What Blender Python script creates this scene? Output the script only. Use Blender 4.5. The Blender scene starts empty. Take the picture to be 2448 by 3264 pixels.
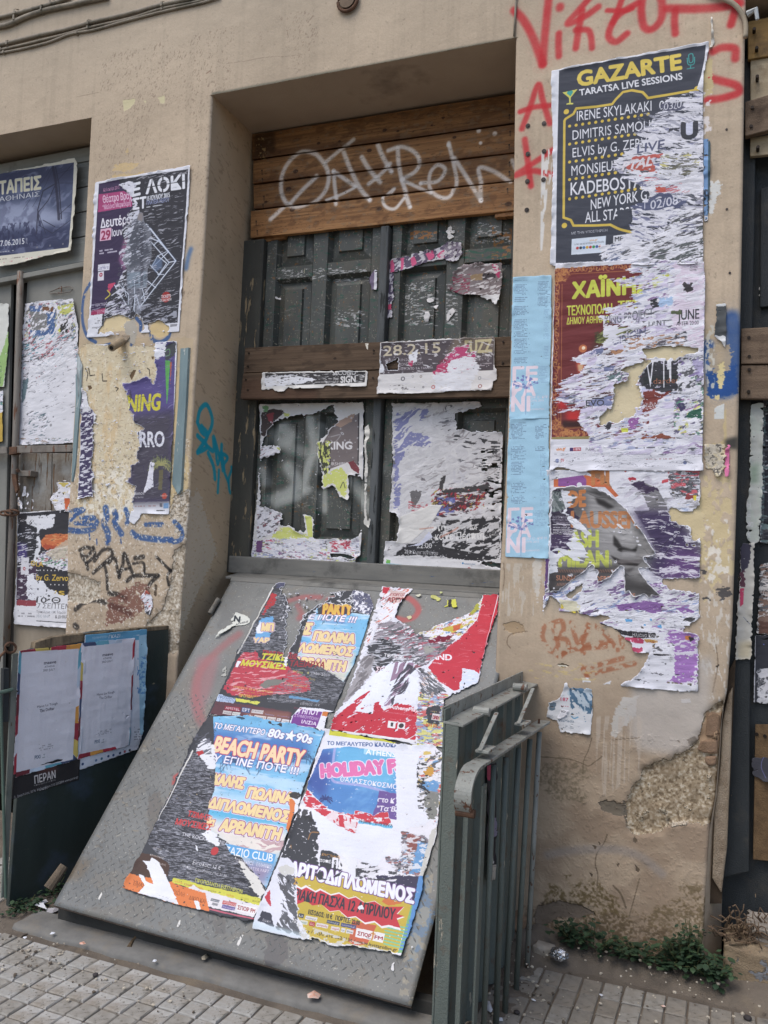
import bpy,math,random,time
import numpy as np
from mathutils import Vector,Matrix
T0=time.time()
sc=bpy.context.scene
COL=sc.collection
# ------------------------------------------------------------------ camera
FPX,YAW,PITCH,ROLL=2739.36,.38860,.04160,.04238
CAMP=np.array([0.,-3.0,1.33])
_fw=np.array([-math.sin(YAW)*math.cos(PITCH),math.cos(YAW)*math.cos(PITCH),math.sin(PITCH)])
_rt=np.array([math.cos(YAW),math.sin(YAW),0.]);_up=np.cross(_rt,_fw)
_r2=math.cos(ROLL)*_rt+math.sin(ROLL)*_up;_u2=-math.sin(ROLL)*_rt+math.cos(ROLL)*_up
CM=np.array([_r2,_u2,_fw])
cd=bpy.data.cameras.new('camera');cam=bpy.data.objects.new('camera',cd);COL.objects.link(cam)
cam.matrix_world=Matrix(((_r2[0],_u2[0],-_fw[0],CAMP[0]),(_r2[1],_u2[1],-_fw[1],CAMP[1]),(_r2[2],_u2[2],-_fw[2],CAMP[2]),(0,0,0,1)))
cd.sensor_fit='HORIZONTAL';cd.sensor_width=36;cd.lens=36*FPX/2448;cd.clip_start=.05;cd.clip_end=500
sc.camera=cam
# ------------------------------------------------------------------ light: open shade of a street
w=bpy.data.worlds.new("World");sc.world=w;w.use_nodes=True
SUN_EL,SUN_AZ=math.radians(58),math.radians(205)
nt=w.node_tree;bg=nt.nodes['Background']
sky=nt.nodes.new('ShaderNodeTexSky');sky.sky_type='NISHITA';sky.sun_disc=False
sky.sun_elevation=SUN_EL;sky.sun_rotation=SUN_AZ;sky.air_density=1.0;sky.dust_density=2.5;sky.ozone_density=1.0
nt.links.new(sky.outputs[0],bg.inputs[0]);bg.inputs[1].default_value=.135
sd=bpy.data.lights.new('sun','SUN');sd.energy=1.1;sd.angle=math.radians(38);sd.color=(1,.955,.90)
so=bpy.data.objects.new('sun',sd);COL.objects.link(so)
dv=Vector((math.sin(SUN_AZ)*math.cos(SUN_EL),math.cos(SUN_AZ)*math.cos(SUN_EL),math.sin(SUN_EL)))
so.rotation_euler=dv.to_track_quat('Z','Y').to_euler();so.location=(-3,-6,9)
sc.view_settings.view_transform='Standard';sc.view_settings.look='None';sc.view_settings.gamma=1
sc.view_settings.use_curve_mapping=False;sc.view_settings.exposure=0.50
# ------------------------------------------------------------------ helpers
rnd=random.Random(7)
def rays(P):
 P=np.atleast_2d(np.asarray(P,float))
 d=np.stack([(P[:,0]-1224)/FPX,-(P[:,1]-1632)/FPX,np.ones(len(P))],1)
 return d@CM
class Pl:
 """a real plane in the place: origin, right, up; its normal faces the street"""
 def __init__(s,o,u,v):
  s.o=np.array(o,float);s.u=np.array(u,float);s.u/=np.linalg.norm(s.u)
  v=np.array(v,float);v=v-s.u*(v@s.u);s.v=v/np.linalg.norm(v);s.n=np.cross(s.u,s.v)
 def hit(s,P):
  d=rays(P);t=((s.o-CAMP)@s.n)/(d@s.n)
  return CAMP+d*t[:,None]
 def loc(s,P):
  X=s.hit(P)-s.o
  return np.stack([X@s.u,X@s.v],1)
 def pt(s,a,b,c=0):
  return s.o+s.u*a+s.v*b+s.n*c
WALL=Pl((0,0,0),(1,0,0),(0,0,1))
def ypl(y):return Pl((0,y,0),(1,0,0),(0,0,1))
GND=Pl((0,0,0),(1,0,0),(0,1,0))
def hit(pl,*P):return[tuple(x)for x in pl.hit(P)]
def link(o,parent=None):
 COL.objects.link(o)
 if parent is not None:o.parent=parent
 return o
def tag(o,label=None,cat=None,group=None,kind=None):
 for k,v in(('label',label),('category',cat),('group',group),('kind',kind)):
  if v:o[k]=v
 return o
def empty(name,loc,label,cat,group=None):
 o=bpy.data.objects.new(name,None);o.empty_display_size=.1;link(o);o.location=loc
 return tag(o,label,cat,group)
class G:
 """collects faces for ONE mesh"""
 def __init__(s):s.v=[];s.f=[];s.uv=None
 def add(s,vs,fs):
  b=len(s.v);s.v+=[tuple(map(float,x))for x in vs];s.f+=[tuple(i+b for i in f)for f in fs];return s
 def box(s,a,b):
  x0,y0,z0=a;x1,y1,z1=b
  return s.add([(x0,y0,z0),(x1,y0,z0),(x1,y1,z0),(x0,y1,z0),(x0,y0,z1),(x1,y0,z1),(x1,y1,z1),(x0,y1,z1)],[(0,3,2,1),(4,5,6,7),(0,1,5,4),(1,2,6,5),(2,3,7,6),(3,0,4,7)])
 def slab(s,pts,vec):
  """closed outline pts (3D) pushed back along vec"""
  n=len(pts);P=[np.array(p,float)for p in pts];vec=np.array(vec,float)
  nn=sum(np.cross(P[i]-P[0],P[(i+1)%n]-P[0])for i in range(n))
  if nn@vec>0:P=P[::-1]
  return s.add(P+[p+vec for p in P],[tuple(range(n)),tuple(range(2*n-1,n-1,-1))]+[(i,i+n,(i+1)%n+n,(i+1)%n)for i in range(n)])
 def tube(s,pts,r,k=8,r1=None,cap=True):
  P=[np.array(p,float)for p in pts];n=len(P);vs=[];fs=[]
  up=np.array([0,0,1.])
  for i,p in enumerate(P):
   t=P[min(i+1,n-1)]-P[max(i-1,0)];t/=(np.linalg.norm(t)+1e-9)
   a=np.cross(t,up)
   if np.linalg.norm(a)<.1:a=np.cross(t,np.array([1.,0,0]))
   a/=np.linalg.norm(a);b=np.cross(t,a);rr=r if r1 is None else r+(r1-r)*i/(n-1)
   vs+=[p+rr*(a*math.cos(2*math.pi*j/k)+b*math.sin(2*math.pi*j/k))for j in range(k)]
  for i in range(n-1):
   fs+=[(i*k+j,i*k+(j+1)%k,(i+1)*k+(j+1)%k,(i+1)*k+j)for j in range(k)]
  if cap:fs+=[tuple(range(k))[::-1],tuple(range((n-1)*k,n*k))]
  return s.add(vs,fs)
 def bar(s,p,q,wv,hv):
  """rectangular bar p->q, wv and hv are full width vectors"""
  p,q,wv,hv=[np.array(x,float)for x in(p,q,wv,hv)]
  c=[(-.5,-.5),(.5,-.5),(.5,.5),(-.5,.5)]
  return s.add([p+wv*a+hv*b for a,b in c]+[q+wv*a+hv*b for a,b in c],[(0,3,2,1),(4,5,6,7),(0,1,5,4),(1,2,6,5),(2,3,7,6),(3,0,4,7)])
 def blob(s,c,r,seed=0,sub=2,rough=.25,sq=(1,1,1)):
  import bmesh
  bm=bmesh.new();bmesh.ops.create_icosphere(bm,subdivisions=sub,radius=1);R=random.Random(seed)
  vs=[np.array(c)+np.array(v.co)*r*np.array(sq)*(1+R.uniform(-rough,rough))for v in bm.verts]
  fs=[tuple(v.index for v in f.verts)for f in bm.faces];bm.free();return s.add(vs,fs)
 def obj(s,name,mat,parent=None,bev=0,smooth=False,kind=None,label=None):
  me=bpy.data.meshes.new(name);me.from_pydata(s.v,[],s.f);me.materials.append(mat)
  if s.uv is not None:
   l=me.uv_layers.new(name='uv');idx=np.empty(len(me.loops),np.int32);me.loops.foreach_get('vertex_index',idx)
   l.data.foreach_set('uv',np.asarray(s.uv,np.float32)[idx].ravel())
  if smooth:me.polygons.foreach_set('use_smooth',[True]*len(me.polygons))
  o=bpy.data.objects.new(name,me);link(o)
  if parent is not None:
   o.parent=parent;p=parent;off=Vector((0,0,0))
   while p is not None:off+=p.location;p=p.parent
   o.location=-off
  if bev:
   b=o.modifiers.new('bevel','BEVEL');b.width=bev;b.segments=2;b.limit_method='ANGLE';b.angle_limit=.6
  if kind:o['kind']=kind
  if label:o['label']=label
  return o
# ------------------------------------------------------------------ colour + procedural materials
def lin(c):
 return tuple(((x/255)/12.92 if x/255<=.04045 else((x/255+.055)/1.055)**2.4)for x in c)
_mats={}
def M(name,a,b=None,sc_=(12,12,12),rough=.8,bump=.3,bd=.002,metal=0.,chip=None,chip_t=.62,chip_s=(30,30,30),fine=220.,det=8.,dirt=None,dirt_t=.55,dirt_s=4.,spec=.3):
 """two-tone noise, optional flaked paint (chip) and stain (dirt), fine bump"""
 if name in _mats:return _mats[name]
 m=bpy.data.materials.new(name);m.use_nodes=True;n=m.node_tree.nodes;L=m.node_tree.links
 B=n['Principled BSDF'];B.inputs['Metallic'].default_value=metal;B.inputs['Roughness'].default_value=rough
 B.inputs['Specular IOR Level'].default_value=spec
 tc=n.new('ShaderNodeTexCoord')
 def noise(sv,d=det,r=.6,dist=0):
  mp=n.new('ShaderNodeMapping');mp.inputs['Scale'].default_value=sv if isinstance(sv,tuple)else(sv,)*3
  mp.inputs['Location'].default_value=(hash_f(name),hash_f(name+'y'),3.1)
  L.new(tc.outputs['Object'],mp.inputs[0]);t=n.new('ShaderNodeTexNoise');t.inputs['Scale'].default_value=1
  t.inputs['Detail'].default_value=d;t.inputs['Roughness'].default_value=r;t.inputs['Distortion'].default_value=dist
  L.new(mp.outputs[0],t.inputs['Vector']);return t.outputs['Fac']
 def ramp(fac,p0,p1):
  r=n.new('ShaderNodeMapRange');r.inputs['From Min'].default_value=p0;r.inputs['From Max'].default_value=p1
  L.new(fac,r.inputs['Value']);return r.outputs[0]
 def mix(fac,ca,cb):
  x=n.new('ShaderNodeMix');x.data_type='RGBA';L.new(fac,x.inputs[0])
  for i,c in((6,ca),(7,cb)):
   if isinstance(c,tuple):x.inputs[i].default_value=(*lin(c),1)
   else:L.new(c,x.inputs[i])
  return x.outputs[2]
 n1=noise(sc_);col=mix(ramp(n1,.32,.68),a,b or tuple(x*.8 for x in a))
 hsum=noise(fine,4)
 if dirt:col=mix(ramp(noise(dirt_s,6,.65),dirt_t,dirt_t+.18),col,dirt)
 if chip:
  c=ramp(noise(chip_s,6,.62),chip_t,chip_t+.02);col=mix(c,col,chip)
  ad=n.new('ShaderNodeMath');ad.operation='MULTIPLY_ADD';L.new(c,ad.inputs[0]);ad.inputs[1].default_value=-1.2;L.new(hsum,ad.inputs[2]);hsum=ad.outputs[0]
 a2=n.new('ShaderNodeMath');a2.operation='ADD';L.new(hsum,a2.inputs[0]);L.new(n1,a2.inputs[1])
 bp=n.new('ShaderNodeBump');bp.inputs['Strength'].default_value=bump;bp.inputs['Distance'].default_value=bd
 L.new(a2.outputs[0],bp.inputs['Height']);L.new(bp.outputs[0],B.inputs['Normal']);L.new(col,B.inputs['Base Color'])
 _mats[name]=m;return m
def hash_f(s):
 return(sum(ord(c)*(i+7)for i,c in enumerate(s))%997)/31.
# ------------------------------------------------------------------ painter of printed paper and plaster
_rg=np.random.default_rng(3)
TAB=_rg.random((256,256),dtype=np.float32)
def vn(x,y):
 ix=np.floor(x).astype(np.int32);iy=np.floor(y).astype(np.int32)
 fx=(x-ix).astype(np.float32);fy=(y-iy).astype(np.float32);fx=fx*fx*(3-2*fx);fy=fy*fy*(3-2*fy)
 ix&=255;iy&=255;jx=(ix+1)&255;jy=(iy+1)&255
 a=TAB[iy,ix];b=TAB[iy,jx];c=TAB[jy,ix];d=TAB[jy,jx]
 a=a+(b-a)*fx;c=c+(d-c)*fx
 return a+(c-a)*fy
def fbm(x,y,o=3):
 s=0;a=1.;t=0
 for i in range(o):
  s=s+a*vn(x+17.3*i,y+9.1*i);t+=a;a*=.55;x=x*2.03;y=y*2.03
 return s/t
def box1(m,r,ax):
 if r<1:return m
 r=int(r);p=[(0,0),(0,0)];p[ax]=(r+1,r)
 c=np.cumsum(np.pad(m,p,mode='edge'),axis=ax)
 k=2*r+1
 return((c[k:]-c[:-k])if ax==0 else(c[:,k:]-c[:,:-k]))/k
def blur(m,r):
 for i in range(2):
  m=box1(box1(m,r,0),r,1)
 return m
def sst(x,a,b):
 t=np.clip((x-a)/(b-a),0,1);return t*t*(3-2*t)
def catmull(P,k=6):
 P=[np.array(p,float)for p in P]
 if len(P)<3:return P
 Q=[2*P[0]-P[1]]+P+[2*P[-1]-P[-2]];out=[]
 for i in range(1,len(Q)-2):
  a,b,c,d=Q[i-1:i+3]
  for j in range(k):
   t=j/k;out.append(.5*((2*b)+(-a+c)*t+(2*a-5*b+4*c-d)*t*t+(-a+3*b-3*c+d)*t**3))
 out.append(P[-1]);return out
_tc={}
def glyphs(s,bold,shear=0.):
 k=(s,bold,shear)
 if k not in _tc:
  c=bpy.data.curves.new('t','FONT');c.body=s;c.offset=bold;c.shear=shear;c.resolution_u=3
  o=bpy.data.objects.new('t',c);COL.objects.link(o)
  dg=bpy.context.evaluated_depsgraph_get();ev=o.evaluated_get(dg);m=ev.to_mesh()
  V=np.empty(len(m.vertices)*3,np.float32);m.vertices.foreach_get('co',V);V=V.reshape(-1,3)[:,:2]
  m.calc_loop_triangles();Tr=np.empty(len(m.loop_triangles)*3,np.int32);m.loop_triangles.foreach_get('vertices',Tr);Tr=Tr.reshape(-1,3)
  ev.to_mesh_clear();bpy.data.objects.remove(o);bpy.data.curves.remove(c)
  if len(V)==0:V=np.zeros((3,2),np.float32);Tr=np.array([[0,1,2]])
  T=V[Tr].astype(float);x0=V[:,0].min();x1=V[:,0].max()
  T[...,0]=(T[...,0]-x0)/max(x1-x0,1e-6);T[...,1]/=.72
  ar=(T[:,1,0]-T[:,0,0])*(T[:,2,1]-T[:,0,1])-(T[:,2,0]-T[:,0,0])*(T[:,1,1]-T[:,0,1])
  T[ar<0]=T[ar<0][:,::-1];_tc[k]=T
 return _tc[k]
WHT=(222,224,232)
class Cv:
 def __init__(s,pl,pts,ppm=900,base=WHT,pad=0.,seed=1):
  s.pl=pl;s.v=(0,0,1.);q=pl.loc(pts);s.ppm=ppm;s.seed=seed
  s.x0,s.y0=q.min(0)-pad;x1,y1=q.max(0)+pad
  s.W=int((x1-s.x0)*ppm)+2;s.H=int((y1-s.y0)*ppm)+2
  s.im=np.empty((s.H,s.W,3),np.float32);s.im[:]=np.array(base)/255.
  s.h=np.zeros((s.H,s.W),np.float32);s.m=np.ones((s.H,s.W),np.float32);s.clip=None
 def c(s,P):
  P=np.atleast_2d(np.asarray(P,float));P=P/s.v[2]+np.array(s.v[:2])
  q=s.pl.loc(P);return np.stack([(q[:,0]-s.x0)*s.ppm,(q[:,1]-s.y0)*s.ppm],1)
 def win(s,q,pad):
  x0=max(int(q[:,0].min()-pad),0);x1=min(int(q[:,0].max()+pad)+2,s.W)
  y0=max(int(q[:,1].min()-pad),0);y1=min(int(q[:,1].max()+pad)+2,s.H)
  return x0,max(x1,x0+1),y0,max(y1,y0+1)
 def ras(s,A,B,wn):
  x0,x1,y0,y1=wn;Wd=x1-x0;Hd=y1-y0
  A=A-np.array([x0,y0]);B=B-np.array([x0,y0]);sg=np.where(B[:,1]>A[:,1],1.,-1.)
  lo=np.where((sg>0)[:,None],A,B);hi=np.where((sg>0)[:,None],B,A)
  r0=np.clip(np.ceil(lo[:,1]-.5),0,Hd).astype(int);r1=np.clip(np.ceil(hi[:,1]-.5),0,Hd).astype(int);n=r1-r0
  k=n>0;lo,hi,sg,r0,n=lo[k],hi[k],sg[k],r0[k],n[k]
  if len(n)==0:return np.zeros((Hd,Wd),np.float32)
  e=np.repeat(np.arange(len(n)),n);row=r0[e]+(np.arange(n.sum())-np.repeat(np.cumsum(n)-n,n))
  x=lo[e,0]+(row+.5-lo[e,1])*(hi[e,0]-lo[e,0])/(hi[e,1]-lo[e,1]);x=np.clip(x,0,Wd-.001)
  ix=x.astype(int);fr=x-ix;W2=Wd+1
  acc=np.bincount(row*W2+ix,-sg[e]*(1-fr),Hd*W2)+np.bincount(row*W2+ix+1,-sg[e]*fr,Hd*W2)
  return np.clip(np.abs(np.cumsum(acc.reshape(Hd,W2),1)[:,:Wd]),0,1).astype(np.float32)
 def poly(s,pts,pad=0):
  q=s.c(pts);wn=s.win(q,pad+2);return wn,s.ras(q,np.roll(q,-1,0),wn)
 def nz(s,wn,sx,sy,ang=0.,o=3,seed=0):
  """fbm noise, feature size sx by sy millimetres, long axis turned by ang degrees"""
  x0,x1,y0,y1=wn;X,Y=np.meshgrid(np.arange(x0,x1,dtype=np.float32),np.arange(y0,y1,dtype=np.float32))
  k=1000./s.ppm;a=math.radians(ang);c,d=math.cos(a),math.sin(a);sd_=(seed+s.seed)*13.7
  U_,V_=(X*c+Y*d)*k,(-X*d+Y*c)*k
  if sx>=2.6*sy and sx<100 and o>2:V_=V_+(vn(X*k/70+sd_,Y*k/45)-.5)*sx*.5+(vn(X*k/22,Y*k/18+sd_)-.5)*sx*.16
  return fbm(U_/sx+sd_,V_/sy+sd_*.7,o)
 def put(s,wn,m,col,h=0.,sh=None):
  x0,x1,y0,y1=wn
  if s.clip is not None:m=m*s.clip[y0:y1,x0:x1]
  c=np.array(col,np.float32)/255. if isinstance(col,(tuple,list))else col
  I=s.im[y0:y1,x0:x1];I+=(c-I)*m[...,None]
  if h:s.h[y0:y1,x0:x1]+=h*m
 def setclip(s,pts=None,rough=0,**k):
  if pts is None:s.clip=None;return
  s.clip=None;wn,m=s.edge(pts,rough,**k);s.clip=np.zeros((s.H,s.W),np.float32);s.clip[wn[2]:wn[3],wn[0]:wn[1]]=m
 def F(s,pts,r=4.,amp=0.,sx=20.,sy=5.,ang=0.,seed=0,o=4):
  rp=max(1,r*s.ppm/1000.);wn,m=s.poly(pts,rp*3)
  f=blur(m,rp*.6)
  if amp:f=f+amp*(s.nz(wn,sx,sy,ang,o,seed)-.5)*2*(f>.002)
  return wn,f
 def edge(s,pts,rough=0,sx=12,sy=6,ang=0,seed=0,amp=.9):
  if not rough:return s.poly(pts)
  wn,f=s.F(pts,rough,amp,sx,sy,ang,seed);return wn,sst(f,.47,.53)
 def fill(s,pts,col,rough=0,h=0.,a=1.,**k):
  wn,m=s.edge(pts,rough,**k);s.put(wn,m*a,col,h);return wn,m
 def soft(s,pts,col,r,a=1.):
  wn,f=s.F(pts,r);s.put(wn,f*a,col)
 def tear(s,pts,col=None,rim=3.,rough=6.,sx=18,sy=5,ang=0.,amp=.9,white=WHT,h=0.,seed=0):
  """torn patch: white fibrous rim, inside colour col"""
  wn,f=s.F(pts,rough,amp,sx,sy,ang,seed);s.put(wn,sst(f,.44,.5),white,h)
  if col is not None:
   t=.5+.12*rim*s.nz(wn,9,5,ang,2,seed+5)/3*2;s.put(wn,sst(f-t,0,.05),col,0)
  return wn,f
 def streak(s,pts,col,thr=.6,sx=30,sy=3,ang=0.,a=1.,h=0.,seed=0,o=3,rough=5):
  thr+=.03*(sx>=18 and sy<=6);wn,f=s.F(pts,rough);m=sst(s.nz(wn,sx,sy,ang,o,seed),thr,thr+.03)*sst(f,.3,.7);s.put(wn,m*a,col,h)
 def ridge(s,pts,col,wd=.012,sx=30,sy=5,ang=0.,a=1.,h=0.,seed=0,o=3):
  wn,f=s.F(pts,4);m=(1-sst(np.abs(s.nz(wn,sx,sy,ang,o,seed)-.5),wd,wd*1.6))*sst(f,.4,.6);s.put(wn,m*a,col,h)
 def shred(s,pts,pal,amount=.3,sx=45,sy=9,ang=0.,base=(222,222,231),rough=7,seed=0,h=.5,edge_amp=1.):
  """layers of half-scraped posters: white fibre with slivers of old prints showing"""
  amount*=.5 if amount<1.25 else.8
  wn,f=s.F(pts,rough,edge_amp,sx*.7,sy*.7,ang,seed);M0=sst(f,.46,.52);s.put(wn,M0,base,h)
  t=s.nz(wn,sx*1.6,sy*1.8,ang,4,seed+1);q=np.floor(t*14)/14.
  hh=(q-.5)*2.6*M0;x0,x1,y0,y1=wn;s.h[y0:y1,x0:x1]+=hh
  tone=((q*37.7)%1-.5)[...,None]*np.array([.06,.06,.045],np.float32)
  s.im[y0:y1,x0:x1]+=tone*M0[...,None]
  for i,c in enumerate(pal):
   c=tuple(.80*x+.20*y for x,y in zip(c,base))
   n1=s.nz(wn,sx,sy*.8,ang,4,seed+11+i*3);n2=s.nz(wn,sx*2.2,sx*1.4,ang,2,seed+40+i*5)
   m=sst(n1,.66-.13*amount,.675-.13*amount)*sst(n2,.60-.25*amount,.66-.25*amount)*sst(f,.55,.62)
   s.put(wn,m,c,-.4)
  rg=(1-sst(np.abs(s.nz(wn,sx*1.2,sy,ang,4,seed+3)-.5),.004,.009))*M0*sst(s.nz(wn,60,40,0,2,seed+8),.5,.6)
  s.put(wn,rg*.45,(120,118,130),.3)  # thin shadow lines between the paper layers, put into the colour
  return wn,M0
 def spray(s,pts,wmm,col,a=.95,soft=.5,smooth=True,grain=.1,drip=0,worn=0.):
  P=catmull(pts)if smooth else pts
  q=s.c(P);r=wmm*s.ppm/1000.;wn=s.win(q,r*2);x0,x1,y0,y1=wn
  X,Y=np.meshgrid(np.arange(x0,x1,dtype=np.float32),np.arange(y0,y1,dtype=np.float32));D=np.full(X.shape,1e9,np.float32)
  for i in range(len(q)-1):
   ax,ay=q[i];bx,by=q[i+1];ux,uy=bx-ax,by-ay;L2=ux*ux+uy*uy+1e-6
   lx0=int(max(min(ax,bx)-2*r-x0,0));lx1=int(max(ax,bx)+2*r-x0)+1;ly0=int(max(min(ay,by)-2*r-y0,0));ly1=int(max(ay,by)+2*r-y0)+1
   if lx1<=0 or ly1<=0:continue
   xx=X[ly0:ly1,lx0:lx1];yy=Y[ly0:ly1,lx0:lx1]
   t=np.clip(((xx-ax)*ux+(yy-ay)*uy)/L2,0,1);d=np.hypot(xx-ax-t*ux,yy-ay-t*uy)
   np.minimum(D[ly0:ly1,lx0:lx1],d,out=D[ly0:ly1,lx0:lx1])
  m=1-sst(D/r,.5-.45*soft,.5+.55*soft);m=m*(1-grain*vn(X*.9,Y*.9))*a
  if wmm>=12:
   m=m*(.80+.25*fbm(X*.035*1000/s.ppm/2,Y*.035*1000/s.ppm/2,3)).clip(0,1)
   s.put(wn,(1-sst(D/r,.6,1.9))*.10*a*soft*(vn(X*1.1,Y*1.1)>.45),col)
  if worn:m=m*sst(s.nz(wn,14,14,0,5,77),worn-.06,worn+.03)
  s.put(wn,m,col)
 def text(s,t,p0,p1,p2,col,bold=.0,ol=None,olw=.04,shear=0.,a=1.,h=0.):
  """t from baseline p0 to p1, p2 = cap top above p0"""
  q=s.c([p0,p1,p2]);e1=q[1]-q[0];e2=q[2]-q[0]
  T=glyphs(t,0.,shear);X=q[0]+T[...,:1]*e1+T[...,1:]*e2
  if e1[0]*e2[1]-e1[1]*e2[0]<0:X=X[:,::-1]
  A=X.reshape(-1,2);Bq=np.roll(X,-1,1).reshape(-1,2);hh=float(np.linalg.norm(e2))
  def one(b,cc):
   r=max(b,0)*hh*1.15;wn=s.win(A,3+r)
   if wn[1]<=wn[0]+1 or wn[3]<=wn[2]+1:return
   m=s.ras(A,Bq,wn)
   if r>.25:
    for k in range(8 if r<4 else 14):
     o=r*np.array([math.cos(k*2*math.pi/(8 if r<4 else 14)),math.sin(k*2*math.pi/(8 if r<4 else 14))]);m=np.maximum(m,s.ras(A+o,Bq+o,wn))
   s.put(wn,m*a,cc,h)
  if col==(232,206,146):one(bold+olw+.075,(226,222,236));bold+=.03
  if ol is not None:one(bold+olw,ol)
  one(bold,col)
 def small(s,p0,p1,p2,rows,col,seed=0,dens=.42,a=.8,rag=0.):
  """rows of print too small to read: p0 top-left, p1 top-right, p2 bottom-left"""
  q=s.c([p0,p1,p2]);e1=q[1]-q[0];e2=q[2]-q[0];Q=np.array([q[0],q[1],q[2],q[1]+e2]);wn=s.win(Q,1)
  x0,x1,y0,y1=wn;X,Y=np.meshgrid(np.arange(x0,x1)+.5-q[0][0],np.arange(y0,y1)+.5-q[0][1])
  dt=e1[0]*e2[1]-e1[1]*e2[0];A=(X*e2[1]-Y*e2[0])/dt;Bv=(-X*e1[1]+Y*e1[0])/dt
  r=np.floor(Bv*rows);fr=Bv*rows-r;L=np.linalg.norm(e1)
  hpx=np.linalg.norm(e2)/rows;ln=.55+.45*vn(r*3.7+seed,r*0+seed)if rag else 1
  m=(fr>.25)&(fr<.8)&(A>0)&(A<ln)&(Bv>0)&(Bv<1)&(vn(A*L/hpx*1.8+r*31.7,r*7.3+seed)>dens)&(vn(A*L/hpx*.45+r*11.7,r*3.3+seed)>.25)
  s.put(wn,m.astype(np.float32)*a,col)
 def dots(s,p0,p1,n,rmm,col):
  for i in range(n):
   t=i/max(n-1,1);q=s.c([(p0[0]+(p1[0]-p0[0])*t,p0[1]+(p1[1]-p0[1])*t)])[0];s.disc(q,rmm,col)
 def disc(s,q,rmm,col,a=1.):
  r=rmm*s.ppm/1000.;wn=s.win(np.array([q]),r+2);X,Y=np.meshgrid(np.arange(wn[0],wn[1]),np.arange(wn[2],wn[3]))
  s.put(wn,np.clip(r+.5-np.hypot(X-q[0],Y-q[1]),0,1).astype(np.float32)*a,col)
 def outline(s,pts,rough=0,**k):
  wn,m=s.edge(pts,rough,**k);s.m[:]=0;s.m[wn[2]:wn[3],wn[0]:wn[1]]=m
 def hole(s,pts,rough=4,**k):
  wn,m=s.edge(pts,rough,**k);s.m[wn[2]:wn[3],wn[0]:wn[1]]*=1-m
        # the fibre shows white where the sheet broke off
  f=blur(s.m,2.5*s.ppm/1000);rim=sst(f,.95,.75)*(s.m>.02);x0,x1,y0,y1=wn
  x0=max(x0-8,0);y0=max(y0-8,0);x1+=8;y1+=8
  s.im[y0:y1,x0:x1]+=(np.array(WHT,np.float32)/255-s.im[y0:y1,x0:x1])*(rim[y0:y1,x0:x1,None]*.9)
 def addhole_streak(s,pts,thr=.6,sx=30,sy=4,ang=0,seed=0):
  wn,f=s.F(pts,5);m=sst(s.nz(wn,sx,sy,ang,3,seed),thr,thr+.03)*sst(f,.3,.7);s.m[wn[2]:wn[3],wn[0]:wn[1]]*=1-m
 def wrinkle(s,amt=.3,sx=120,sy=10,ang=0,seed=0):
  wn=(0,s.W,0,s.H);s.h+=(s.nz(wn,sx,sy,ang,3,seed+60)-.5)*amt*2
  q=s.nz(wn,70,70,0,3,seed+71);s.im*=(1+(q-.5)*.07)[...,None]
  q=s.nz(wn,2.2,2.2,0,2,seed+72);s.im*=(1+(q-.5)*.05)[...,None]
 def image(s,name,hs=3.):
  A=np.empty((s.H,s.W,4),np.float32);A[...,:3]=np.clip(s.im,0,1);A[...,3]=np.clip(s.h/(2*hs)+.5,0,1)
  im=bpy.data.images.new(name,s.W,s.H,alpha=True);im.alpha_mode='CHANNEL_PACKED'
  im.pixels.foreach_set(A.ravel());im.update();im.pack();return im
 def mat(s,name,rough=.75,hs=3.,bump=.7,fine=0.,fine_s=400.,spec=.2,coat=0.):
  m=bpy.data.materials.new(name);m.use_nodes=True;n=m.node_tree.nodes;L=m.node_tree.links;B=n['Principled BSDF']
  t=n.new('ShaderNodeTexImage');t.image=s.image(name,hs);t.interpolation='Linear';t.extension='EXTEND'
  L.new(t.outputs['Color'],B.inputs['Base Color']);B.inputs['Roughness'].default_value=rough;B.inputs['Specular IOR Level'].default_value=spec
  b=n.new('ShaderNodeBump');b.inputs['Strength'].default_value=bump;b.inputs['Distance'].default_value=hs*.002
  L.new(t.outputs['Alpha'],b.inputs['Height'])
  if fine:
   tc=n.new('ShaderNodeTexCoord');q=n.new('ShaderNodeTexNoise');q.inputs['Scale'].default_value=fine_s;q.inputs['Detail'].default_value=4
   L.new(tc.outputs['Object'],q.inputs['Vector']);b2=n.new('ShaderNodeBump');b2.inputs['Strength'].default_value=fine;b2.inputs['Distance'].default_value=.003
   L.new(q.outputs['Fac'],b2.inputs['Height']);L.new(b.outputs[0],b2.inputs['Normal']);L.new(b2.outputs[0],B.inputs['Normal'])
  else:L.new(b.outputs[0],B.inputs['Normal'])
  return m
 def samp(s,A,x,y):
  xi=np.clip(x.astype(int),0,s.W-1);yi=np.clip(y.astype(int),0,s.H-1);return A[yi,xi]
 def sheet(s,name,label=None,cat=None,off=.002,cell=5.,wave=.6,curl=3.,parent=None,group=None,hs=3.,rough=.7,spec=.2,kind=None,hfac=1.,thick=.0011):
  """the paper itself: a mesh cut along the torn outline, lifted off the wall"""
  lum=s.im.mean(2,keepdims=True);s.im=(s.im+(lum-s.im)*.12)*.915+.056
  g=cell*s.ppm/1000.;nx=int(s.W/g)+2;ny=int(s.H/g)+2
  X,Y=np.meshgrid(np.arange(nx)*g,np.arange(ny)*g);inb=(X<s.W-1)&(Y<s.H-1)
  mm=blur(s.m,max(1,g*.3));V=s.samp(mm,X,Y)*1.;V[~inb]=0
  far=blur(s.m,14*s.ppm/1000.);ed=s.samp(far,X,Y);k=1000./s.ppm
  V0=V>.5;vid={};pts=[];faces=[]
  def vert(x,y):
   key=(round(x*8),round(y*8))
   if key not in vid:vid[key]=len(pts);pts.append((x,y))
   return vid[key]
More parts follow.
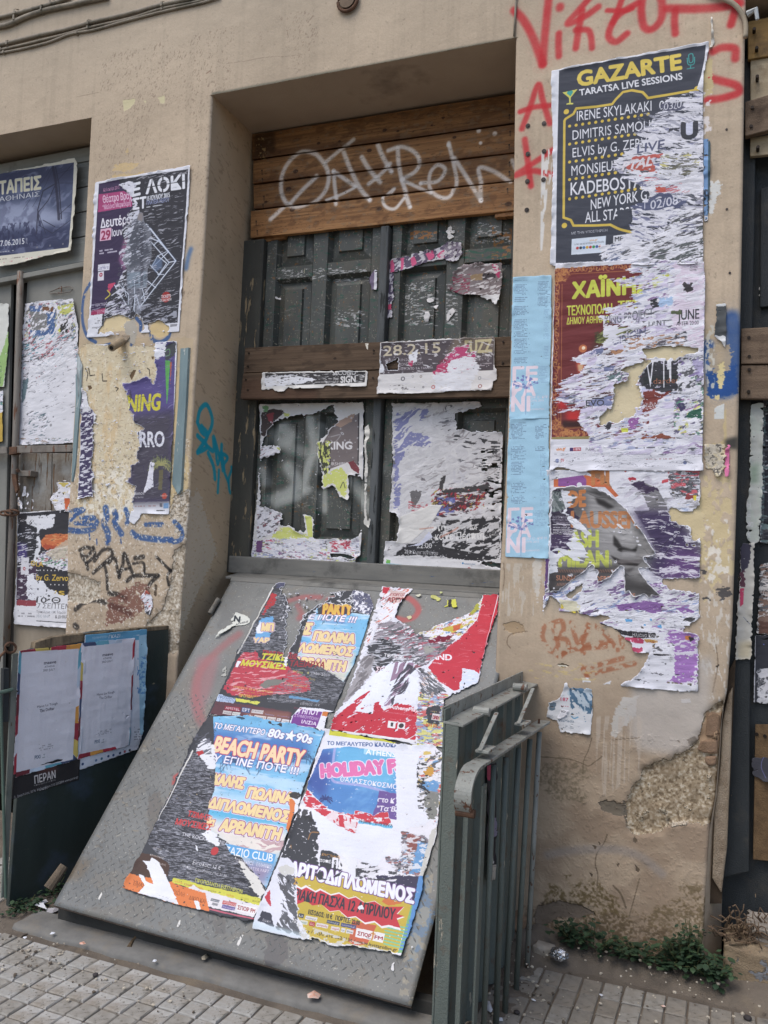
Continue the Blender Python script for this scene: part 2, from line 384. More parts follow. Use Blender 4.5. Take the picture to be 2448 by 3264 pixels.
  cnt=V0[:-1,:-1].astype(int)+V0[1:,:-1]+V0[:-1,1:]+V0[1:,1:]
  for j,i in zip(*np.nonzero(cnt)):
   cs=[(i,j),(i+1,j),(i+1,j+1),(i,j+1)];poly=[]
   for a in range(4):
    (ax,ay),(bx,by)=cs[a],cs[(a+1)%4];va,vb=V[ay,ax],V[by,bx]
    if va>.5:poly.append(vert(ax*g,ay*g))
    if(va>.5)!=(vb>.5):
     t=(.5-va)/(vb-va);poly.append(vert((ax+(bx-ax)*t)*g,(ay+(by-ay)*t)*g))
   p2=[]
   for p in poly:
    if not p2 or p2[-1]!=p:p2.append(p)
   if len(p2)>2 and p2[0]==p2[-1]:p2.pop()
   if len(set(p2))>2:faces.append(tuple(p2))
  P=np.array(pts)if pts else np.zeros((0,2));x,y=P[:,0].astype(np.float32),P[:,1].astype(np.float32)
  e=s.samp(far,x,y);lift=np.clip((.97-e)*2,0,1)
  cn=sst(fbm(x*k/50+s.seed*3.1,y*k/35+5,2),.45,.75)
  z=off+(s.samp(s.h,x,y)*.5*hfac+(fbm(x*k/70+s.seed,y*k/25,2))*wave*3+curl*1.7*lift*cn)/1000.
  X3=s.pl.o+np.outer(x/s.ppm+s.x0,s.pl.u)+np.outer(y/s.ppm+s.y0,s.pl.v)+np.outer(z,s.pl.n)
  gm=G();gm.v=[tuple(q)for q in X3];gm.f=faces;gm.uv=np.stack([x/s.W,y/s.H],1)
  o=gm.obj(name,s.mat(name+'_print',rough,hs,spec=spec),parent,smooth=True)
  if thick:
   sm=o.modifiers.new('paper','SOLIDIFY');sm.thickness=thick;sm.offset=-1
  if parent is None:tag(o,label,cat,group,kind)
  elif label:o['label']=label
  return o
# ================================================================== STRUCTURE
def vw(x0,y0,s,P):return[(x0+p[0]/s,y0+p[1]/s)for p in P]
PLAST=(188,171,149);PLAST2=(178,161,139);OCHRE=(203,186,146);MORT=(160,148,132)
HZ=3.218
def curve_x(px,n=0):
 q=WALL.loc(px);z=q[::-1,1];x=q[::-1,0]
 return lambda zz:np.interp(zz,z,x)
exL=curve_x([(288,381),(270,724),(249,1074),(232,1350),(220,1565),(213,1694),(212,1909)])
exDL=curve_x([(675,300),(668,450),(645,872),(633,1040),(618,1243),(603,1565),(592,1700),(575,1900)])
exDR=curve_x([(1643,121),(1640,300),(1635,700),(1629,1016),(1613,1477),(1595,1775),(1583,2000),(1577,2150)])
exR=curve_x([(2374,143),(2368,600),(2360,1016),(2351,1498),(2343,1750),(2334,2000),(2318,2200),(2298,2290),(2292,2400),(2280,2540),(2262,2640),(2254,2760),(2246,2900)])
# ---- wall picture (paint, sprays, bare plaster, cracks)
Z1=(0,0,1.659);Z3=(1500,0,1.75);Z4=(0,450,2.37);Z5=(0,1050,2.3286);Z8=(1550,800,1.8474);Z9=(1550,1450,1.8474);Z10=(1550,2250,1.8474)
wc=Cv(WALL,[(0,0)],ppm=400,base=PLAST,seed=2)
wc.x0,wc.y0=-4.3,-.08;wc.W,wc.H=int(5.5*400),int(4.15*400)
wc.im=np.empty((wc.H,wc.W,3),np.float32);wc.im[:]=np.array(PLAST)/255.;wc.h=np.zeros((wc.H,wc.W),np.float32);wc.m=np.ones((wc.H,wc.W),np.float32)
FULL=(0,wc.W,0,wc.H)
def ww(x0,x1,z0,z1):
 return(max(0,int((x0-wc.x0)*400)),min(wc.W,int((x1-wc.x0)*400)),max(0,int((z0-wc.y0)*400)),min(wc.H,int((z1-wc.y0)*400)))
n=wc.nz(FULL,420,380,0,3,1);wc.im*=(1+(n-.5)*.16)[...,None]
n=wc.nz(FULL,22,500,0,3,2);wc.im*=(1-.035*sst(n,.52,.75))[...,None]
n=wc.nz(FULL,5,5,0,2,3);wc.im*=(1+(n-.5)*.07)[...,None];wc.h+=(n-.5)*.5
n=wc.nz(FULL,60,45,0,3,4);wc.h+=(n-.5)*2.2
wc.put(FULL,sst(wc.nz(FULL,9,12,20,2,5),.82,.86)*.3,(120,108,95),-.5)
zz=(np.arange(wc.H)/400.+wc.y0)[:,None].astype(np.float32)
low=sst(zz,1.35,.45)
wc.put(FULL,low*(.45+.5*sst(wc.nz(FULL,160,120,0,4,6),.38,.62)),(150,132,113))
wc.put(FULL,sst(zz,3.0,3.8)*.45,(172,163,148))
# scratches over the lintel
wv=ww(-2.7,-1.6,2.3,3.5);wc.put(wv,sst(wc.nz(wv,12,5,65,4,7),.66,.70)*sst(wc.nz(wv,200,260,0,2,8),.45,.6)*.5,(128,112,98),-.4)
wc.v=Z1
for P in([(648,530),(715,522),(712,545),(690,570),(655,590)],[(835,515),(870,505),(872,545),(850,548)],[(760,530),(772,530),(770,548)]):
 wc.fill(P,(205,196,160),3,-.6)
for P in([(660,790),(682,790),(680,812),(662,810)],[(600,870),(740,860),(690,905),(600,900)],[(590,925),(700,920),(760,905),(760,930),(600,945)]):
 wc.fill(P,(203,178,130),8,-.4,amp=1.4,a=.7)
for c in([(380,520),(450,505),(520,490)],[(1180,340),(1290,325),(1400,305),(1500,300),(1600,290)]):wc.spray(c,2,(140,126,110),.7,.3)
wc.spray([(1090,390),(1112,375)],5,(125,100,85),.7)
# dark-green lip under the lintel edge
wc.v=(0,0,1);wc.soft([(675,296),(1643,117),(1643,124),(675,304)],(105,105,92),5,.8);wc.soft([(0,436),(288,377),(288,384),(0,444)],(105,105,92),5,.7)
RED=(190,52,58)
wc.v=Z3
for S,wd in(([(240,60),(290,110),(345,210),(400,360)],27),([(400,360),(412,200),(440,-60)],27),([(497,40),(497,45)],27),([(490,190),(488,240),(490,315)],22),([(690,-40),(600,60),(540,135),(640,90),(710,40)],22),([(620,60),(600,170),(585,270)],22),([(585,170),(650,170),(670,210),(675,270)],20),([(930,20),(830,80),(780,150),(770,210),(810,235),(870,190)],22),([(860,-60),(820,60),(790,130)],20),([(760,60),(860,62),(900,50)],16),([(960,-30),(950,60),(965,150),(1010,165),(1060,110),(1065,20),(1050,-30)],24),([(1095,50),(1250,52),(1400,40),(1500,20)],27),([(1140,60),(1135,120),(1140,190)],22),([(1480,20),(1470,70),(1450,140)],24),([(1350,290),(1400,268),(1470,275),(1475,330)],24),([(1335,440),(1400,455),(1480,480),(1490,520),(1400,550),(1320,560)],24),([(1300,300),(1330,420)],16),([(285,720),(330,600),(375,475),(400,560),(440,690)],20),([(275,625),(350,600),(440,590)],18),([(300,780),(310,850),(335,1040)],20),([(455,840),(300,945),(250,980),(340,955),(450,975)],20)):
 wc.spray(S,wd,RED,.92,.6,grain=.15)
# white and ochre flecks round the right-hand posters
wc.v=Z8
for P in([(1290,560),(1400,560),(1420,1240),(1290,1240)],):wc.streak(P,(198,180,136),.50,40,90,0,.85,-.5,seed=4,rough=14)
for P in([(1285,300),(1400,300),(1400,560),(1290,560)],):wc.streak(P,(188,170,140),.5,30,60,0,.8,-.4,seed=5,rough=14)
wc.fill([(660,560),(1280,540),(1280,640),(960,800),(930,1000),(660,1060)],(212,199,166),8,-.3);wc.fill([(1040,1450),(1290,1440),(1290,1850),(1060,1800)],(206,190,152),10,-.3)
BLUE=(48,82,140)
wc.spray([(1440,400),(1460,500),(1450,650),(1430,800),(1380,820)],52,BLUE,.93,.6);wc.spray([(1300,560),(1330,740),(1350,830),(1420,800)],38,BLUE,.9,.5);wc.fill([(1300,720),(1470,660),(1480,840),(1310,870)],BLUE,12,a=.9)
wc.fill([(1310,570),(1400,545),(1445,590),(1440,690),(1380,725),(1310,700)],(176,160,136),10,a=.9)
wc.fill([(1370,660),(1400,650),(1405,760),(1380,820),(1360,760)],(216,200,150),5,-.5);wc.fill([(1345,920),(1400,900),(1400,990),(1340,990)],(205,208,205),4,.4)
wc.fill([(1345,848),(1375,845),(1370,880),(1345,870)],(216,200,150),4);wc.streak([(1290,430),(1345,440),(1345,860),(1290,850)],(198,196,186),.52,8,20,0,.9,seed=6)
wc.soft([(1400,1110),(1480,1090),(1480,1170),(1410,1160)],(60,60,58),9,.9)
wc.v=Z3
wc.fill([(1290,340),(1350,330),(1350,520),(1300,540)],(196,180,140),5,-.4);wc.streak([(1290,500),(1345,500),(1345,760),(1300,760)],(222,216,215),.55,14,14,0,.9)
wc.fill([(1330,1020),(1390,1000),(1400,1060),(1380,1110),(1345,1200),(1330,1200)],(212,212,208),7,.4,amp=1.2)
wc.streak([(395,840),(440,830),(460,960),(430,1060),(400,1400),(388,1400)],(214,212,208),.42,8,60,0,.95,seed=9)
# bare ochre + white-washed zone beside and under the purple poster
wc.v=Z9
wc.streak([(1270,120),(1440,130),(1460,700),(1250,900),(1255,700)],OCHRE,.47,26,40,0,.9,-.6,seed=12,rough=10,o=4)
wc.streak([(1290,380),(1430,380),(1430,760),(1280,760)],(222,216,205),.52,20,30,0,.9,.2,seed=13,rough=10,o=4)
wc.streak([(1255,800),(1440,800),(1420,1500),(1250,1400)],(208,204,196),.60,8,24,10,.7,.1,seed=14,rough=18,o=4)
wc.streak([(90,640),(340,640),(340,950),(60,950)],(196,190,178),.6,10,60,0,.6,.1,seed=15,rough=10)
wc.fill([(310,600),(330,640),(300,900),(285,760),(270,640)],(206,203,196),5,a=.7)
for P in([(1360,800),(1440,770),(1440,840),(1380,850)],[(1265,680),(1300,680),(1300,705),(1265,705)],[(1260,830),(1330,845),(1280,860)]):wc.fill(P,(62,62,66),7,-.3,amp=1.3,a=.8)
wc.soft([(350,800),(480,720),(620,740),(560,820),(400,930)],(170,160,143),14,.7)
wc.fill([(95,1000),(160,980),(215,1000),(230,1040),(170,1055),(120,1040)],(166,144,116),5,-2.5)
for c in([(100,640),(105,720),(95,800)],[(240,1040),(140,1060),(120,1110),(140,1140)],[(1350,1120),(1360,1240),(1330,1400)]):wc.spray(c,3,(120,104,86),.9,.3)
RUST=(158,98,70)
for S in([(340,1010),(330,1080),(380,1160),(420,1120),(390,1010)],[(370,1000),(440,980),(450,1040),(400,1080),(470,1090),(480,1150),(420,1185)],[(500,990),(540,1110),(600,1000)],[(610,1010),(560,1120),(570,1170)],[(640,1010),(700,1060),(770,1150)],[(560,1130),(650,1110),(720,1110)],[(790,1070),(800,1130)],[(430,1190),(500,1150),(700,1130)],[(570,1265),(690,1230),(800,1200)],[(590,1300),(720,1265),(870,1230)],[(560,1250),(590,1300)],[(850,1110),(870,1130)]):
 wc.spray(S,16,RUST,.8,.4,worn=.46)
for P in([(415,1235),(450,1228),(490,1245),(450,1255)],):wc.fill(P,(90,76,60),3,-3.5);wc.fill([(420,1236),(470,1240),(480,1247),(430,1246)],(210,205,190),3)
wc.fill([(560,1315),(600,1312),(615,1340),(570,1338)],(216,216,220),4,.5);wc.fill([(690,1350),(735,1328),(730,1352)],(214,214,218),3,.5)
wc.streak([(240,1230),(700,1220),(640,1330),(260,1320)],(196,176,120),.62,22,7,0,.6,.2,seed=21,rough=9)
wc.fill([(1145,1440),(1200,1435),(1205,1460),(1150,1462)],(206,206,206),4,.3);wc.fill([(1350,1245),(1372,1235),(1360,1255)],(60,55,50),2,-1)
# pale wash low on the pier
wc.v=Z10
wc.fill([(800,-40),(890,-60),(880,60),(800,130),(770,185),(735,180),(740,60)],(190,186,180),7,.2,a=.9)
wc.soft([(860,-150),(1330,-300),(1320,110),(1220,240),(1120,290),(900,260),(840,160)],(184,178,172),22,.75)
wc.streak([(640,60),(920,60),(900,400),(660,560)],(188,176,162),.55,7,190,0,.6,.1,seed=31,rough=18)
wc.fill([(205,-50),(330,100),(300,520),(280,540)],(160,140,118),10,a=.3)
for c,wd in(([(300,300),(480,315),(560,340),(600,355),(640,330),(680,300)],3),([(620,190),(600,260),(570,330),(565,400)],2.5),([(710,760),(690,810),(650,870),(640,930),(655,1000),(650,1060)],3.5),([(745,1060),(790,1110),(820,1190)],6),([(760,200),(900,190)],2),([(350,1140),(290,1240),(300,1330)],4),([(900,1020),(840,1240)],3)):wc.spray(c,wd,(100,88,72),.85,.3)
# damp, moss
for P,cc,a in(([(300,320),(520,320),(600,380),(560,560),(420,560),(300,530)],(112,102,82),.6),([(380,1060),(640,1020),(760,1150),(860,1260),(820,1400),(560,1240),(360,1200)],(98,84,56),.8),([(980,1200),(1180,1080),(1290,1040),(1300,1400),(900,1420)],(104,90,66),.75),([(250,1180),(500,1170),(900,1280),(1300,1380),(1300,1560),(250,1560)],(108,92,74),.75)):
 wn,f=wc.F(P,22,1.2,50,40,0,5);wc.put(wn,sst(f,.28,.75)*a*sst(wc.nz(wn,7,7,0,4,9),.34,.64),cc,.5)
wc.fill([(300,1180),(420,1150),(560,1175),(640,1215),(560,1250),(420,1250),(300,1330),(285,1250)],(118,106,94),7,-6)
wc.spray([(360,880),(450,860),(640,845),(780,850),(900,885),(980,945),(1030,990)],26,(148,140,134),.75,.8)
# plaster fallen off: rough mortar behind, broken lip
LOSS=[(1290,40),(1390,-40),(1400,240),(1340,700),(1190,690),(1080,700),(1000,745),(920,765),(870,760),(835,720),(820,640),(815,590),(860,480),(905,430),(915,380),(960,345),(1080,315),(1140,285),(1200,240),(1250,200)]
wn,m=wc.edge(LOSS,6,sx=18,sy=18);wc.put(wn,m,(158,142,118),0)
g1=wc.nz(wn,7,7,0,3,33);g2=wc.nz(wn,30,30,0,3,34);wc.put(wn,m*sst(g1,.58,.66)*.8,(204,194,176));wc.put(wn,m*sst(g1,.40,.32)*.8,(104,90,72));wc.put(wn,m*sst(g2,.5,.7)*.4,(122,106,86))
wc.h[wn[2]:wn[3],wn[0]:wn[1]]+=m*(-13+(g1-.5)*9+(g2-.5)*8)
wn,f=wc.F(LOSS,6,.9,18,18);wc.put(wn,sst(f,.36,.42)*sst(f,.52,.49),(206,194,172),1.5)
wn,m=wc.edge([(660,560),(820,570),(830,660),(760,645),(680,615)],7);wc.put(wn,m,(112,104,92),-5)
for P in([(1250,200),(1300,30),(1330,40),(1390,40),(1380,240),(1350,290),(1270,275)],):wc.fill(P,(160,134,108),5,5)
wc.fill([(1085,690),(1190,680),(1180,700),(1090,712)],(190,178,160),3,6)
for P in([(1180,200),(1230,180),(1250,215),(1200,240)],[(1120,205),(1140,200),(1140,218)]):wc.fill(P,(120,110,98),3,-1.5,a=.6)
for P in([(870,770),(890,790),(880,810),(865,800)],[(625,820),(650,830),(640,850)],[(660,800),(675,812),(665,822)],[(875,930),(905,965),(895,985),(880,970)],[(765,930),(785,930),(775,950)],[(605,985),(630,990),(620,1010)]):wc.fill(P,(104,92,78),3,-2)
n=ww(-.62,.05,0,.75);wc.h[n[2]:n[3],n[0]:n[1]]+=.9*sst(wc.nz(n,10,10,0,3,35),.5,.75)
# ---- left pier
wc.v=Z5
BP=[(590,150),(640,110),(760,110),(1160,130),(1170,330),(1150,420),(960,440),(980,620),(1030,700),(1060,850),(1010,1000),(960,1120),(1000,1180),(1000,1280),(960,1420),(880,1350),(590,1330),(560,1280),(640,1000),(690,700),(620,500)]
wc.fill([(560,60),(1430,60),(1420,1300),(1380,1420),(560,1400)],(186,168,140),12,a=.8)
wn,m=wc.fill(BP,(208,196,168),8,-.8,amp=1.3)
wc.put(wn,m*sst(wc.nz(wn,30,120,0,4,41),.5,.66)*.45,(204,172,126));wc.put(wn,m*sst(wc.nz(wn,16,16,0,4,42),.6,.72)*.5,(228,222,206));wc.put(wn,m*sst(wc.nz(wn,8,8,0,4,43),.70,.74)*.4,(160,146,122))
wc.streak([(590,1050),(1000,1050),(1010,1440),(590,1400)],(226,220,206),.5,16,22,0,.9,-.5,seed=44,rough=12,o=4)
for c in([(630,290),(650,330),(640,380)],[(655,290),(665,345),(700,340)],[(755,330),(760,385),(790,385)],[(1090,290),(1105,300),(1110,345)],[(855,430),(875,440),(860,460)],[(920,425),(945,440),(930,460)]):wc.spray(c,4,(40,36,34),.9,.3,smooth=False)
for P in([(960,340),(990,300),(1010,300),(990,350),(975,375)],[(650,420),(675,415),(680,440),(660,450)],[(1120,205),(1140,200),(1135,225)]):wc.fill(P,(112,92,70),3,-2)
wc.fill([(1320,280),(1360,270),(1370,900),(1400,960),(1390,1300),(1290,1400),(1260,1260),(1280,800)],(205,184,142),8,-.4,a=.85)
wn,m=wc.edge([(1290,1240),(1420,1180),(1400,1420),(1380,1560),(1320,1540),(1260,1400)],8);wc.put(wn,m,(196,186,170),-3);wc.put(wn,m*sst(wc.nz(wn,9,9,0,4,48),.55,.6),(150,138,120),-2)
# blue and black tags
wc.v=Z4
wc.spray([(680,1075),(640,1150),(620,1250),(625,1380),(660,1480),(720,1520)],15,BLUE,.9,.4,worn=.3);wc.spray([(1140,1440),(1150,1500),(1210,1520),(1270,1480),(1280,1400),(1240,1380)],18,BLUE,.9,.4,worn=.32)
wc.fill([(1130,1400),(1200,1350),(1280,1400),(1280,1460),(1200,1490),(1140,1450)],(206,184,140),7,-.3);wc.spray([(1030,1340),(1060,1380),(1060,1430)],16,BLUE,.9,.4,worn=.3)
wc.spray([(1440,820),(1420,880),(1405,960)],20,(70,108,160),.8,.9);wc.spray([(1000,1500),(990,1540)],14,BLUE,.8,.4);wc.spray([(790,1540),(830,1530)],8,BLUE,.8)
wc.fill([(740,1450),(800,1350),(900,1310),(1000,1340),(1010,1450),(960,1480),(960,1430)],(213,196,158),7,-.3);wc.fill([(930,1380),(1010,1340),(1040,1400),(1030,1480),(1010,1540),(960,1500)],(176,170,158),6,1)
wc.v=Z5
for S,wd,wo in(([(510,1360),(560,1345),(620,1340),(560,1380),(500,1440)],16,.4),([(600,1400),(700,1400),(600,1440),(560,1440),(680,1450)],14,.42),([(500,1490),(600,1500),(690,1480),(720,1430)],20,.33),([(780,1330),(790,1400),(770,1440),(800,1520),(800,1580)],24,.38),([(850,1360),(860,1400),(850,1440),(900,1520)],22,.38),([(930,1340),(950,1400),(940,1440)],18,.42),([(980,1510),(1020,1540),(1150,1560),(1270,1565)],20,.33),([(1080,1450),(1200,1450)],16,.42),([(1290,1430),(1340,1490),(1340,1560),(1290,1580)],16,.42),([(660,1520),(665,1560)],6,0),([(715,1560),(718,1600)],5,0),([(800,1560),(800,1600)],5,0),([(895,1560),(898,1590)],5,0)):
 wc.spray(S,wd*1.25,BLUE,.92,.35,worn=wo-.04 if wo else 0)
BLK=(44,42,42)
for S,wd in(([(590,1640),(640,1620),(680,1640),(640,1690),(600,1670),(640,1740),(650,1780)],12),([(640,1740),(700,1680),(690,1620)],11),([(700,1720),(760,1640),(820,1640),(830,1680),(770,1740),(690,1810)],12),([(770,1740),(790,1820),(795,1930)],11),([(800,1740),(850,1700),(870,1790),(885,1840)],11),([(880,1840),(910,1740),(920,1665),(960,1760),(985,1820)],12),([(890,1790),(960,1775)],9),([(1000,1700),(1060,1690)],14),([(985,1740),(1060,1735),(1070,1790),(1060,1830)],9),([(940,1870),(1000,1830),(1130,1830),(1170,1830)],13),([(1170,1830),(1120,1880),(1090,1930)],13),([(1160,1690),(1210,1740),(1260,1790)],9),([(1260,1790),(1240,1840),(1250,1900)],8),([(810,1960),(870,1970),(930,2000)],16),([(560,2080),(620,2030),(700,2010),(780,2030)],16),([(820,2050),(900,2080),(960,2110)],18),([(555,2200),(570,2212)],18)):
 wc.spray(S,wd*1.35,BLK,.93,.5,worn=.24)
wn,f=wc.F([(800,2000),(900,1960),(1000,1890),(1100,1880),(1120,2000),(1050,2100),(900,2180),(790,2190)],12,1.2,20,10,10,3);wc.put(wn,sst(f,.45,.55)*.7,(112,72,64))
# worn rubble low on the pier
for P,sd_ in(([(500,1800),(620,1830),(740,1880),(740,1990),(640,2040),(500,2020)],1),([(1290,1640),(1400,1560),(1480,1560),(1500,1800),(1440,2000),(1420,2212),(1400,2400),(1000,2400),(1090,2180),(1200,2080),(1260,1900)],2)):
 wn,m=wc.edge(P,8,sx=20,sy=20,seed=sd_);g1=wc.nz(wn,8,8,0,3,53);wc.put(wn,m,(176,164,146),0);wc.put(wn,m*sst(g1,.6,.68)*.8,(214,206,190));wc.put(wn,m*sst(g1,.42,.34)*.7,(128,116,98));wc.h[wn[2]:wn[3],wn[0]:wn[1]]+=m*(-9+(g1-.5)*9)
wc.fill([(1150,1890),(1165,1900),(1160,1990),(1140,1970)],(90,78,66),3,-2)
n=ww(-2.9,-2.0,.9,1.75);wc.put(n,sst(wc.nz(n,7,9,30,3,57),.66,.69)*.8,(220,214,202),.2);wc.put(n,sst(wc.nz(n,12,9,0,3,58),.68,.72)*.6,(134,120,102),-.8)
facade=empty('old_building',(-1.2,0,0),'old beige plastered street building with graffiti, shut doors and worn lower plaster','building')
wmat=wc.mat('street_plaster',.9,6.,.9,fine=.18,fine_s=420)
plm=M('plain_plaster',PLAST,PLAST2,(3,3,3),.92,.5,.004,dirt=(140,124,104),dirt_t=.55,dirt_s=2.)
def wall_grid(xl,xr,z0,z1,rl,rr,cell=.012):
 nz_=max(2,int((z1-z0)/cell));zs=np.linspace(z0,z1,nz_);X0=xl(zs);X1=xr(zs);nx=max(2,int((X1-X0).max()/cell));r=.012
 cols=[]
 if rl:cols+=[(0,r*(1-math.sin(a)),r*(1-math.cos(a)))for a in(0,.5,1.05)]
 arcs=[(math.sin(0),1)]
 t=np.linspace(0,1,nx);C=[]
 if rl:
  for a in(0,.4,.8,1.2):C.append((0,r*(1-math.cos(a)),r*(1-math.sin(a))))
 for q in t:C.append((q,r*(1-q)if rl else 0,0)if not rr else(q,(r*(1-q)if rl else 0)-r*q,0))
 if rr:
  for a in(1.2,.8,.4,0):C.append((1,-r*(1-math.cos(a)),r*(1-math.sin(a))))
 V=[];UV=[]
 for j,z in enumerate(zs):
  for q,dx,y in C:
   x=X0[j]+(X1[j]-X0[j])*q+dx;V.append((x,y,z))
 V=np.array(V);px=(V[:,0]-wc.x0)*400;py=(V[:,2]-wc.y0)*400;V[:,1]-=wc.samp(wc.h,px,py)*.001
 g=G();g.v=[tuple(v)for v in V];k=len(C)
 g.f=[(j*k+i,j*k+i+1,(j+1)*k+i+1,(j+1)*k+i)for j in range(nz_-1)for i in range(k-1)];g.uv=np.stack([px/wc.W,py/wc.H],1);return g
cst=lambda c:(lambda z:np.zeros_like(z)+c)
ob=wall_grid(exL,exDL,-.03,HZ,True,True).obj('wall',wmat,facade,smooth=True)
ob=wall_grid(exDR,exR,-.03,HZ,True,True).obj('wall',wmat,facade,smooth=True)
ob=wall_grid(cst(-4.25),cst(1.15),HZ,4.05,False,False,.02).obj('wall',wmat,facade,smooth=True)
g=G();g.box((-7,0,-.03),(-4.25,.4,5));g.box((1.15,0,-.03),(4,.4,5));g.box((-4.25,.001,4.05),(1.15,.4,5.));g.obj('wall',plm,facade)
# reveals: the door's left one is tagged in turquoise
RVW=1;RV=Pl((-2.1,0,0),(0,1,0),(0,0,1));rc=Cv(RV,[(560,2200)],450,PLAST,seed=5)
rc.x0,rc.y0=0,.6;rc.W,rc.H=int(.45*450),int(2.65*450);rc.im=np.empty((rc.H,rc.W,3),np.float32);rc.im[:]=np.array((188,167,139))/255;rc.h=np.zeros((rc.H,rc.W),np.float32)
FR=(0,rc.W,0,rc.H);q=rc.nz(FR,200,300,0,3,1);rc.im*=(1+(q-.5)*.2)[...,None];rc.h+=(rc.nz(FR,40,60,0,3,2)-.5)*2;rc.put(FR,sst(rc.nz(FR,8,30,70,3,3),.68,.72)*.35,(130,112,92))
TQ=(34,158,182);rc.v=Z5
for S in([(1480,690),(1500,600),(1545,560),(1580,620),(1590,700),(1555,780),(1510,760),(1480,690)],[(1510,720),(1555,790),(1480,910)],[(1480,790),(1550,870),(1480,915)],[(1550,870),(1600,900),(1600,800),(1650,960),(1660,860)],[(1560,920),(1600,1020),(1610,1110)]):rc.spray(S,21,TQ,1.,.35)
rc.v=(0,0,1)
for S in([(690,1400),(700,1480),(712,1440),(722,1500)],[(716,1500),(712,1450),(732,1460),(718,1490),(735,1540)],[(744,1500),(735,1530),(740,1570),(757,1560),(758,1510),(744,1490)],[(704,1500),(700,1570)]):rc.spray(S,17,TQ,1.,.35)
rc.fill([(600,1600),(640,1560),(700,1760),(640,1900),(560,2100),(540,2000)],(196,184,164),14,-2,amp=1.2,a=.9);rc.fill([(740,1790),(770,1740),(775,1830),(720,1880),(690,1900)],(172,150,122),10,a=.8)
rc.spray([(752,1700),(758,1760),(740,1800)],4,(110,96,80),.8)
rm=rc.mat('reveal_plaster',.9,4.,.8,fine=.2)
zs=np.linspace(.6,HZ,90);gx=exDL(zs);g=G();K=14;vs=[]
for j,z in enumerate(zs):
 for i in range(K):
  t=i/(K-1);y=.010+t*.41;x=gx[j]*(1-t)+(-2.112)*t;vs.append((x,y,z))
V=np.array(vs);px,py=V[:,1]*450,(V[:,2]-.6)*450;V[:,0]+=rc.samp(rc.h,px,py)*.001*(V[:,1]>.02)
g.v=[tuple(v)for v in V];g.f=[(j*K+i,j*K+i+1,(j+1)*K+i+1,(j+1)*K+i)for j in range(89)for i in range(K-1)];g.uv=np.stack([px/rc.W,py/rc.H],1);g.obj('reveal',rm,facade,smooth=True)
pls=M('soffit_plaster',(178,161,139),(168,151,130),(4,4,4),.92,.4,.003,dirt=(128,114,98),dirt_t=.6,dirt_s=3.)
g=G();g.box((-4.25,.0015,HZ-.001),(1.15,.5,HZ+.05));g.obj('soffit',pls,facade)
def side(ex,x1,y1,sgn):
 g=G();zs=np.linspace(-.03,HZ-.002,60);X=ex(zs)
 g.v=[(x,.010,z)for x,z in zip(X,zs)]+[(x1,y1,z)for z in zs];g.f=[((i,i+1,61+i,60+i)if sgn>0 else(i,60+i,61+i,i+1))for i in range(59)];return g
side(exDR,-.84,.45,1).obj('reveal',plm,facade);side(exL,-2.72,.3,1).obj('reveal',plm,facade)
side(exR,-.01,.16,-1).obj('reveal',plm,facade)
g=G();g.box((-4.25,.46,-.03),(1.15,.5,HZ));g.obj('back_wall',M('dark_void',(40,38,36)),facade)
# bricks laid bare at the broken corner
brk=M('brick_clay',(142,117,95),(122,100,82),(40,40,40),.95,.8,.004,dirt=(120,98,76),dirt_t=.5,dirt_s=14.)
for P in([(1300,50),(1340,35),(1378,60),(1366,185),(1290,180),(1292,120)],[(1262,205),(1366,198),(1360,280),(1285,280),(1240,262)],[(1290,300),(1358,296),(1352,350),(1310,356),(1285,330)]):
 o3=ypl(.003).hit(vw(*Z10,P));G().slab(o3,(0,.05,0)).obj('brick',brk,facade,bev=.006)
# broken jamb strip behind the split corner
jp=ypl(.03).hit([(2322,2215),(2336,2190),(2330,2400),(2318,2700),(2300,2850),(2270,2800),(2276,2600),(2296,2440),(2303,2300)])
jm=M('jamb_mortar',(164,150,132),(140,126,108),(18,18,6),.95,.9,.005,dirt=(112,96,78),dirt_t=.5,dirt_s=10.)
G().slab(jp,(0,.06,0)).obj('jamb',jm,facade,bev=.006)
G().slab(ypl(.05).hit([(2290,2200),(2345,2100),(2328,2500),(2300,2880),(2240,2880),(2260,2500)]),(0,.05,0)).obj('gap_shade',M('dark_gap',(70,58,46),(50,42,34),(20,20,20),.95),facade)  # dark slab: shade in the crack beside the jamb put into its colour
g=G()
for p in[(2330,1000),(2322,900)]:pass
# wall plugs in the pier
plug=M('plug_metal',(80,74,72),(50,46,44),(60,60,60),.5,.3,metal=.6)
for i,(x,y)in enumerate([(320,703),(410,690),(320,860),(410,845),(317,1012),(407,1003),(314,1172)]):
 c=WALL.hit(vw(*Z3,[(x,y)]))[0];a=[2*math.pi*k/10 for k in range(10)]
 g=G().tube([(c[0],.002,c[2]),(c[0],-.003,c[2])],.0085,10);g.tube([(c[0],-.0025,c[2]),(c[0],-.0045,c[2])],.0045,8);g.obj('wall_plug',plug,facade)
for(x,y)in[(2316,413),(2317,667),(2326,870)]:
 c=WALL.hit([(x,y)])[0];G().tube([(c[0],.002,c[2]),(c[0],-.002,c[2])],.004,8).obj('nail',plug,facade)
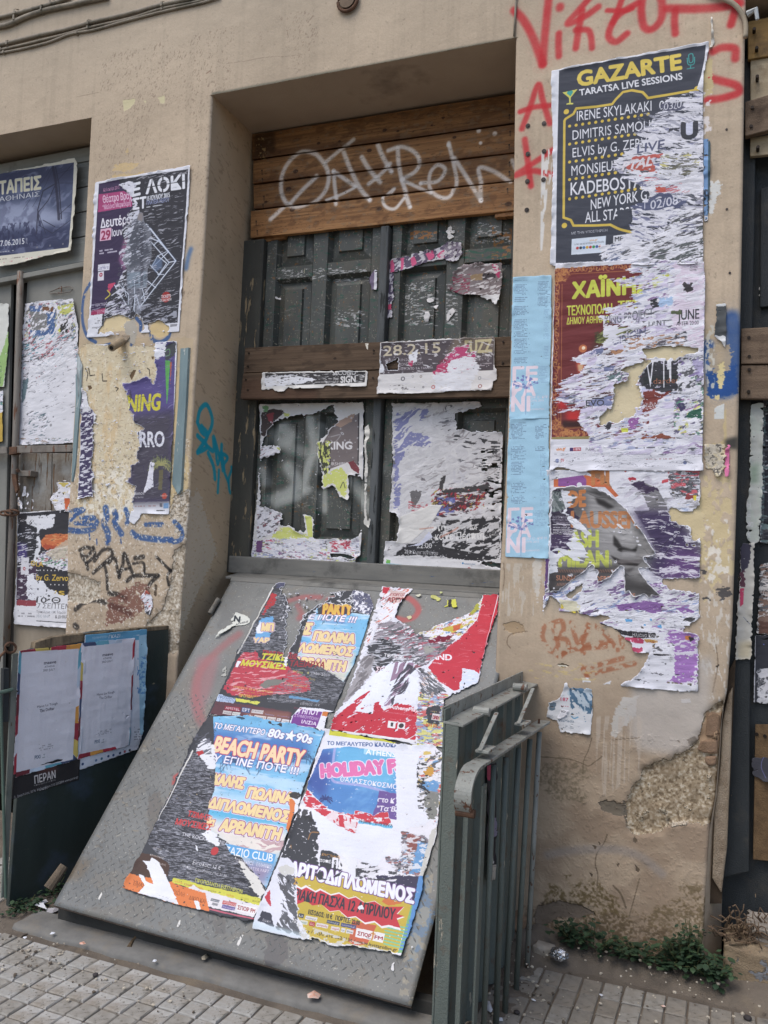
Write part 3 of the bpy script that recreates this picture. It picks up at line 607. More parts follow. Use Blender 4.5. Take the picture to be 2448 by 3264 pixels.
# ---- cables along the lintel
cabm=M('cable_grey',(150,142,128),(128,120,106),(30,30,30),.7,.3,.001,dirt=(96,92,80),dirt_t=.5,dirt_s=9.)
CB=[([(-60,118),(0,100),(120,70),(290,25),(380,-12)],.009,'uppermost thick cable crossing the top left corner of the wall'),([(-60,160),(0,148),(60,135),(150,95),(260,60),(400,30),(580,-10)],.011,'thick sagging cable second from the top left corner'),([(-60,262),(0,245),(200,195),(340,165),(500,122),(700,75),(860,32),(1000,5),(1060,-12)],.0085,'thick upper cable of the lower bundle on the lintel'),([(-60,282),(0,268),(150,235),(330,190),(500,145),(700,100),(860,50),(1050,12),(1130,-12)],.0055,'thin middle cable of the lower bundle on the lintel'),([(-60,300),(0,286),(110,265),(250,232),(380,184),(500,163),(640,124),(800,82),(880,62),(1070,20),(1170,-12)],.0055,'lowest wavy thin cable of the lower bundle on the lintel')]
for k,(P,r,lab)in enumerate(CB):
 pts=[tuple(WALL.hit([p])[0]+np.array([0,-r-.001,0]))for p in catmull(vw(*Z1,P),5)]
 ro=empty('cable',pts[len(pts)//2],lab,'cable','cables clipped along the lintel')
 G().tube(pts,r,8).obj('cable_sheath',cabm,ro,smooth=True)
 for q in([(95,72),(285,22)],[(235,55),(95,105)],[(50,235),(480,128),(870,32)],[(12,265),(475,150),(865,52)],[(30,280),(415,178)])[k]:
  c=WALL.hit(vw(*Z1,[q]))[0];g=G();a=rnd.uniform(-.004,.004)
  g.add([(c[0]-.005,0,c[2]-r*2.2),(c[0]+.005,0,c[2]-r*2.2),(c[0]+.005+a,-2*r-.004,c[2]-r*1.1),(c[0]-.005+a,-2*r-.004,c[2]-r*1.1),(c[0]-.005+a,-2*r-.004,c[2]+r*1.1),(c[0]+.005+a,-2*r-.004,c[2]+r*1.1),(c[0]+.005,0,c[2]+r*2.2),(c[0]-.005,0,c[2]+r*2.2)],[(0,1,2,3),(3,2,5,4),(4,5,6,7)])
  g.obj('cable_clip',cabm,ro)
P=[(1640,118),(1643,60),(1646,0),(1648,-30)];pts=[tuple(WALL.hit([p])[0]+np.array([0,-.006,0]))for p in P]
tag(G().tube(pts,.004,8).obj('cable',cabm,smooth=True),'thin painted wire running up from the right corner of the door lintel','cable')
P=[(2250,-30),(2310,-2),(2345,18),(2368,50),(2377,80),(2376,120)];pts=[tuple(ypl(-.012).hit([p])[0])for p in catmull(P,5)]
ro=empty('conduit',pts[-1],'beige bent conduit at the top corner of the right pier with a loose plastic end','conduit')
G().tube(pts,.008,10).obj('pipe',M('conduit_beige',(168,156,136)),ro,smooth=True);c=np.array(pts[-6])
G().tube([c+np.array([.004,-.01,.03]),c+np.array([.03,-.02,.035]),c+np.array([.035,-.02,.0])],.011,6,r1=.006).obj('plastic_end',M('clear_plastic',(200,205,205),rough=.3),ro)
c=WALL.hit([(1112,8)])[0]
ro=empty('lamp_holder',c,'rusty round lamp holder on the wall at the top edge above the door','lamp')
a=[2*math.pi*k/20 for k in range(21)];rust=M('rusty_iron',(112,84,66),(80,62,52),(40,40,40),.8,.6,metal=.3)
G().tube([(c[0]+.042*math.cos(t),-.012,c[2]+.042*math.sin(t))for t in a],.007,8).obj('ring',rust,ro,smooth=True);G().tube([(c[0],0,c[2]),(c[0],-.02,c[2])],.032,16).obj('base',M('lamp_base',(128,110,92)),ro)
# ---- stub pipe, hook and zinc strips on the left pier
c=WALL.hit([(392,1086)])[0];stubm=M('stub_clay',(158,142,118),(140,124,102),(30,30,30),.9,.5)
ro=empty('stub_pipe',c,'short clay coloured pipe stub poking out of the left pier between two posters','pipe')
d=np.array([.012,-.085,-.052]);g=G().tube([c+np.array([0,.02,.012]),c,c+d],.0165,14)
g.obj('pipe',stubm,ro,smooth=False);G().tube([c+d*1.001,c+d*1.02],.009,10).obj('bore_shade',M('dark_void',(40,38,36)),ro);G().blob(tuple(c+np.array([.012,-.0,.01])),.022,3,2,.3,(1,.5,1)).obj('mortar_collar',jm,ro)  # dark disc carries the shade inside the hollow pipe end
zinc=M('zinc',(140,158,160),(112,130,134),(10,10,3),.55,.4,.001,metal=.35,chip=(188,192,186),chip_t=.62,chip_s=(60,60,12),dirt=(170,150,118),dirt_t=.62,dirt_s=9.)
def strip(P,ins,lab):
 A=WALL.hit(vw(*Z5,P));n=len(A)//2;L=A[:n];R_=A[n:][::-1];g=G();vs=[]
 for l,r_ in zip(L,R_):
  m_=(l+r_)/2;vs+=[l+np.array([0,.001,0]),l+np.array([.004,-ins,0]),m_+np.array([0,-ins*.7,0]),r_+np.array([-.004,-ins*1.3,0]),r_+np.array([0,.001,0])]
 g.add(vs,[(i*5+j,i*5+j+1,i*5+j+6,i*5+j+5)for i in range(n-1)for j in range(4)]+[(0,1,2,3,4),tuple(5*(n-1)+j for j in(4,3,2,1,0))])
 o=g.obj('metal_strip',zinc);tag(o,lab,'metal strip','zinc strips on the left pier');return o
strip([(1342,145),(1328,500),(1305,800),(1283,1090),(1280,1150),(1335,1225),(1360,1190),(1378,820),(1398,500),(1415,138)],.008,'blue grey zinc strip with pointed lower end, right of the purple torn poster')
strip([(560,340),(562,520),(552,700),(540,880),(528,1130),(548,1130),(570,1000),(590,700),(610,500),(612,300)],.004,'narrow dented zinc strip at the left edge of the left pier')
# loose metal foil curl at its top
g=G().slab(ypl(-.004).hit(vw(*Z5,[(575,170),(612,270),(600,470),(580,500),(568,300)])),(0,.003,0));tag(g.obj('metal_flap',M('flap_grey',(196,204,204),(90,96,98),(30,30,10),.5,metal=.3)),'small torn grey flap sticking at the top of the narrow zinc strip','scrap')
# ================================================================== LEFT OPENING
greyp=M('grey_paint',(138,138,132),(122,122,117),(6,6,2),.75,.5,.002,chip=(150,122,94),chip_t=.70,chip_s=(26,26,6),dirt=(104,102,98),dirt_t=.56,dirt_s=5.)
greyl=M('grey_slat',(150,152,148),(128,130,126),(3,20,30),.7,.5,.002,chip=(186,186,184),chip_t=.64,chip_s=(12,30,60),dirt=(108,108,104),dirt_t=.56,dirt_s=6.)
LO=empty('shuttered_window',(-3.2,.2,1.5),'grey boarded shutter in the left opening with a vertical pipe and iron bar','shutter')
PY=ypl(.2)
def slat(yA,yB,pl,name,mat,par,x0=-60,x1=310,sl=-.195,dep=.025,xr=None):
 P=pl.hit([(x0,yA+(x0-253)*sl),(x1,yA+(x1-253)*sl),(x1,yB+(x1-253)*sl),(x0,yB+(x0-253)*sl)])
 return G().slab(P,(0,dep,0)).obj(name,mat,par,bev=.003)
js=[472,519,599,677,756,838]
for i in range(5):slat(js[i]+1.5,js[i+1]-1.5,ypl(.2+.004*(i%2)),'board',greyl,LO)
slat(836,852,ypl(.165),'transom',greyp,LO,dep=.06)
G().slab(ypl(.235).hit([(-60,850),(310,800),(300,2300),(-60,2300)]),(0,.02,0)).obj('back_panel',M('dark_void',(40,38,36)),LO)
G().slab(PY.hit([(-90,925),(36,892),(6,2250),(-90,2250)]),(0,.02,0)).obj('leaf',greyp,LO,bev=.003)
G().slab(PY.hit([(88,872),(300,838),(262,1424),(60,1428)]),(0,.02,0)).obj('leaf',greyp,LO,bev=.003)
woodb=M('bare_board',(132,126,118),(116,106,94),(14,14,2),.85,.8,.003,chip=(114,94,76),chip_t=.58,chip_s=(50,50,5),dirt=(150,150,146),dirt_t=.42,dirt_s=8.)
G().slab(PY.hit([(60,1444),(165,1444),(162,1632),(56,1636)]),(0,.02,0)).obj('board',woodb,LO,bev=.003)
G().slab(PY.hit([(167,1444),(262,1444),(255,1630),(164,1632)]),(0,.02,0)).obj('board',woodb,LO,bev=.003)
G().slab(PY.hit([(52,1640),(260,1636),(250,2200),(40,2200)]),(0,.015,0)).obj('leaf',M('leaf_tan',(150,140,124),(128,118,104),(9,9,3),.8,.5),LO)
rpp=M('rusty_pipe',(136,130,122),(112,106,100),(20,20,4),.6,.5,.002,metal=.2,chip=(110,78,60),chip_t=.60,chip_s=(60,60,10),dirt=(92,84,78),dirt_t=.55,dirt_s=8.)
pp=ypl(.165).hit([(66,866),(60,1050),(50,1400),(38,1700),(20,2060)])
G().tube([tuple(p)for p in pp],.0165,12).obj('pipe',rpp,LO,smooth=True)
G().slab(ypl(.15).hit([(-60,1424),(20,1424),(22,1446),(-60,1448)]),(0,.012,0)).obj('iron_bar',rpp,LO,bev=.002);G().slab(ypl(.135).hit([(52,1421),(232,1418),(228,1440),(50,1444)]),(0,.012,0)).obj('iron_bar',rpp,LO,bev=.002)
G().slab(ypl(.13).hit([(28,1425),(52,1423),(52,1446),(28,1450)]),(0,.03,0)).obj('bracket',rust,LO,bev=.002)
G().slab(ypl(.15).hit([(60,1500),(98,1500),(96,1518),(58,1518)]),(0,.05,0)).obj('latch',rpp,LO,bev=.003)
g=G().tube([ypl(.15).hit([(56,1499)])[0],ypl(.12).hit([(58,1500)])[0]],.008,10);g.obj('bolt',rust,LO)
g=G();a=np.linspace(0,2*math.pi,15)
for cx,cy,rx,ry in((20,1636,20,7),(38,1634,22,9)):
 g.tube([ypl(.12+.01*math.sin(t*2)).hit([(cx+rx*math.cos(t),cy+ry*math.sin(t))])[0]for t in a],.0055,7)
ro=empty('chain',g.v[0],'rusty chain loops round the vertical pipe at the left edge','chain');g.obj('link',rust,ro,smooth=True)
g=G().slab(ypl(.13).hit([(36,1510),(50,1512),(56,1560),(50,1572),(40,1540)]),(0,.012,0));tag(g.obj('hasp',rust),'rusty hanging hasp beside the pipe above the chain','hasp')
g=G()
g.tube([ypl(.19).hit([p])[0]for p in[(160,930),(190,918),(225,913),(232,922),(225,930),(190,934),(160,936),(158,932)]],.0025,6);g.tube([ypl(.19).hit([p])[0]for p in[(195,912),(196,935)]],.003,6)
g.obj('wire_ring',rpp,LO)
# ================================================================== DOOR OPENING
# old paint, flecks and sprayed white that lie on the door itself
fc=Cv(ypl(.36),[(770,640),(1640,640),(1640,1860)],620,(71,74,71),seed=12);FF=(0,fc.W,0,fc.H);fc.v=(700,1200,1.659)
fc.im*=(1+(fc.nz(FF,90,200,0,3,1)-.5)*.35)[...,None];fc.put(FF,sst(fc.nz(FF,120,90,0,3,2),.48,.68)*.45,(92,86,74))
fc.put(FF,sst(fc.nz(FF,14,5,0,4,3),.66,.69)*sst(fc.nz(FF,110,70,0,2,4),.56,.68)*.6,(140,140,136));fc.put(FF,sst(fc.nz(FF,4,10,0,3,5),.76,.79)*.8,(176,168,146));fc.put(FF,sst(fc.nz(FF,12,16,0,4,6),.76,.78)*.8,(126,86,48));fc.put(FF,sst(fc.nz(FF,26,8,0,4,7),.69,.71)*.8,(40,78,64));fc.put(FF,sst(fc.nz(FF,3,60,0,3,8),.74,.8)*.3,(126,122,110))
WS=(176,180,176)
for S,wd,a in(([(330,260),(290,300),(320,350),(370,320),(330,270)],50,.6),([(480,230),(500,380),(470,480),(440,590)],36,.6),([(230,500),(240,560)],34,.5),([(270,650),(360,620),(400,560),(360,480)],46,.6),([(370,380),(450,400)],40,.4),([(540,620),(545,700)],34,.6),([(690,530),(740,620),(790,700)],44,.6),([(800,560),(860,480)],40,.35),([(800,300),(830,420),(820,640)],30,.3),([(470,600),(400,640),(290,680)],30,.5),([(535,260),(530,500)],24,.5)):fc.spray(S,wd*1.1,WS,min(.95,a*1.45),.8,grain=.2)
fc.v=(700,650,1.659)
for P in([(1350,90),(1530,130),(1530,200),(1345,200)],[(970,420),(1150,400),(1150,640),(970,640)],[(1200,420),(1260,420),(1260,650),(1200,640)],[(300,350),(780,330),(780,400),(300,410)],[(600,560),(760,560),(760,660),(600,640)]):fc.streak(P,(186,186,186),.60,16,4,0,.85,seed=len(P)+P[0][0])
fc.streak([(1440,120),(1540,120),(1540,310),(1440,300)],(140,96,52),.55,18,12,0,.9,seed=5);fc.streak([(1000,140),(1150,140),(1140,190),(1000,180)],(150,96,44),.5,14,9,0,.9,seed=6);fc.streak([(1280,240),(1540,240),(1540,290),(1280,290)],(36,84,66),.55,30,6,0,.9,seed=7)
fc.v=(0,0,1)
def doormat(name,tint):
 m=fc.mat(name,.5,3.,.5,fine=.12,fine_s=260,spec=.4);n=m.node_tree.nodes;L=m.node_tree.links
 t=[x for x in n if x.type=='TEX_IMAGE'][0];tc=n.new('ShaderNodeTexCoord');sp=n.new('ShaderNodeSeparateXYZ');L.new(tc.outputs['Object'],sp.inputs[0]);cb=n.new('ShaderNodeCombineXYZ')
 for o,a,b,i in(('X',fc.x0,fc.W/fc.ppm,0),('Z',fc.y0,fc.H/fc.ppm,1)):
  r=n.new('ShaderNodeMapRange');r.clamp=False;r.inputs['From Min'].default_value=a;r.inputs['From Max'].default_value=a+b;L.new(sp.outputs[o],r.inputs['Value']);L.new(r.outputs[0],cb.inputs[i])
 L.new(cb.outputs[0],t.inputs['Vector']);t.extension='EXTEND';return m
FF2=1;dg_=doormat('door_paint',1)
dg2=dg_
DR=empty('double_door',(-1.45,.36,1.2),'dark green grey panelled double door with flaking paint and paper scraps','door')
YD=.355
def dz(px,py,y=YD):return ypl(y).hit([(px,py)])[0]
def Zx(x,y=981):return dz(700+x/1.659,y)[0]
zt=dz(900,740)[2]+.06;zb=1.19
xs=dict(j0=-2.12,j1=Zx(235),a0=Zx(290),a1=Zx(480),b0=Zx(560),b1=Zx(790),m0=Zx(848),m1=Zx(897),c0=Zx(950),c1=Zx(1190),d0=Zx(1285),d1=Zx(1535))
zr=[dz(830,858)[2],dz(830,897)[2],dz(850,1318)[2]-.0,dz(850,1712)[2]]
def box(name,x0,x1,y0,y1,z0,z1,mat,par,bev=.003,**k):
 g=G();g.box((x0,y0,z0),(x1,y1,z1));return g.obj(name,mat,par,bev=bev,**k)
leafs=[box('door_leaf',-2.11,xs['m0']+.02,.385,.40,zb,zt,dg2,DR),box('door_leaf',xs['m1']-.02,-.82,.385,.40,zb,zt,dg2,DR)]
box('door_frame',xs['j0'],xs['j1'],.325,.39,zb,dz(815,764,.33)[2],M('frame_paint',(74,74,68),(60,60,56),(14,14,4),.7,.7,.003,chip=(146,130,104),chip_t=.60,chip_s=(50,50,8)),DR,.005)
for a_,b_ in(('j1','a0'),('a1','b0'),('b1','m0'),('m1','c0'),('c1','d0')):
 box('stile',xs[a_],xs[b_]-.0008,YD,.386,zb,zt,dg_,leafs[xs[a_]>xs['m0']],.004)
box('stile',xs['d1'],xs['d1']+.09,YD,.386,zb,zt,dg_,leafs[1])
box('meeting_post',xs['m0']+.003,xs['m1']-.003,.318,YD+.02,zb+.02,dz(1228,719,.32)[2],M('post_paint',(92,96,98),(66,70,70),(20,20,3),.6,.8,.003,chip=(40,44,44),chip_t=.6,chip_s=(60,60,6)),DR,.006)
rows=[(zr[0],zt+.0),(zr[2]+.12,zr[1]),(zr[3],zr[2])]
for a_,b_ in(('a0','a1'),('b0','b1'),('c0','c1'),('d0','d1')):
 x0,x1=xs[a_],xs[b_]
 for z0,z1 in((zr[1],zr[0]),(zr[2],zr[2]+.12),(zb,zr[3])):box('rail',x0-.0005,x1+.0005,YD+.0015,.386,z0,z1,dg_,leafs[x0>xs['m0']],.003)
 for z0,z1 in rows:
  g=G();m1=.012;m2=.045;yA,yB,yC=.384,.362,.372
  def rc4(m,y):return[(x0+m,y,z0+m),(x1-m,y,z0+m),(x1-m,y,z1-m),(x0+m,y,z1-m)]
  g.add([(x0,YD+.002,z0),(x1,YD+.002,z0),(x1,YD+.002,z1),(x0,YD+.002,z1)]+rc4(m1,yA)+rc4(m2,yB+.012)+rc4(m2+.004,yB),[(0,1,5,4),(1,2,6,5),(2,3,7,6),(3,0,4,7),(4,5,9,8),(5,6,10,9),(6,7,11,10),(7,4,8,11),(8,9,13,12),(9,10,14,13),(10,11,15,14),(11,8,12,15),(12,13,14,15)])
  g.obj('panel',dg2,leafs[x0>xs['m0']])
# sill and lower board
silm=M('sill_paint',(122,121,116),(106,106,103),(5,30,30),.6,.5,.002,chip=(74,92,120),chip_t=.68,chip_s=(14,60,60),dirt=(74,74,72),dirt_t=.5,dirt_s=7.)
SI=empty('door_sill',(-1.45,.3,1.17),'dented grey sheet sill under the double door above the sloping hatch','sill')
G().slab([(-2.10,.315,1.265),(-.83,.315,1.262),(-.83,.315,1.19),(-2.10,.315,1.19)],(0,.05,0)).obj('kick_board',silm,SI,bev=.004)
G().slab([(-2.05,.215,1.178),(-.83,.215,1.176),(-.83,.215,1.166),(-2.05,.215,1.166)],(0,.12,.016)).obj('sill_sheet',silm,SI,bev=.003)
# hoarding planks with the white tag
hc=Cv(ypl(.34),[(760,280),(1680,800)],700,(134,92,52),seed=8);F_=(0,hc.W,0,hc.H)
def wood(c,base,dark,light,sd_,sy=3.2):
 Fw=(0,c.W,0,c.H);w1=c.nz(Fw,260,sy*2.2,0,4,sd_);w2=c.nz(Fw,90,sy*.5,0,3,sd_+1);w3=c.nz(Fw,60,30,10,3,sd_+2)
 c.im[:]=np.array(base)/255.;c.put(Fw,sst(w1,.45,.75)*.42,dark);c.put(Fw,sst(w2,.52,.72)*.22,dark);c.put(Fw,sst(w1,.45,.3)*.5,light);c.put(Fw,sst(w3,.56,.74)*.5,dark);c.h+=(w2-.5)*.9
def knot(c,p,r,dark):
 q=c.c([p])[0];R_=r*c.ppm/1000;wn=c.win(np.array([q]),R_*3);X,Y=np.meshgrid(np.arange(wn[0],wn[1])-q[0],np.arange(wn[2],wn[3])-q[1]);dd=np.hypot(X/1.5,Y)/R_
 c.put(wn,(sst(dd,1.15,.8)*.85+sst(np.abs((dd*3)%1-.5),.2,.0)*sst(dd,2.4,1)*.3).clip(0,1).astype(np.float32),dark,0)
wood(hc,(148,106,66),(96,64,38),(176,132,86),3)
hc.v=(700,100,1.659)
for i,(x,y,r)in enumerate([(870,520,7),(1180,455,5),(1120,495,4),(360,832,10),(400,740,9),(520,590,6),(790,630,8),(1530,920,10),(390,950,9),(850,945,8),(655,845,4),(940,525,5),(630,580,5),(1240,560,6),(240,900,6),(1070,800,5)]):knot(hc,(x,y),r,(62,38,22))
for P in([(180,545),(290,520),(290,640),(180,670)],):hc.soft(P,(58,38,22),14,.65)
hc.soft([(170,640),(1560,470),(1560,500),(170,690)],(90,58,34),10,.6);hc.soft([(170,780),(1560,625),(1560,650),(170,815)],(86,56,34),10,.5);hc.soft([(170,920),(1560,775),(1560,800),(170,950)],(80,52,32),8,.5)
hc.streak([(190,560),(240,550),(240,680),(190,680)],(190,160,110),.6,10,14,60,.8);hc.streak([(650,470),(1560,330),(1560,400),(650,520)],(104,76,50),.56,40,8,0,.6,seed=5)
TW=(240,234,230)
for S,wd in(([(500,640),(420,640),(345,720),(320,820),(345,900),(410,935),(500,900),(560,830),(570,740),(520,660),(470,635)],17),([(510,765),(430,840),(350,930),(275,1000)],17),([(560,690),(620,640),(705,570)],15),([(655,640),(690,730),(740,830),(800,900)],17),([(600,740),(605,820),(620,920)],15),([(600,740),(660,780),(710,815)],15),([(560,890),(640,860),(720,820)],11),([(750,665),(790,730),(845,795)],17),([(785,805),(840,760),(900,700)],15),([(835,600),(860,660),(905,740)],17),([(940,620),(945,700),(960,780),(1010,935)],16),([(890,630),(960,610),(1030,640),(1055,690),(1030,740),(960,780)],15),([(960,785),(1040,820),(1120,860)],13),([(890,870),(920,830),(870,880),(880,930),(930,945),(980,890)],12),([(1060,800),(1150,790),(1190,730),(1150,705),(1110,750),(1110,830),(1160,880),(1220,880),(1250,800),(1235,700),(1210,590)],14),([(1240,670),(1310,780),(1385,900)],15),([(1385,900),(1380,800),(1370,720),(1450,740),(1540,800)],15),([(1545,680),(1560,720)],14)):
 hc.spray(S,wd*1.15,TW,.95,.7,grain=.2)
for p,r in(((1368,525),12),((1453,540),12),((1378,590),9),((1060,803),10),((710,818),9),((798,897),9),((905,738),8),((1208,600),11),((1385,903),10),((1013,935),8)):hc.spray([p,(p[0]+1,p[1]+1)],r*1.5,TW,.95,.5,smooth=False)
for j_,(ya,yb,tone)in enumerate(((545,678,-.10),(680,806,.02),(808,944,-.05),(946,1095,.06))):
 wn,m=hc.poly([(160,ya),(1590,ya-215),(1590,yb-(150 if j_ else 195)),(160,yb)]);hc.im[wn[2]:wn[3],wn[0]:wn[1]]*=(1+tone*m)[...,None]
hc.put(F_,sst(hc.nz(F_,30,16,0,4,21),.60,.72)*.35,(120,108,94));hc.put(F_,sst(np.abs(hc.nz(F_,300,7,0,3,22)-.5),.006,.002)*.7,(46,32,22),-.8)
for x,y in((215,600),(215,650),(222,735),(224,780),(230,870),(225,915),(200,1010),(205,1060),(1530,370),(1530,440),(1535,530),(1530,600),(1530,690),(1530,740),(1525,840)):hc.spray([(x,y),(x+1,y+22)],5,(52,38,30),.55,.9,smooth=False);hc.disc(hc.c([(x,y)])[0],3.5,(44,36,32))
hm=hc.mat('pine_plank',.6,3.,.8,spec=.3)
def cplank(cv,pl,P,name,mat,par,dep=.025,bev=.002,wob=1.5,top=True):
 """plank cut from px outline corners TL,TR,BR,BL: subdivided, slightly uneven edges, uv from canvas"""
 A=pl.hit(P);N=24;g=G();vs=[];pr=(A[3]-A[0])/np.linalg.norm(A[3]-A[0]);sd_=rnd.random()*50
 for i in range(N+1):
  t=i/N;a=A[0]*(1-t)+A[1]*t;b=A[3]*(1-t)+A[2]*t;wa=(float(vn(np.float32(t*9+sd_),np.float32(3)))-.5)*wob/1000;wb=(float(vn(np.float32(t*11+sd_),np.float32(9)))-.5)*wob/1000
  a=a+pr*wa*2;b=b+pr*wb*2;bow=pl.n*wb;vs+=[a+bow,b+bow,b+bow-pl.n*dep,a+bow-pl.n*dep]
 fs=[(i*4,i*4+1,i*4+5,i*4+4)for i in range(N)]+[(i*4+1,i*4+2,i*4+6,i*4+5)for i in range(N)]+[(i*4+3,i*4,i*4+4,i*4+7)for i in range(N)]+[(3,2,1,0),(N*4,N*4+1,N*4+2,N*4+3)]
 g.add(vs,fs);q=(np.array(g.v)-cv.pl.o);g.uv=np.stack([(q@cv.pl.u-cv.x0)*cv.ppm/cv.W,(q@cv.pl.v-cv.y0)*cv.ppm/cv.H],1)
 return g.obj(name,mat,par,bev=bev)
HB=empty('plank_hoarding',(-1.45,.34,2.9),'four brown pine planks closing the door top, sprayed with a white tag','planks')
for k,P in enumerate(([(172,545),(1585,326),(1585,480),(172,676)],[(178,684),(1585,488),(1585,634),(176,803)],[(178,812),(1585,641),(1585,783),(180,940)],[(165,950),(1585,791),(1585,944),(163,1092)])):
 cplank(hc,ypl((.345,.342,.346,.328)[k]),vw(700,100,1.659,P),'plank',hm,HB,.024)
scr=M('screw_dark',(50,42,36),rough=.5,metal=.5)
for x,y in((215,1060),(1530,990),(1515,1058)):pass
cplank(hc,ypl(.350),vw(700,100,1.659,[(176,1100),(350,1075),(345,1092),(176,1125)]),'batten',hm,HB,.02);cplank(hc,ypl(.335),vw(700,100,1.659,[(1455,965),(1585,948),(1585,972),(1455,985)]),'batten',hm,HB,.03)
# two weathered planks across the middle
bc=Cv(ypl(.27),[(750,1060),(1660,1290)],700,(110,90,72),seed=9);wood(bc,(92,76,62),(58,47,38),(108,92,76),5,2.6);bc.v=(700,650,1.659)
bc.soft([(120,930),(520,900),(520,1040),(110,1040)],(84,62,50),18,.6)
for x,y,r in((610,818,5),(815,795,3),(155,790,3),(150,860,3),(150,985,3),(1495,850,3)):knot(bc,(x,y),r,(44,36,30))
for k in range(5):bc.spray([(545+0*k,795),(580+k*16,775+k*3),(610+k*18,790+k*8),(560,812+k*4)],2,(84,64,48),.35,.5)
bc.fill([(770,740),(788,738),(785,772),(778,765)],(216,212,200),2);bc.streak([(130,740),(1520,690),(1520,730),(130,770)],(74,60,48),.58,40,5,0,.6,seed=6)
bm_=bc.mat('weathered_plank',.8,3.,.9)
BPK=empty('plank_barrier',(-1.45,.27,2.0),'two weathered dark brown planks nailed across the middle of the double door','planks')
cplank(bc,ypl(.268),vw(700,650,1.659,[(135,760),(1575,700),(1572,858),(127,891)]),'plank',bm_,BPK,.028);cplank(bc,ypl(.265),vw(700,650,1.659,[(124,896),(1572,862),(1568,1018),(108,1032)]),'plank',bm_,BPK,.032)
box('batten',-2.06,-2.02,.30,.33,2.02,2.16,M('batten_wood',(96,78,60)),BPK);box('batten',-.95,-.9,.30,.33,2.02,2.16,M('batten_wood',(96,78,60)),BPK)
for x,y in((155,790),(150,860),(150,985),(140,930),(815,775),(812,920),(1500,730),(1498,840)):
 c=ypl(.266).hit(vw(700,650,1.659,[(x,y)]))[0];G().tube([c,c+np.array([0,-.004,0])],.004,7).obj('nail_head',scr,BPK)
# ================================================================== RIGHT OPENING
RO=empty('right_door',(.3,.14,1.2),'dark old wooden door with flaking paint in the right opening','door')
dkp=M('right_paint',(52,56,58),(40,44,46),(14,14,4),.6,.7,.003,chip=(150,128,104),chip_t=.69,chip_s=(40,40,9),dirt=(74,70,64),dirt_t=.56,dirt_s=6.)
G().slab(ypl(.10).hit([(2364,190),(2414,180),(2394,1290),(2388,2780),(2290,2800),(2330,1500),(2352,900)]),(0,.06,0)).obj('door_frame',dkp,RO,bev=.004)
G().box((-.02,.155,.1),(1.1,.17,HZ)).obj('leaf',dkp,RO)
G().slab(ypl(.135).hit([(2424,600),(2600,560),(2600,960),(2422,980)]),(0,.012,0)).obj('panel',dkp,RO,bev=.004)
G().slab(ypl(.125).hit([(2408,2310),(2600,2310),(2600,2760),(2400,2740)]),(0,.012,0)).obj('panel',M('chipboard',(114,92,66),(90,72,52),(40,40,40),.9,.8,.003,dirt=(60,44,30),dirt_t=.55,dirt_s=7.),RO,bev=.002)
for x,y in((2412,2340),(2438,2346)):
 c=ypl(.124).hit([(x,y)])[0];G().tube([c,c+np.array([0,-.003,0])],.006,8).obj('nail_head',scr,RO)
RP=empty('plank_hoarding',(.3,.06,2.8),'six mixed planks boarding up the right opening beside the pier','planks')
rw1=M('plank_yellow',(158,128,78),(122,96,60),(3,30,30),.75,.7,.002,dirt=(92,74,52),dirt_t=.5,dirt_s=7.)
rw2=M('plank_pale',(178,164,138),(160,144,118),(3,30,40),.85,.6,.002,dirt=(136,118,94),dirt_t=.55,dirt_s=12.)
rw3=M('plank_brown',(126,108,90),(100,84,70),(3,30,40),.8,.8,.003,dirt=(72,58,46),dirt_t=.52,dirt_s=8.)
for P,y,m_,dd in(([(2384,68),(2700,0),(2700,135),(2384,190)],.07,rw1,.02),([(2392,192),(2700,140),(2700,280),(2392,322)],.08,rw2,.02),([(2375,324),(2700,225),(2700,350),(2375,434)],.04,rw3,.028),([(2391,438),(2700,392),(2700,470),(2391,498)],.08,rw2,.02),([(2363,1047),(2700,1030),(2700,1158),(2362,1160)],.05,rw3,.025),([(2362,1164),(2700,1160),(2700,1275),(2360,1271)],.055,rw3,.025)):
 G().slab(ypl(y).hit(P),(0,dd,0)).obj('plank',m_,RP,bev=.003)
for x,y in((2404,92),(2412,152),(2414,243),(2398,342),(2394,402),(2416,468),(2387,1076),(2388,1136),(2388,1178),(2386,1248)):
 c=ypl(.036 if 330<y<430 else.049).hit([(x,y)])[0];G().tube([c+np.array([0,.03,0]),c+np.array([0,-.002,0])],.0055,8).obj('nail_head',scr,RP)
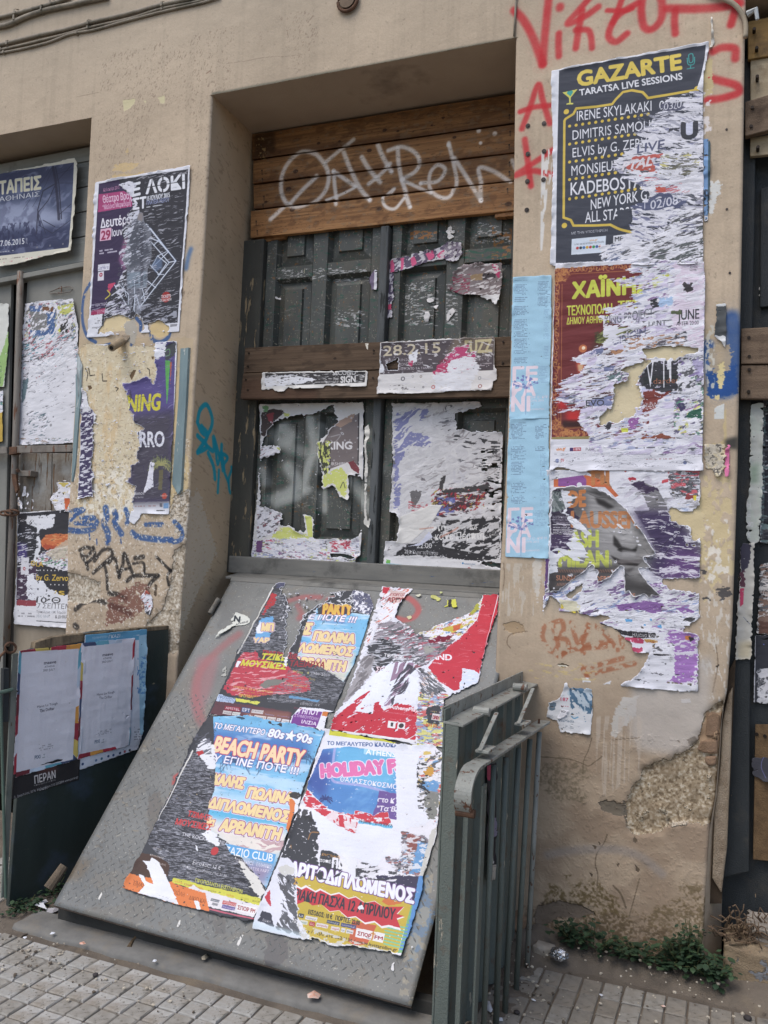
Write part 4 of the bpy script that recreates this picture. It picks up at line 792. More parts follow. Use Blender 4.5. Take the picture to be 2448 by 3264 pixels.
# threshold
stm=M('step_stone',(150,134,110),(128,112,92),(12,12,12),.95,.9,.006,chip=(128,130,134),chip_t=.58,chip_s=(16,16,16),dirt=(112,92,70),dirt_t=.5,dirt_s=8.)
TH=empty('door_step',(.3,0,0),'worn pale stone doorstep of the right opening, earth packed against it','step')
import bmesh
def rough_box(a,b,seed,amp=.008,cuts=6):
 bm=bmesh.new();bmesh.ops.create_cube(bm,size=1)
 for v in bm.verts:v.co=Vector([(a[i]+b[i])/2+v.co[i]*(b[i]-a[i])for i in range(3)])
 bmesh.ops.subdivide_edges(bm,edges=bm.edges[:],cuts=cuts,use_grid_fill=True);c=Vector([(a[i]+b[i])/2 for i in range(3)]);R_=random.Random(seed)
 for v in bm.verts:
  d=Vector([(v.co[i]-c[i])/((b[i]-a[i])/2)for i in range(3)]);k=sum(abs(x)>.9 for x in d)
  v.co-=Vector([(x if abs(x)>.9 else 0)*(.012*(k-1)if k>1 else 0)*min(1,(b[i]-a[i])*5)for i,x in enumerate(d)]);v.co+=Vector([R_.uniform(-amp,amp)for _ in range(3)])
 g=G();g.v=[tuple(v.co)for v in bm.verts];g.f=[tuple(v.index for v in f.verts)for f in bm.faces];bm.free();return g
rough_box((.0,-.06,-.02),(1.1,.14,.150),3,.004,14).obj('stone',stm,TH,smooth=True)
rough_box((.07,.0,.14),(1.0,.13,.20),5,.008,9).obj('rubble_slab',M('rubble',(158,150,140),(134,126,116),(16,16,16),.95,.8,.005),TH,smooth=True)
g=G();c0=ypl(.02).hit([(2352,2790)])[0]
for k in range(52):
 x=c0[0]+rnd.gauss(.02,.035);y=.01+rnd.gauss(-.01,.03);z=.158+abs(rnd.gauss(0,.03));P=[];a=rnd.uniform(0,6.28);L=rnd.uniform(.03,.09)
 for t in range(5):P.append((x+L*t/4*math.cos(a)+rnd.gauss(0,.006),y+.5*L*t/4*math.sin(a),max(.15,z+.03*math.sin(t*.8+a)+rnd.gauss(0,.005)-t*.005)))
 g.tube(P,rnd.uniform(.0013,.0032),5)
tag(g.obj('dry_roots',M('dry_root',(116,98,80),(86,70,56),rough=.95),smooth=True),'tangle of dry brown roots heaped at the foot of the right door','roots',kind='stuff')
print('structure',time.time()-T0)
# ================================================================== GROUND
dirt=M('street_dirt',(116,107,96),(95,87,78),(9,9,9),.98,.9,.004,dirt=(128,116,98),dirt_t=.55,dirt_s=5.,chip=(176,166,150),chip_t=.70,chip_s=(160,160,160))
g=G();g.add([(-40,-40,-.0065),(40,-40,-.0065),(40,.2,-.0065),(-40,.2,-.0065)],[(0,1,2,3)]);gr=tag(g.obj('ground',dirt),kind='structure')
PV=tag(bpy.data.objects.new('pavement',None),kind='structure');link(PV)
tlm=[M('paver_%d'%i,a,b,(30,30,30),.92,.8,.002,chip=(126,121,112),chip_t=.62,chip_s=(60,60,60),dirt=(140,133,122),dirt_t=.45,dirt_s=7.)for i,(a,b)in enumerate((((168,167,163),(148,146,140)),((182,181,177),(160,158,153)),((154,151,144),(136,132,124)),((142,138,130),(124,119,111)),((132,127,118),(114,109,100))))]
for m_ in tlm:m_.name='paver_concrete'
def paver_mesh(wx,wy,sd_):
 R_=random.Random(sd_);b=.006;g=G();j=lambda:R_.uniform(-.0018,.0018)
 def ring(m,z):return[(m+j(),m+j(),z),(wx-m+j(),m+j(),z),(wx-m+j(),wy-m+j(),z),(m+j(),wy-m+j(),z)]
 g.add(ring(.002,-.014)+ring(.0025,-.003)+ring(b,0.0),[(i,(i+1)%4,4+(i+1)%4,4+i)for i in range(4)]+[(4+i,4+(i+1)%4,8+(i+1)%4,8+i)for i in range(4)]+[(8,9,10,11)])
 me=bpy.data.meshes.new('paver');me.from_pydata(g.v,[],g.f);return me
def project(P):
 X=(np.atleast_2d(P)-CAMP)@CM.T;return np.stack([1224+FPX*X[:,0]/X[:,2],1632-FPX*X[:,1]/X[:,2]],1),X[:,2]
cand=[]
def field(x0,x1,y0,y1,wx,wy,key,off=0):
 ms=[paver_mesh(wx,wy,key*10+i)for i in range(6)]
 for i in range(int((x1-x0)/wx)):
  for j in range(int((y1-y0)/wy)):
   x,y=x0+i*wx,y1-(j+1)*wy-off;c=(x+wx/2,y+wy/2,0);p,d=project(np.array(c));p=p[0]
   if x<-.66 and y+wy>-.715 and x>-2.20-.25*(y<-.5):continue
   if y+wy>(-.12 if x>-.66 else-.25)+.03*math.sin(x*9):continue
   cand.append((d[0]if(-30<p[0]<2480 and p[1]<3300 and d[0]>0)else 50+abs(p[0]-1200)/100+abs(p[1]-1600)/100,x,y,ms[rnd.randrange(6)],(rnd.randrange(3)if key==1 else rnd.choice((2,3,3,4)))))
field(-5.0,-.70,-2.9,-.24,.0662,.074,1);field(-.66,1.8,-2.9,-.06,.0625,.104,2)
cand.sort(key=lambda c:c[0]);rest=[G()for _ in range(5)]
for k,(d,x,y,me,mi)in enumerate(cand):
 rz=rnd.uniform(-.012,.012);z=rnd.uniform(-.0016,.0012)
 if k<290:
  if len(me.materials)==0:[me.materials.append(tlm[0])]
  o=bpy.data.objects.new('paver',me);link(o,PV);o.location=(x,y,z);o.rotation_euler=(rnd.uniform(-.01,.01),rnd.uniform(-.01,.01),rz);o.material_slots[0].link='OBJECT';o.material_slots[0].material=tlm[mi]
 else:rest[mi].add([(v.co.x+x,v.co.y+y,v.co.z+z)for v in me.vertices],[tuple(p.vertices)for p in me.polygons])
for i,g in enumerate(rest):
 if g.v:g.obj('pavers_beyond',tlm[i],PV,kind='stuff')
# earth and grit banked at the wall foot
def heap(xa,xb,ya,yb,hf,nm,cell=.012):
 nx,ny=int((xb-xa)/cell),int((yb-ya)/cell);X,Y=np.meshgrid(np.linspace(xa,xb,nx),np.linspace(ya,yb,ny));X=X.astype(np.float32);Y=Y.astype(np.float32)
 Z=hf(X,Y)+(fbm(X*22,Y*22,4)-.5)*.022+(fbm(X*90,Y*90,2)-.5)*.007;g=G();g.v=list(zip(X.ravel(),Y.ravel(),Z.ravel()));g.f=[(j*nx+i,j*nx+i+1,(j+1)*nx+i+1,(j+1)*nx+i)for j in range(ny-1)for i in range(nx-1)]
 return tag(g.obj(nm,dirt,smooth=True),kind='structure')
heap(-.68,1.3,-.62,.03,lambda X,Y:.056*sst(Y,-.20,-.02)-.026+.030*np.exp(-((X+.60)/.11)**2)*sst(Y,-.75,-.4)+.016*sst(X,.05,.3)*sst(Y,-.4,-.15)+.03*sst(X,-.1,.15)*sst(Y,-.18,-.08),'soil')
heap(-2.75,-2.15,-.95,-.35,lambda X,Y:.012*sst(Y,-.8,-.4)-.016+.012*sst(X,-2.45,-2.3),'soil')
crm=M('crumb',(196,188,172),(160,150,134),rough=.95)
g=G();g2=G()
for k in range(900):
 q=rnd.random()
 if q<.25:x,y=rnd.gauss(.18,.12),rnd.gauss(-.45,.07)
 elif q<.6:x,y=rnd.uniform(-.66,1.0),-abs(rnd.gauss(0,.30))-.04
 elif q<.8:x,y=rnd.gauss(-.58,.07),rnd.uniform(-.95,-.1)
 else:x,y=rnd.gauss(-2.1,.35),rnd.gauss(-.86,.07)
 r=rnd.choice((.002,.003,.003,.004,.006));z=.002 if y<-.35 else.002+.05*max(0,(y+.34)/.32)
 (g if rnd.random()<.6 else g2).blob((x,y,z+r*.4),r,k,0 if r<.004 else 1,.3,(1,1,.7))
tag(g.obj('grit',crm),kind='stuff',label='pale plaster crumbs and grit scattered along the wall foot');tag(g2.obj('grit',M('dark_crumb',(110,100,88),(84,76,68),rough=.95)),kind='stuff',label='dark earth crumbs scattered along the wall foot')
# ================================================================== SLOPING HATCH
TL=ypl(.21).hit([(742,1842)])[0];TR=ypl(.21).hit([(1592,1900)])[0]
BLh=Pl((0,0,.08),(1,0,0),(0,1,0)).hit([(170,2885)])[0]
SL=Pl(BLh,TR-TL,TL-BLh)
HT=empty('cellar_hatch',(-1.45,-.3,0),'sloping grey tread plate hatch covered in torn posters below the double door','hatch')
sc_=Cv(SL,[(742,1842),(1665,1900),(1322,3212),(170,2885)],520,(106,108,107),seed=11,pad=.004)
FS=(0,sc_.W,0,sc_.H);q=sc_.nz(FS,160,160,0,4,1);sc_.im*=(1+(q-.5)*.2)[...,None]
sc_.put(FS,sst(sc_.nz(FS,90,60,20,4,2),.56,.7)*.4,(114,108,98));sc_.put(FS,sst(sc_.nz(FS,60,60,0,4,3),.62,.7)*.4,(88,91,92));sc_.put(FS,sst(sc_.nz(FS,5,5,0,3,4),.72,.76)*.7,(90,82,72),-.2);sc_.h+=(sc_.nz(FS,90,90,0,3,5)-.5)*1.4
sc_.put(FS,sst(sc_.nz(FS,6,4,30,3,6),.79,.80)*.7,(186,182,168),.1)
sc_.v=(0,1950,1.683)
R8=random.Random(3)
for k in range(130):
 t=R8.random();x,y=330+900*R8.random(),500+1300*R8.random();L=R8.uniform(8,34);a=R8.uniform(-.6,.9);sc_.spray([(x,y),(x+L*.5*math.cos(a),y+L*.5*math.sin(a)+R8.uniform(-3,3)),(x+L*math.cos(a),y+L*math.sin(a))],R8.uniform(3,7),R8.choice(((82,78,72),(92,88,82),(150,146,134),(128,116,96))),.6,.6)
sc_.v=(600,1850,2.765)
for S,wd,a in(([(440,480),(330,560),(180,700),(80,860),(70,1060),(110,1230),(180,1290)],34,.5),([(860,190),(1000,150),(1160,150)],22,.7),([(1230,170),(1400,140),(1560,170)],22,.7),([(980,330),(1050,330),(1120,290)],26,.7),([(960,220),(1000,300)],20,.6)):sc_.spray(S,wd,(160,62,66),a,.8,grain=.3)
sc_.v=(1000,1850,2.676)
sc_.spray([(700,130),(820,160),(890,240),(860,310),(780,340),(690,320)],22,(172,56,58),.8,.6)
sc_.v=(0,1950,1.683)
sc_.soft([(1060,240),(1180,240),(1130,430),(1060,590),(1020,470)],(150,92,98),22,.55);sc_.soft([(930,880),(960,860),(950,920),(920,930)],(170,60,60),5,.8)
sc_.soft([(360,1330),(500,1330),(430,1440),(340,1440)],(96,84,68),20,.7);sc_.fill([(790,1000),(860,960),(880,1100),(800,1230)],(92,88,84),8,a=.7)
for P in([(525,1540),(545,1500),(548,1515),(535,1545)],[(950,1690),(965,1650),(970,1660),(958,1695)]):sc_.fill(P,(206,204,196),2)
sc_.v=(300,2450,1.4426)
for P in([(380,725),(392,695),(398,710),(388,730)],[(655,810),(675,765),(687,765),(665,815)],[(20,600),(32,570),(36,580),(25,602)]):sc_.fill(P,(206,204,200),2)
wn,f=sc_.F([(790,780),(870,760),(890,860),(860,900),(790,910)],10,1.2,30,30);sc_.put(wn,sst(f,.45,.6)*.7,(78,76,78));wn,f=sc_.F([(480,610),(600,700),(600,760),(500,700)],10,1.2,30,30);sc_.put(wn,sst(f,.45,.6)*.6,(86,84,84))
sc_.fill([(1480,560),(1540,480),(1550,720),(1450,900),(1440,780)],(76,120,168),10,a=.5,amp=1.4);sc_.streak([(1450,560),(1560,480),(1500,1090),(1400,1080)],(150,142,124),.5,20,30,60,.6)
sc_.v=(0,0,1)
smat=sc_.mat('hatch_paint',.5,4.,.7,spec=.45,fine=.1,fine_s=300)
sw=float(np.linalg.norm(SL.loc([(1592,1900)])[0]-SL.loc([(742,1842)])[0]))
c4=SL.loc([(170,2885),(1310,3208),(1655,1905),(742,1842)])
def slgrid(N=90):
 g=G();V=[];UV=[]
 for j in range(N):
  t=j/(N-1)
  for i in range(N):
   s_=i/(N-1);q=(c4[0]*(1-s_)+c4[1]*s_)*(1-t)+(c4[3]*(1-s_)+c4[2]*s_)*t;V.append(q)
 V=np.array(V);px=(V[:,0]-sc_.x0)*520;py=(V[:,1]-sc_.y0)*520;hz=sc_.samp(sc_.h,px,py)*.0012
 g.v=[tuple(SL.pt(a,b,h_))for(a,b),h_ in zip(V,hz)];g.f=[(j*N+i,j*N+i+1,(j+1)*N+i+1,(j+1)*N+i)for j in range(N-1)for i in range(N-1)];g.uv=np.stack([px/sc_.W,py/sc_.H],1);return g
o=slgrid().obj('tread_plate',smat,HT,smooth=True);md=o.modifiers.new('gauge','SOLIDIFY');md.thickness=.007;md.offset=-1
# raised tread lugs
g=G();R_=random.Random(5)
for i in range(int(1.5/.034)):
 for j in range(int(1.75/.034)):
  a,b=c4[:,0].min()+i*.034+(.017 if j%2 else 0),c4[:,1].min()+j*.034*.5*2*.5
  t=(b-c4[0][1])/(c4[3][1]-c4[0][1]);
  if not 0.012<t<.99:continue
  xl,xr=c4[0][0]*(1-t)+c4[3][0]*t+.02,c4[1][0]*(1-t)+c4[2][0]*t-.03
  if not xl<a<xr:continue
  if(j%2)!=(i%2)and False:continue
  an=.8 if j%2 else-.8;ca,sa=math.cos(an),math.sin(an);L,Wd=.0105,.0028
  P=[(-L,0,.0),(0,-Wd,0),(L,0,0),(0,Wd,0),(-L*.5,0,.001),(L*.5,0,.001)]
  b0=[SL.pt(a+x*ca-y*sa,b+x*sa+y*ca,h_)for x,y,h_ in P];g.add(b0,[(0,1,4),(1,5,4),(1,2,5),(2,3,5),(3,4,5),(3,0,4)])
g.obj('tread_lugs',M('lug_paint',(105,107,106),(99,101,100),rough=.6,spec=.3),HT,kind='stuff')
ed=M('rusty_edge',(84,74,66),(60,52,48),(30,30,30),.8,.7,.002)
g=G().bar(SL.pt(*c4[0],-.010),SL.pt(*c4[1],-.010),SL.n*.012,SL.v*.006);g.obj('lip',ed,HT)
# steel frame angle at the top
g=G().slab([tuple(TL+np.array([-.005,.0,.004])),tuple(TR+np.array([.01,0,.004])),tuple(TR+np.array([.01,-.012,-.012])),tuple(TL+np.array([-.005,-.012,-.012]))],(0,.01,-.01));g.obj('frame_bar',silm,HT)
hgm=M('hinge_grey',(118,116,110),(90,86,80),(30,30,30),.6,.6,metal=.2,chip=(110,82,62),chip_t=.62,chip_s=(70,70,70))
a=SL.hit([(700,1915),(672,1962)]);G().tube([a[0]+SL.n*.012,a[1]+SL.n*.012],.011,12).obj('hinge',hgm,HT,smooth=False)
a=SL.hit([(222,2765),(172,2838)]);G().tube([a[0]+SL.n*.006-SL.u*.02,a[1]+SL.n*.006-SL.u*.02],.016,10,r1=.019).obj('hinge',M('split_hinge',(112,100,86),(86,76,64),(16,16,16),.9,.9,.004),HT)
bsm=M('kerb_grey',(122,121,117),(104,103,100),(16,16,16),.85,.5,.002,chip=(88,106,134),chip_t=.72,chip_s=(40,40,40),dirt=(124,118,108),dirt_t=.5,dirt_s=9.)
KB=empty('hatch_kerb',(-1.45,-.65,0),'low painted concrete kerb running under the front edge of the sloping hatch','kerb')
n_=60;g=G();vs=[]
for j,(y,z)in enumerate(((-.722,-.03),(-.722,.002),(-.714,.010),(-.68,.012),(-.60,.014))):
 for i in range(n_):vs.append((-2.22+1.54*i/(n_-1),y+.010*(float(vn(np.float32(i*.5),np.float32(j*0+3)))-.5)*(j<3),z+.004*(float(vn(np.float32(i*.7),np.float32(j+9)))-.5)))
g.add(vs,[(j*n_+i,j*n_+i+1,(j+1)*n_+i+1,(j+1)*n_+i)for j in range(4)for i in range(n_-1)]);g.obj('kerb_slab',bsm,KB,smooth=True)
box('void_shade',-2.12,-.76,-.62,-.58,.0,.05,M('dark_riser',(62,62,60)),KB)  # added strip, coloured dark for the shade of the void under the hatch
g=G().slab([(-2.13,-.58,.02),(-.74,-.58,.02),(-.74,-.58,-.02),(-2.13,-.58,-.02)],(0,.02,0))
box('cheek_wall',-.72,-.68,-.55,0,0,.35,plm,facade)
# side boards of the hatch -------------------------------------------------
XL=Pl((-2.172,-.004,0),(.184,.6,0),(0,0,1))
gbm=M('green_board',(54,64,61),(43,52,50),(9,9,2.0),.42,.5,.002,chip=(122,116,98),chip_t=.70,chip_s=(14,14,30),dirt=(62,74,86),dirt_t=.50,dirt_s=5.,spec=.45)
LB=empty('hatch_side_board',(-2.3,-.35,0),'dark green side board standing at the left of the sloping hatch, posters on it','board')
Pb=XL.hit([(170,2042),(300,2012),(420,2005),(538,1997),(536,2200),(536,2600),(400,2850),(28,2895),(88,2075),(130,2058)])
G().slab(Pb,-XL.n*.022).obj('panel',gbm,LB,bev=.002)
G().slab(XL.hit([(112,2048),(170,2030),(420,2002),(538,1994),(538,2006),(420,2016),(170,2062),(106,2078)])+XL.n*.002,-XL.n*.03).obj('top_edge',M('split_edge',(150,134,110),(70,62,52),(30,30,8),.9,.9,.004),LB,bev=.002)
XL2=Pl(XL.o-XL.u*0+XL.n*.012,XL.u,XL.v)
GP=empty('gate_rail',(-2.36,-.62,0),'thin grey green iron gate bars with a ring at the left picture edge','gate')
gpm=M('rail_grey',(126,130,122),(104,108,102),(20,20,4),.6,.6,.002,metal=.1,chip=(92,78,64),chip_t=.64,chip_s=(60,60,14),dirt=(80,88,82),dirt_t=.55,dirt_s=8.)
P=XL2.hit([(48,2082),(12,2860)]);G().bar(P[0],P[1],XL.u*.022,XL.n*.008).obj('post',gpm,GP,bev=.002)
P=XL2.hit([(-2,2215),(14,2860)]);G().tube([P[0]+XL.n*.01,P[1]+XL.n*.01],.005,8).obj('bar',M('rail_green',(92,112,100),(76,92,84),(20,20,4),.5,.5),GP)
P=XL2.hit([(-30,2212),(34,2196)]);G().tube([P[0]+XL.n*.014,P[1]+XL.n*.014],.007,8).obj('bar',M('rail_green',(92,112,100)),GP)
P=XL2.hit([(16,2130),(14,2300)]);G().bar(P[0],P[1],XL.u*.02,XL.n*.02).obj('bar',dkp,GP)
t_=np.linspace(0,2*math.pi,17);G().tube([XL2.hit([(28+17*math.cos(a),2064+16*math.sin(a))])[0]+XL.n*.012 for a in t_],.0045,7).obj('ring',rust,GP,smooth=True)
P=XL2.hit([(14,2072),(-6,2092),(-10,2110)]);G().tube([p+XL.n*.012 for p in P],.005,7).obj('hook',rust,GP,smooth=True)
# ================================================================== RIGHT SIDE PANEL + RAIL
XP=Pl((-.665,0,0),(0,1,0),(0,0,1));XR=Pl((-.585,0,0),(0,1,0),(0,0,1));ZR=(1250,2050,1.8217)
def xp(pl,x,y):return pl.hit(vw(*ZR,[(x,y)]))[0]
grn=M('panel_green',(108,115,108),(88,96,91),(10,10,2.2),.6,.7,.003,metal=.05,chip=(168,162,146),chip_t=.65,chip_s=(36,36,9),dirt=(98,76,58),dirt_t=.56,dirt_s=13.,spec=.4)
grn2=M('rail_paint',(150,152,146),(126,128,122),(16,16,8),.5,.6,.002,chip=(96,66,50),chip_t=.60,chip_s=(50,50,30),dirt=(104,104,96),dirt_t=.54,dirt_s=9.,spec=.4)
SP=empty('sheet_metal_screen',(-.665,-.45,0),'rusty grey green folded sheet panel standing at the right of the sloping hatch','panel')
yF=xp(XP,330,450)[1];zF=xp(XP,330,450)[2];zB=xp(XP,790,215)[2]
# folded sheet
ys=[];y=yF+.012;k=0
while y<-.01:
 for dy,dx in((.0,0),(.055,0),(.066,.018),(.104,.018)):
  if y+dy<-.004:ys.append((y+dy,dx))
 y+=.115
g=G();vs=[]
for y,dx in ys+[(-.004,0)]:vs+=[(-.672+dx*.8,y,.0),(-.672+dx*.8,y,(zF+(zB-zF)*(y-yF)/(-yF))-.006)]
n=len(vs)//2;g.add(vs,[(2*i,2*i+2,2*i+3,2*i+1)for i in range(n-1)]);o=g.obj('sheet',grn,SP);md=o.modifiers.new('gauge','SOLIDIFY');md.thickness=.002
x0=-.665
G().box((x0-.012,yF-.012,-.01),(x0-.006,yF+.035,zF+.03)).obj('post',grn,SP,bev=.002);G().box((x0-.0055,yF-.012,-.01),(x0+.03,yF-.006,zF+.0)).obj('post_flange',grn,SP,bev=.002)
g=G().slab([(x0-.012,yF-.013,zF+.034),(x0-.012,0,zB+.034),(x0-.012,0,zB-.002),(x0-.012,yF-.013,zF-.002)],(-.005,0,0));g.obj('top_flange',grn2,SP,bev=.001)
g=G().slab([(x0-.0115,yF-.013,zF),(x0+.042,yF-.013,zF-.004),(x0+.042,0,zB-.004),(x0-.0115,0,zB)],(0,0,-.006));g.obj('top_ledge',grn2,SP,bev=.001)
# handrail in front, on brackets
HR=empty('hand_rail',(-.585,-.45,0),'peeling grey iron rail with round vertical bars and curled front end','railing')
A=xp(XR,480,712);B=xp(XR,872,462);dirr=(B-A)/np.linalg.norm(B-A)
wv=np.array([.042,0,0]);tk=np.array([0,0,.009])
g=G().bar(A,B+dirr*.03,wv,tk);g.obj('top_rail',grn2,HR,bev=.002)
C_=[A+dirr*.01,A-dirr*.03+np.array([0,0,-.002]),A-dirr*.07+np.array([0,0,-.018]),A-dirr*.092+np.array([0,0,-.045]),A-dirr*.092+np.array([0,0,-.075]),A-dirr*.075+np.array([0,0,-.098])]
C_=catmull(C_,4);g=G();vs=[]
for i,p in enumerate(C_):
 t=C_[min(i+1,len(C_)-1)]-C_[max(i-1,0)];t=t/np.linalg.norm(t);nn=np.cross(t,[1.,0,0]);vs+=[p-wv/2+nn*.0045,p+wv/2+nn*.0045,p+wv/2-nn*.0045,p-wv/2-nn*.0045]
g.add(vs,[(i*4+j,i*4+(j+1)%4,i*4+4+(j+1)%4,i*4+4+j)for i in range(len(C_)-1)for j in range(4)]+[(0,1,2,3)[::-1],tuple(4*(len(C_)-1)+j for j in range(4))]);g.obj('rail_curl',grn2,HR)
g=G().tube([C_[-1]-wv/2,C_[-1]+wv/2+np.array([.004,0,0])],.011,12);g.obj('curl_eye',rust,HR)
g=G();P0=xp(XR,480,690)-dirr*.02;g.bar(P0+np.array([-.012,0,.012]),xp(XR,620,640)+np.array([-.012,0,.010]),np.array([.02,0,0]),np.array([0,0,.012]))
# bars
for k,(tx,ty,bx,by,r)in enumerate([(590,705,540,1925,.0075),(660,660,612,1912,.0085),(735,605,640,1800,.0085),(800,555,700,1722,.0085),(855,512,765,1640,.0085)]):
 t=xp(XR,tx,ty);b=xp(XR,bx,by);mt=grn if k<4 else grn2
 G().tube([(t[0],t[1],t[2]-.002),(b[0],(b[1]+t[1])/2,.0)],r,10).obj('bar',mt,HR,smooth=True)
fl=xp(XR,535,822);g=G();g.bar(fl+np.array([0,0,0]),(fl[0],fl[1]-.012,-.01),np.array([0,.034,0]),np.array([.006,0,0]));g.obj('flat_bar',grn,HR,bev=.001)
G().tube([fl+np.array([.0028,0,-.018]),fl+np.array([.004,0,-.018])],.0055,12).obj('bolt_hole',M('hole_light',(150,146,136)),HR)
G().bar((fl[0]-.03,fl[1]-.05,fl[2]-.02),(fl[0]-.03,fl[1]-.062,-.01),np.array([0,.012,0]),np.array([.012,0,0])).obj('flat_bar',grn,HR)
for(cx,cy),(bx,by)in(((535,398),(520,650)),((757,258),(742,490))):
 c=xp(Pl((-.625,0,0),(0,1,0),(0,0,1)),cx,cy);b=xp(XR,bx,by);c2=np.array([-.60,c[1],c[2]])
 G().tube([c+np.array([-.03,0,0]),c+np.array([.015,0,0])],.0125,12).obj('bracket_eye',grn2,HR,smooth=False)
 G().bar(c2+np.array([.008,.006,0]),(b[0]-.005,b[1]+.0,b[2]+.012),np.array([0,.012,0]),np.array([.012,0,0])).obj('bracket_rod',grn2,HR,bev=.002)
 G().bar((b[0],b[1],b[2]+.008),(b[0],b[1]+.075,b[2]+.008-.001),np.array([.036,0,0]),np.array([0,0,.008])).obj('bracket_foot',grn2,HR,bev=.002)
c=xp(XR,853,440);G().tube([c,c+np.array([0,0,-.02])],.004,6).obj('bolt',rust,HR)
# ================================================================== PLANTS, LITTER
lf=[M('leaf_a',(50,70,50),(34,52,38),(30,30,30),.55,.3,spec=.35),M('leaf_b',(66,88,60),(46,66,46),(30,30,30),.55,.3,spec=.35)]
sm_=M('stem_green',(92,96,62))
def weed(c,n,rx,ry,h_,lab,sd_,ls=.022,wall=False):
 R_=random.Random(sd_);ro=empty('weed',c,lab,'weed');gs=[G(),G()];st=G()
 for k in range(int(n/9)+2):
  bx,by=R_.uniform(-rx,rx),R_.uniform(-ry,ry);hh=h_*R_.uniform(.4,.85)*(1-.4*abs(bx)/rx);base=np.array([c[0]+bx*.6,c[1]+by*.6,c[2]]);tip=base+np.array([bx*.4+R_.gauss(0,.02),by*.5-.02,hh]);st.tube([base,(base+tip)/2+np.array([0,-.008,.005]),tip],.0014,4)
  for j in range(9):
   t=R_.uniform(.1,1.05);p=base*(1-t)+tip*t+np.array([R_.gauss(0,.014),R_.gauss(0,.014),R_.gauss(0,.008)]);a=R_.uniform(0,6.28);L=ls*R_.uniform(.6,1.25);d=np.array([math.cos(a),math.sin(a)-.35,R_.uniform(-.35,.45)]);d/=np.linalg.norm(d)
   s_=np.cross(d,[0,0,1.]);s_/=np.linalg.norm(s_)+1e-6;up=np.cross(s_,d);wl=L*.42
   pts=[p,p+d*L*.3+s_*wl*.85-up*.001,p+d*L*.65+s_*wl*.9-up*.002,p+d*L*1.1-up*L*.25,p+d*L*.65-s_*wl*.9-up*.002,p+d*L*.3-s_*wl*.85-up*.001,p+d*L*.3+up*L*.06*-1,p+d*L*.65-up*L*.12]
   gs[R_.random()<.42].add(pts,[(0,1,6),(1,2,7,6),(2,3,7),(3,4,7),(4,5,6,7),(5,0,6)])
 for g,m_ in zip(gs,lf):
  if g.v:g.obj('foliage',m_,ro,kind='stuff')
 st.obj('stem',sm_,ro,kind='stuff')
def gp(x,y,y0=-.05,s=1.8474):return ypl(y0).hit(vw(1550,2250,s,[(x,y)]))[0]
for(x,y,n,rx,ry,h_,lab,sd_,yy)in((590,1420,260,.105,.035,.115,'low dark green weed clump at the wall foot behind the foil ball',1,-.06),(900,1490,150,.055,.03,.075,'small green weed clump in the middle of the pier foot',2,-.07),(1190,1520,330,.085,.035,.13,'dense green weed clump at the right end of the pier foot',3,-.06),(1360,1440,150,.05,.03,.09,'leafy weed spilling over the left end of the doorstep',5,-.11),(1060,1500,60,.05,.02,.04,'low sprig of weed between the two larger clumps at the pier foot',6,-.08)):
 c=gp(x,y,yy);weed((c[0],yy+.025,.045),n*2//3,rx,ry*.8,h_,lab,sd_)
c=gp(1225,1300,-.035);weed((c[0],-.035,.05),210,.028,.014,.20,'tall dark green weed climbing the right corner of the pier foot',4,.015)
c=GND.hit([(85,2895)])[0];weed((c[0],c[1],0),150,.075,.06,.055,'green nettle like weed at the lower left corner of the dark green board',7,.016)
c=GND.hit([(140,2865)])[0];weed((c[0],c[1]+.05,0),60,.03,.03,.10,'small upright weed between the green board and the hatch corner',8,.017)
foil=M('foil',(205,208,212),(150,152,158),(60,60,60),.22,.6,.003,metal=.9)
c=gp(430,1410,-.14);g=G().blob((c[0],-.14,.042),.026,9,3,.13,(1.15,1,.8));tag(g.obj('foil_ball',foil),'crumpled silver foil ball lying by the weeds','litter')
def scrap(px,y,pts,lab,mat,z=None,name='paper_scrap'):
 R_=random.Random(px[0]);P=[]
 for q in pts:
  h_=GND.hit([q])[0];P.append((h_[0],h_[1],.004+R_.uniform(0,.006)+(z or 0)))
 n=len(P);cc=np.mean(np.array(P),0);cc[2]+=.006;g=G();g.add(P+[tuple(cc)],[(i,(i+1)%n,n)for i in range(n)]);o=g.obj(name,mat);md=o.modifiers.new('t','SOLIDIFY');md.thickness=.0006
 return tag(o,lab,'litter')
wp=M('scrap_white',(216,218,222),(190,194,204),rough=.8);op=M('scrap_orange',(206,128,88),(214,204,196),(40,40,40),.8)
ZL=(300,2450,1.4426)
scrap((1,0),0,vw(*ZL,[(1218,1003),(1235,998),(1280,1045),(1278,1060),(1255,1045)]),'white folded paper strip on the kerb below the right end of the hatch',wp,.02)
scrap((2,0),0,vw(*ZL,[(978,1085),(1010,1068),(1040,1078),(1030,1098),(1000,1102),(980,1102)]),'torn orange paper scrap on the kerb below the hatch',op,.02)
scrap((3,0),0,vw(*ZL,[(492,898),(515,886),(524,900),(508,915),(494,915)]),'small crumpled cream scrap on the kerb left of the orange one',M('scrap_cream',(200,190,168)),.016)
scrap((4,0),0,vw(*ZR,[(520,2095),(560,2100),(582,2150),(570,2155),(540,2135)]),'white leaf shaped scrap on the ground right of the railing',wp)
scrap((5,0),0,vw(0,1950,1.683,[(180,1600),(245,1570),(255,1585),(230,1600),(250,1625),(215,1615)]),'white torn scrap by the weed at the lower left hatch corner',wp,.01)
scrap((6,0),0,vw(0,1950,1.683,[(245,1615),(330,1605),(340,1610),(280,1635),(250,1630)]),'flat greyish scrap with dark print at the lower left hatch corner',M('scrap_grey',(170,168,172)),.006)
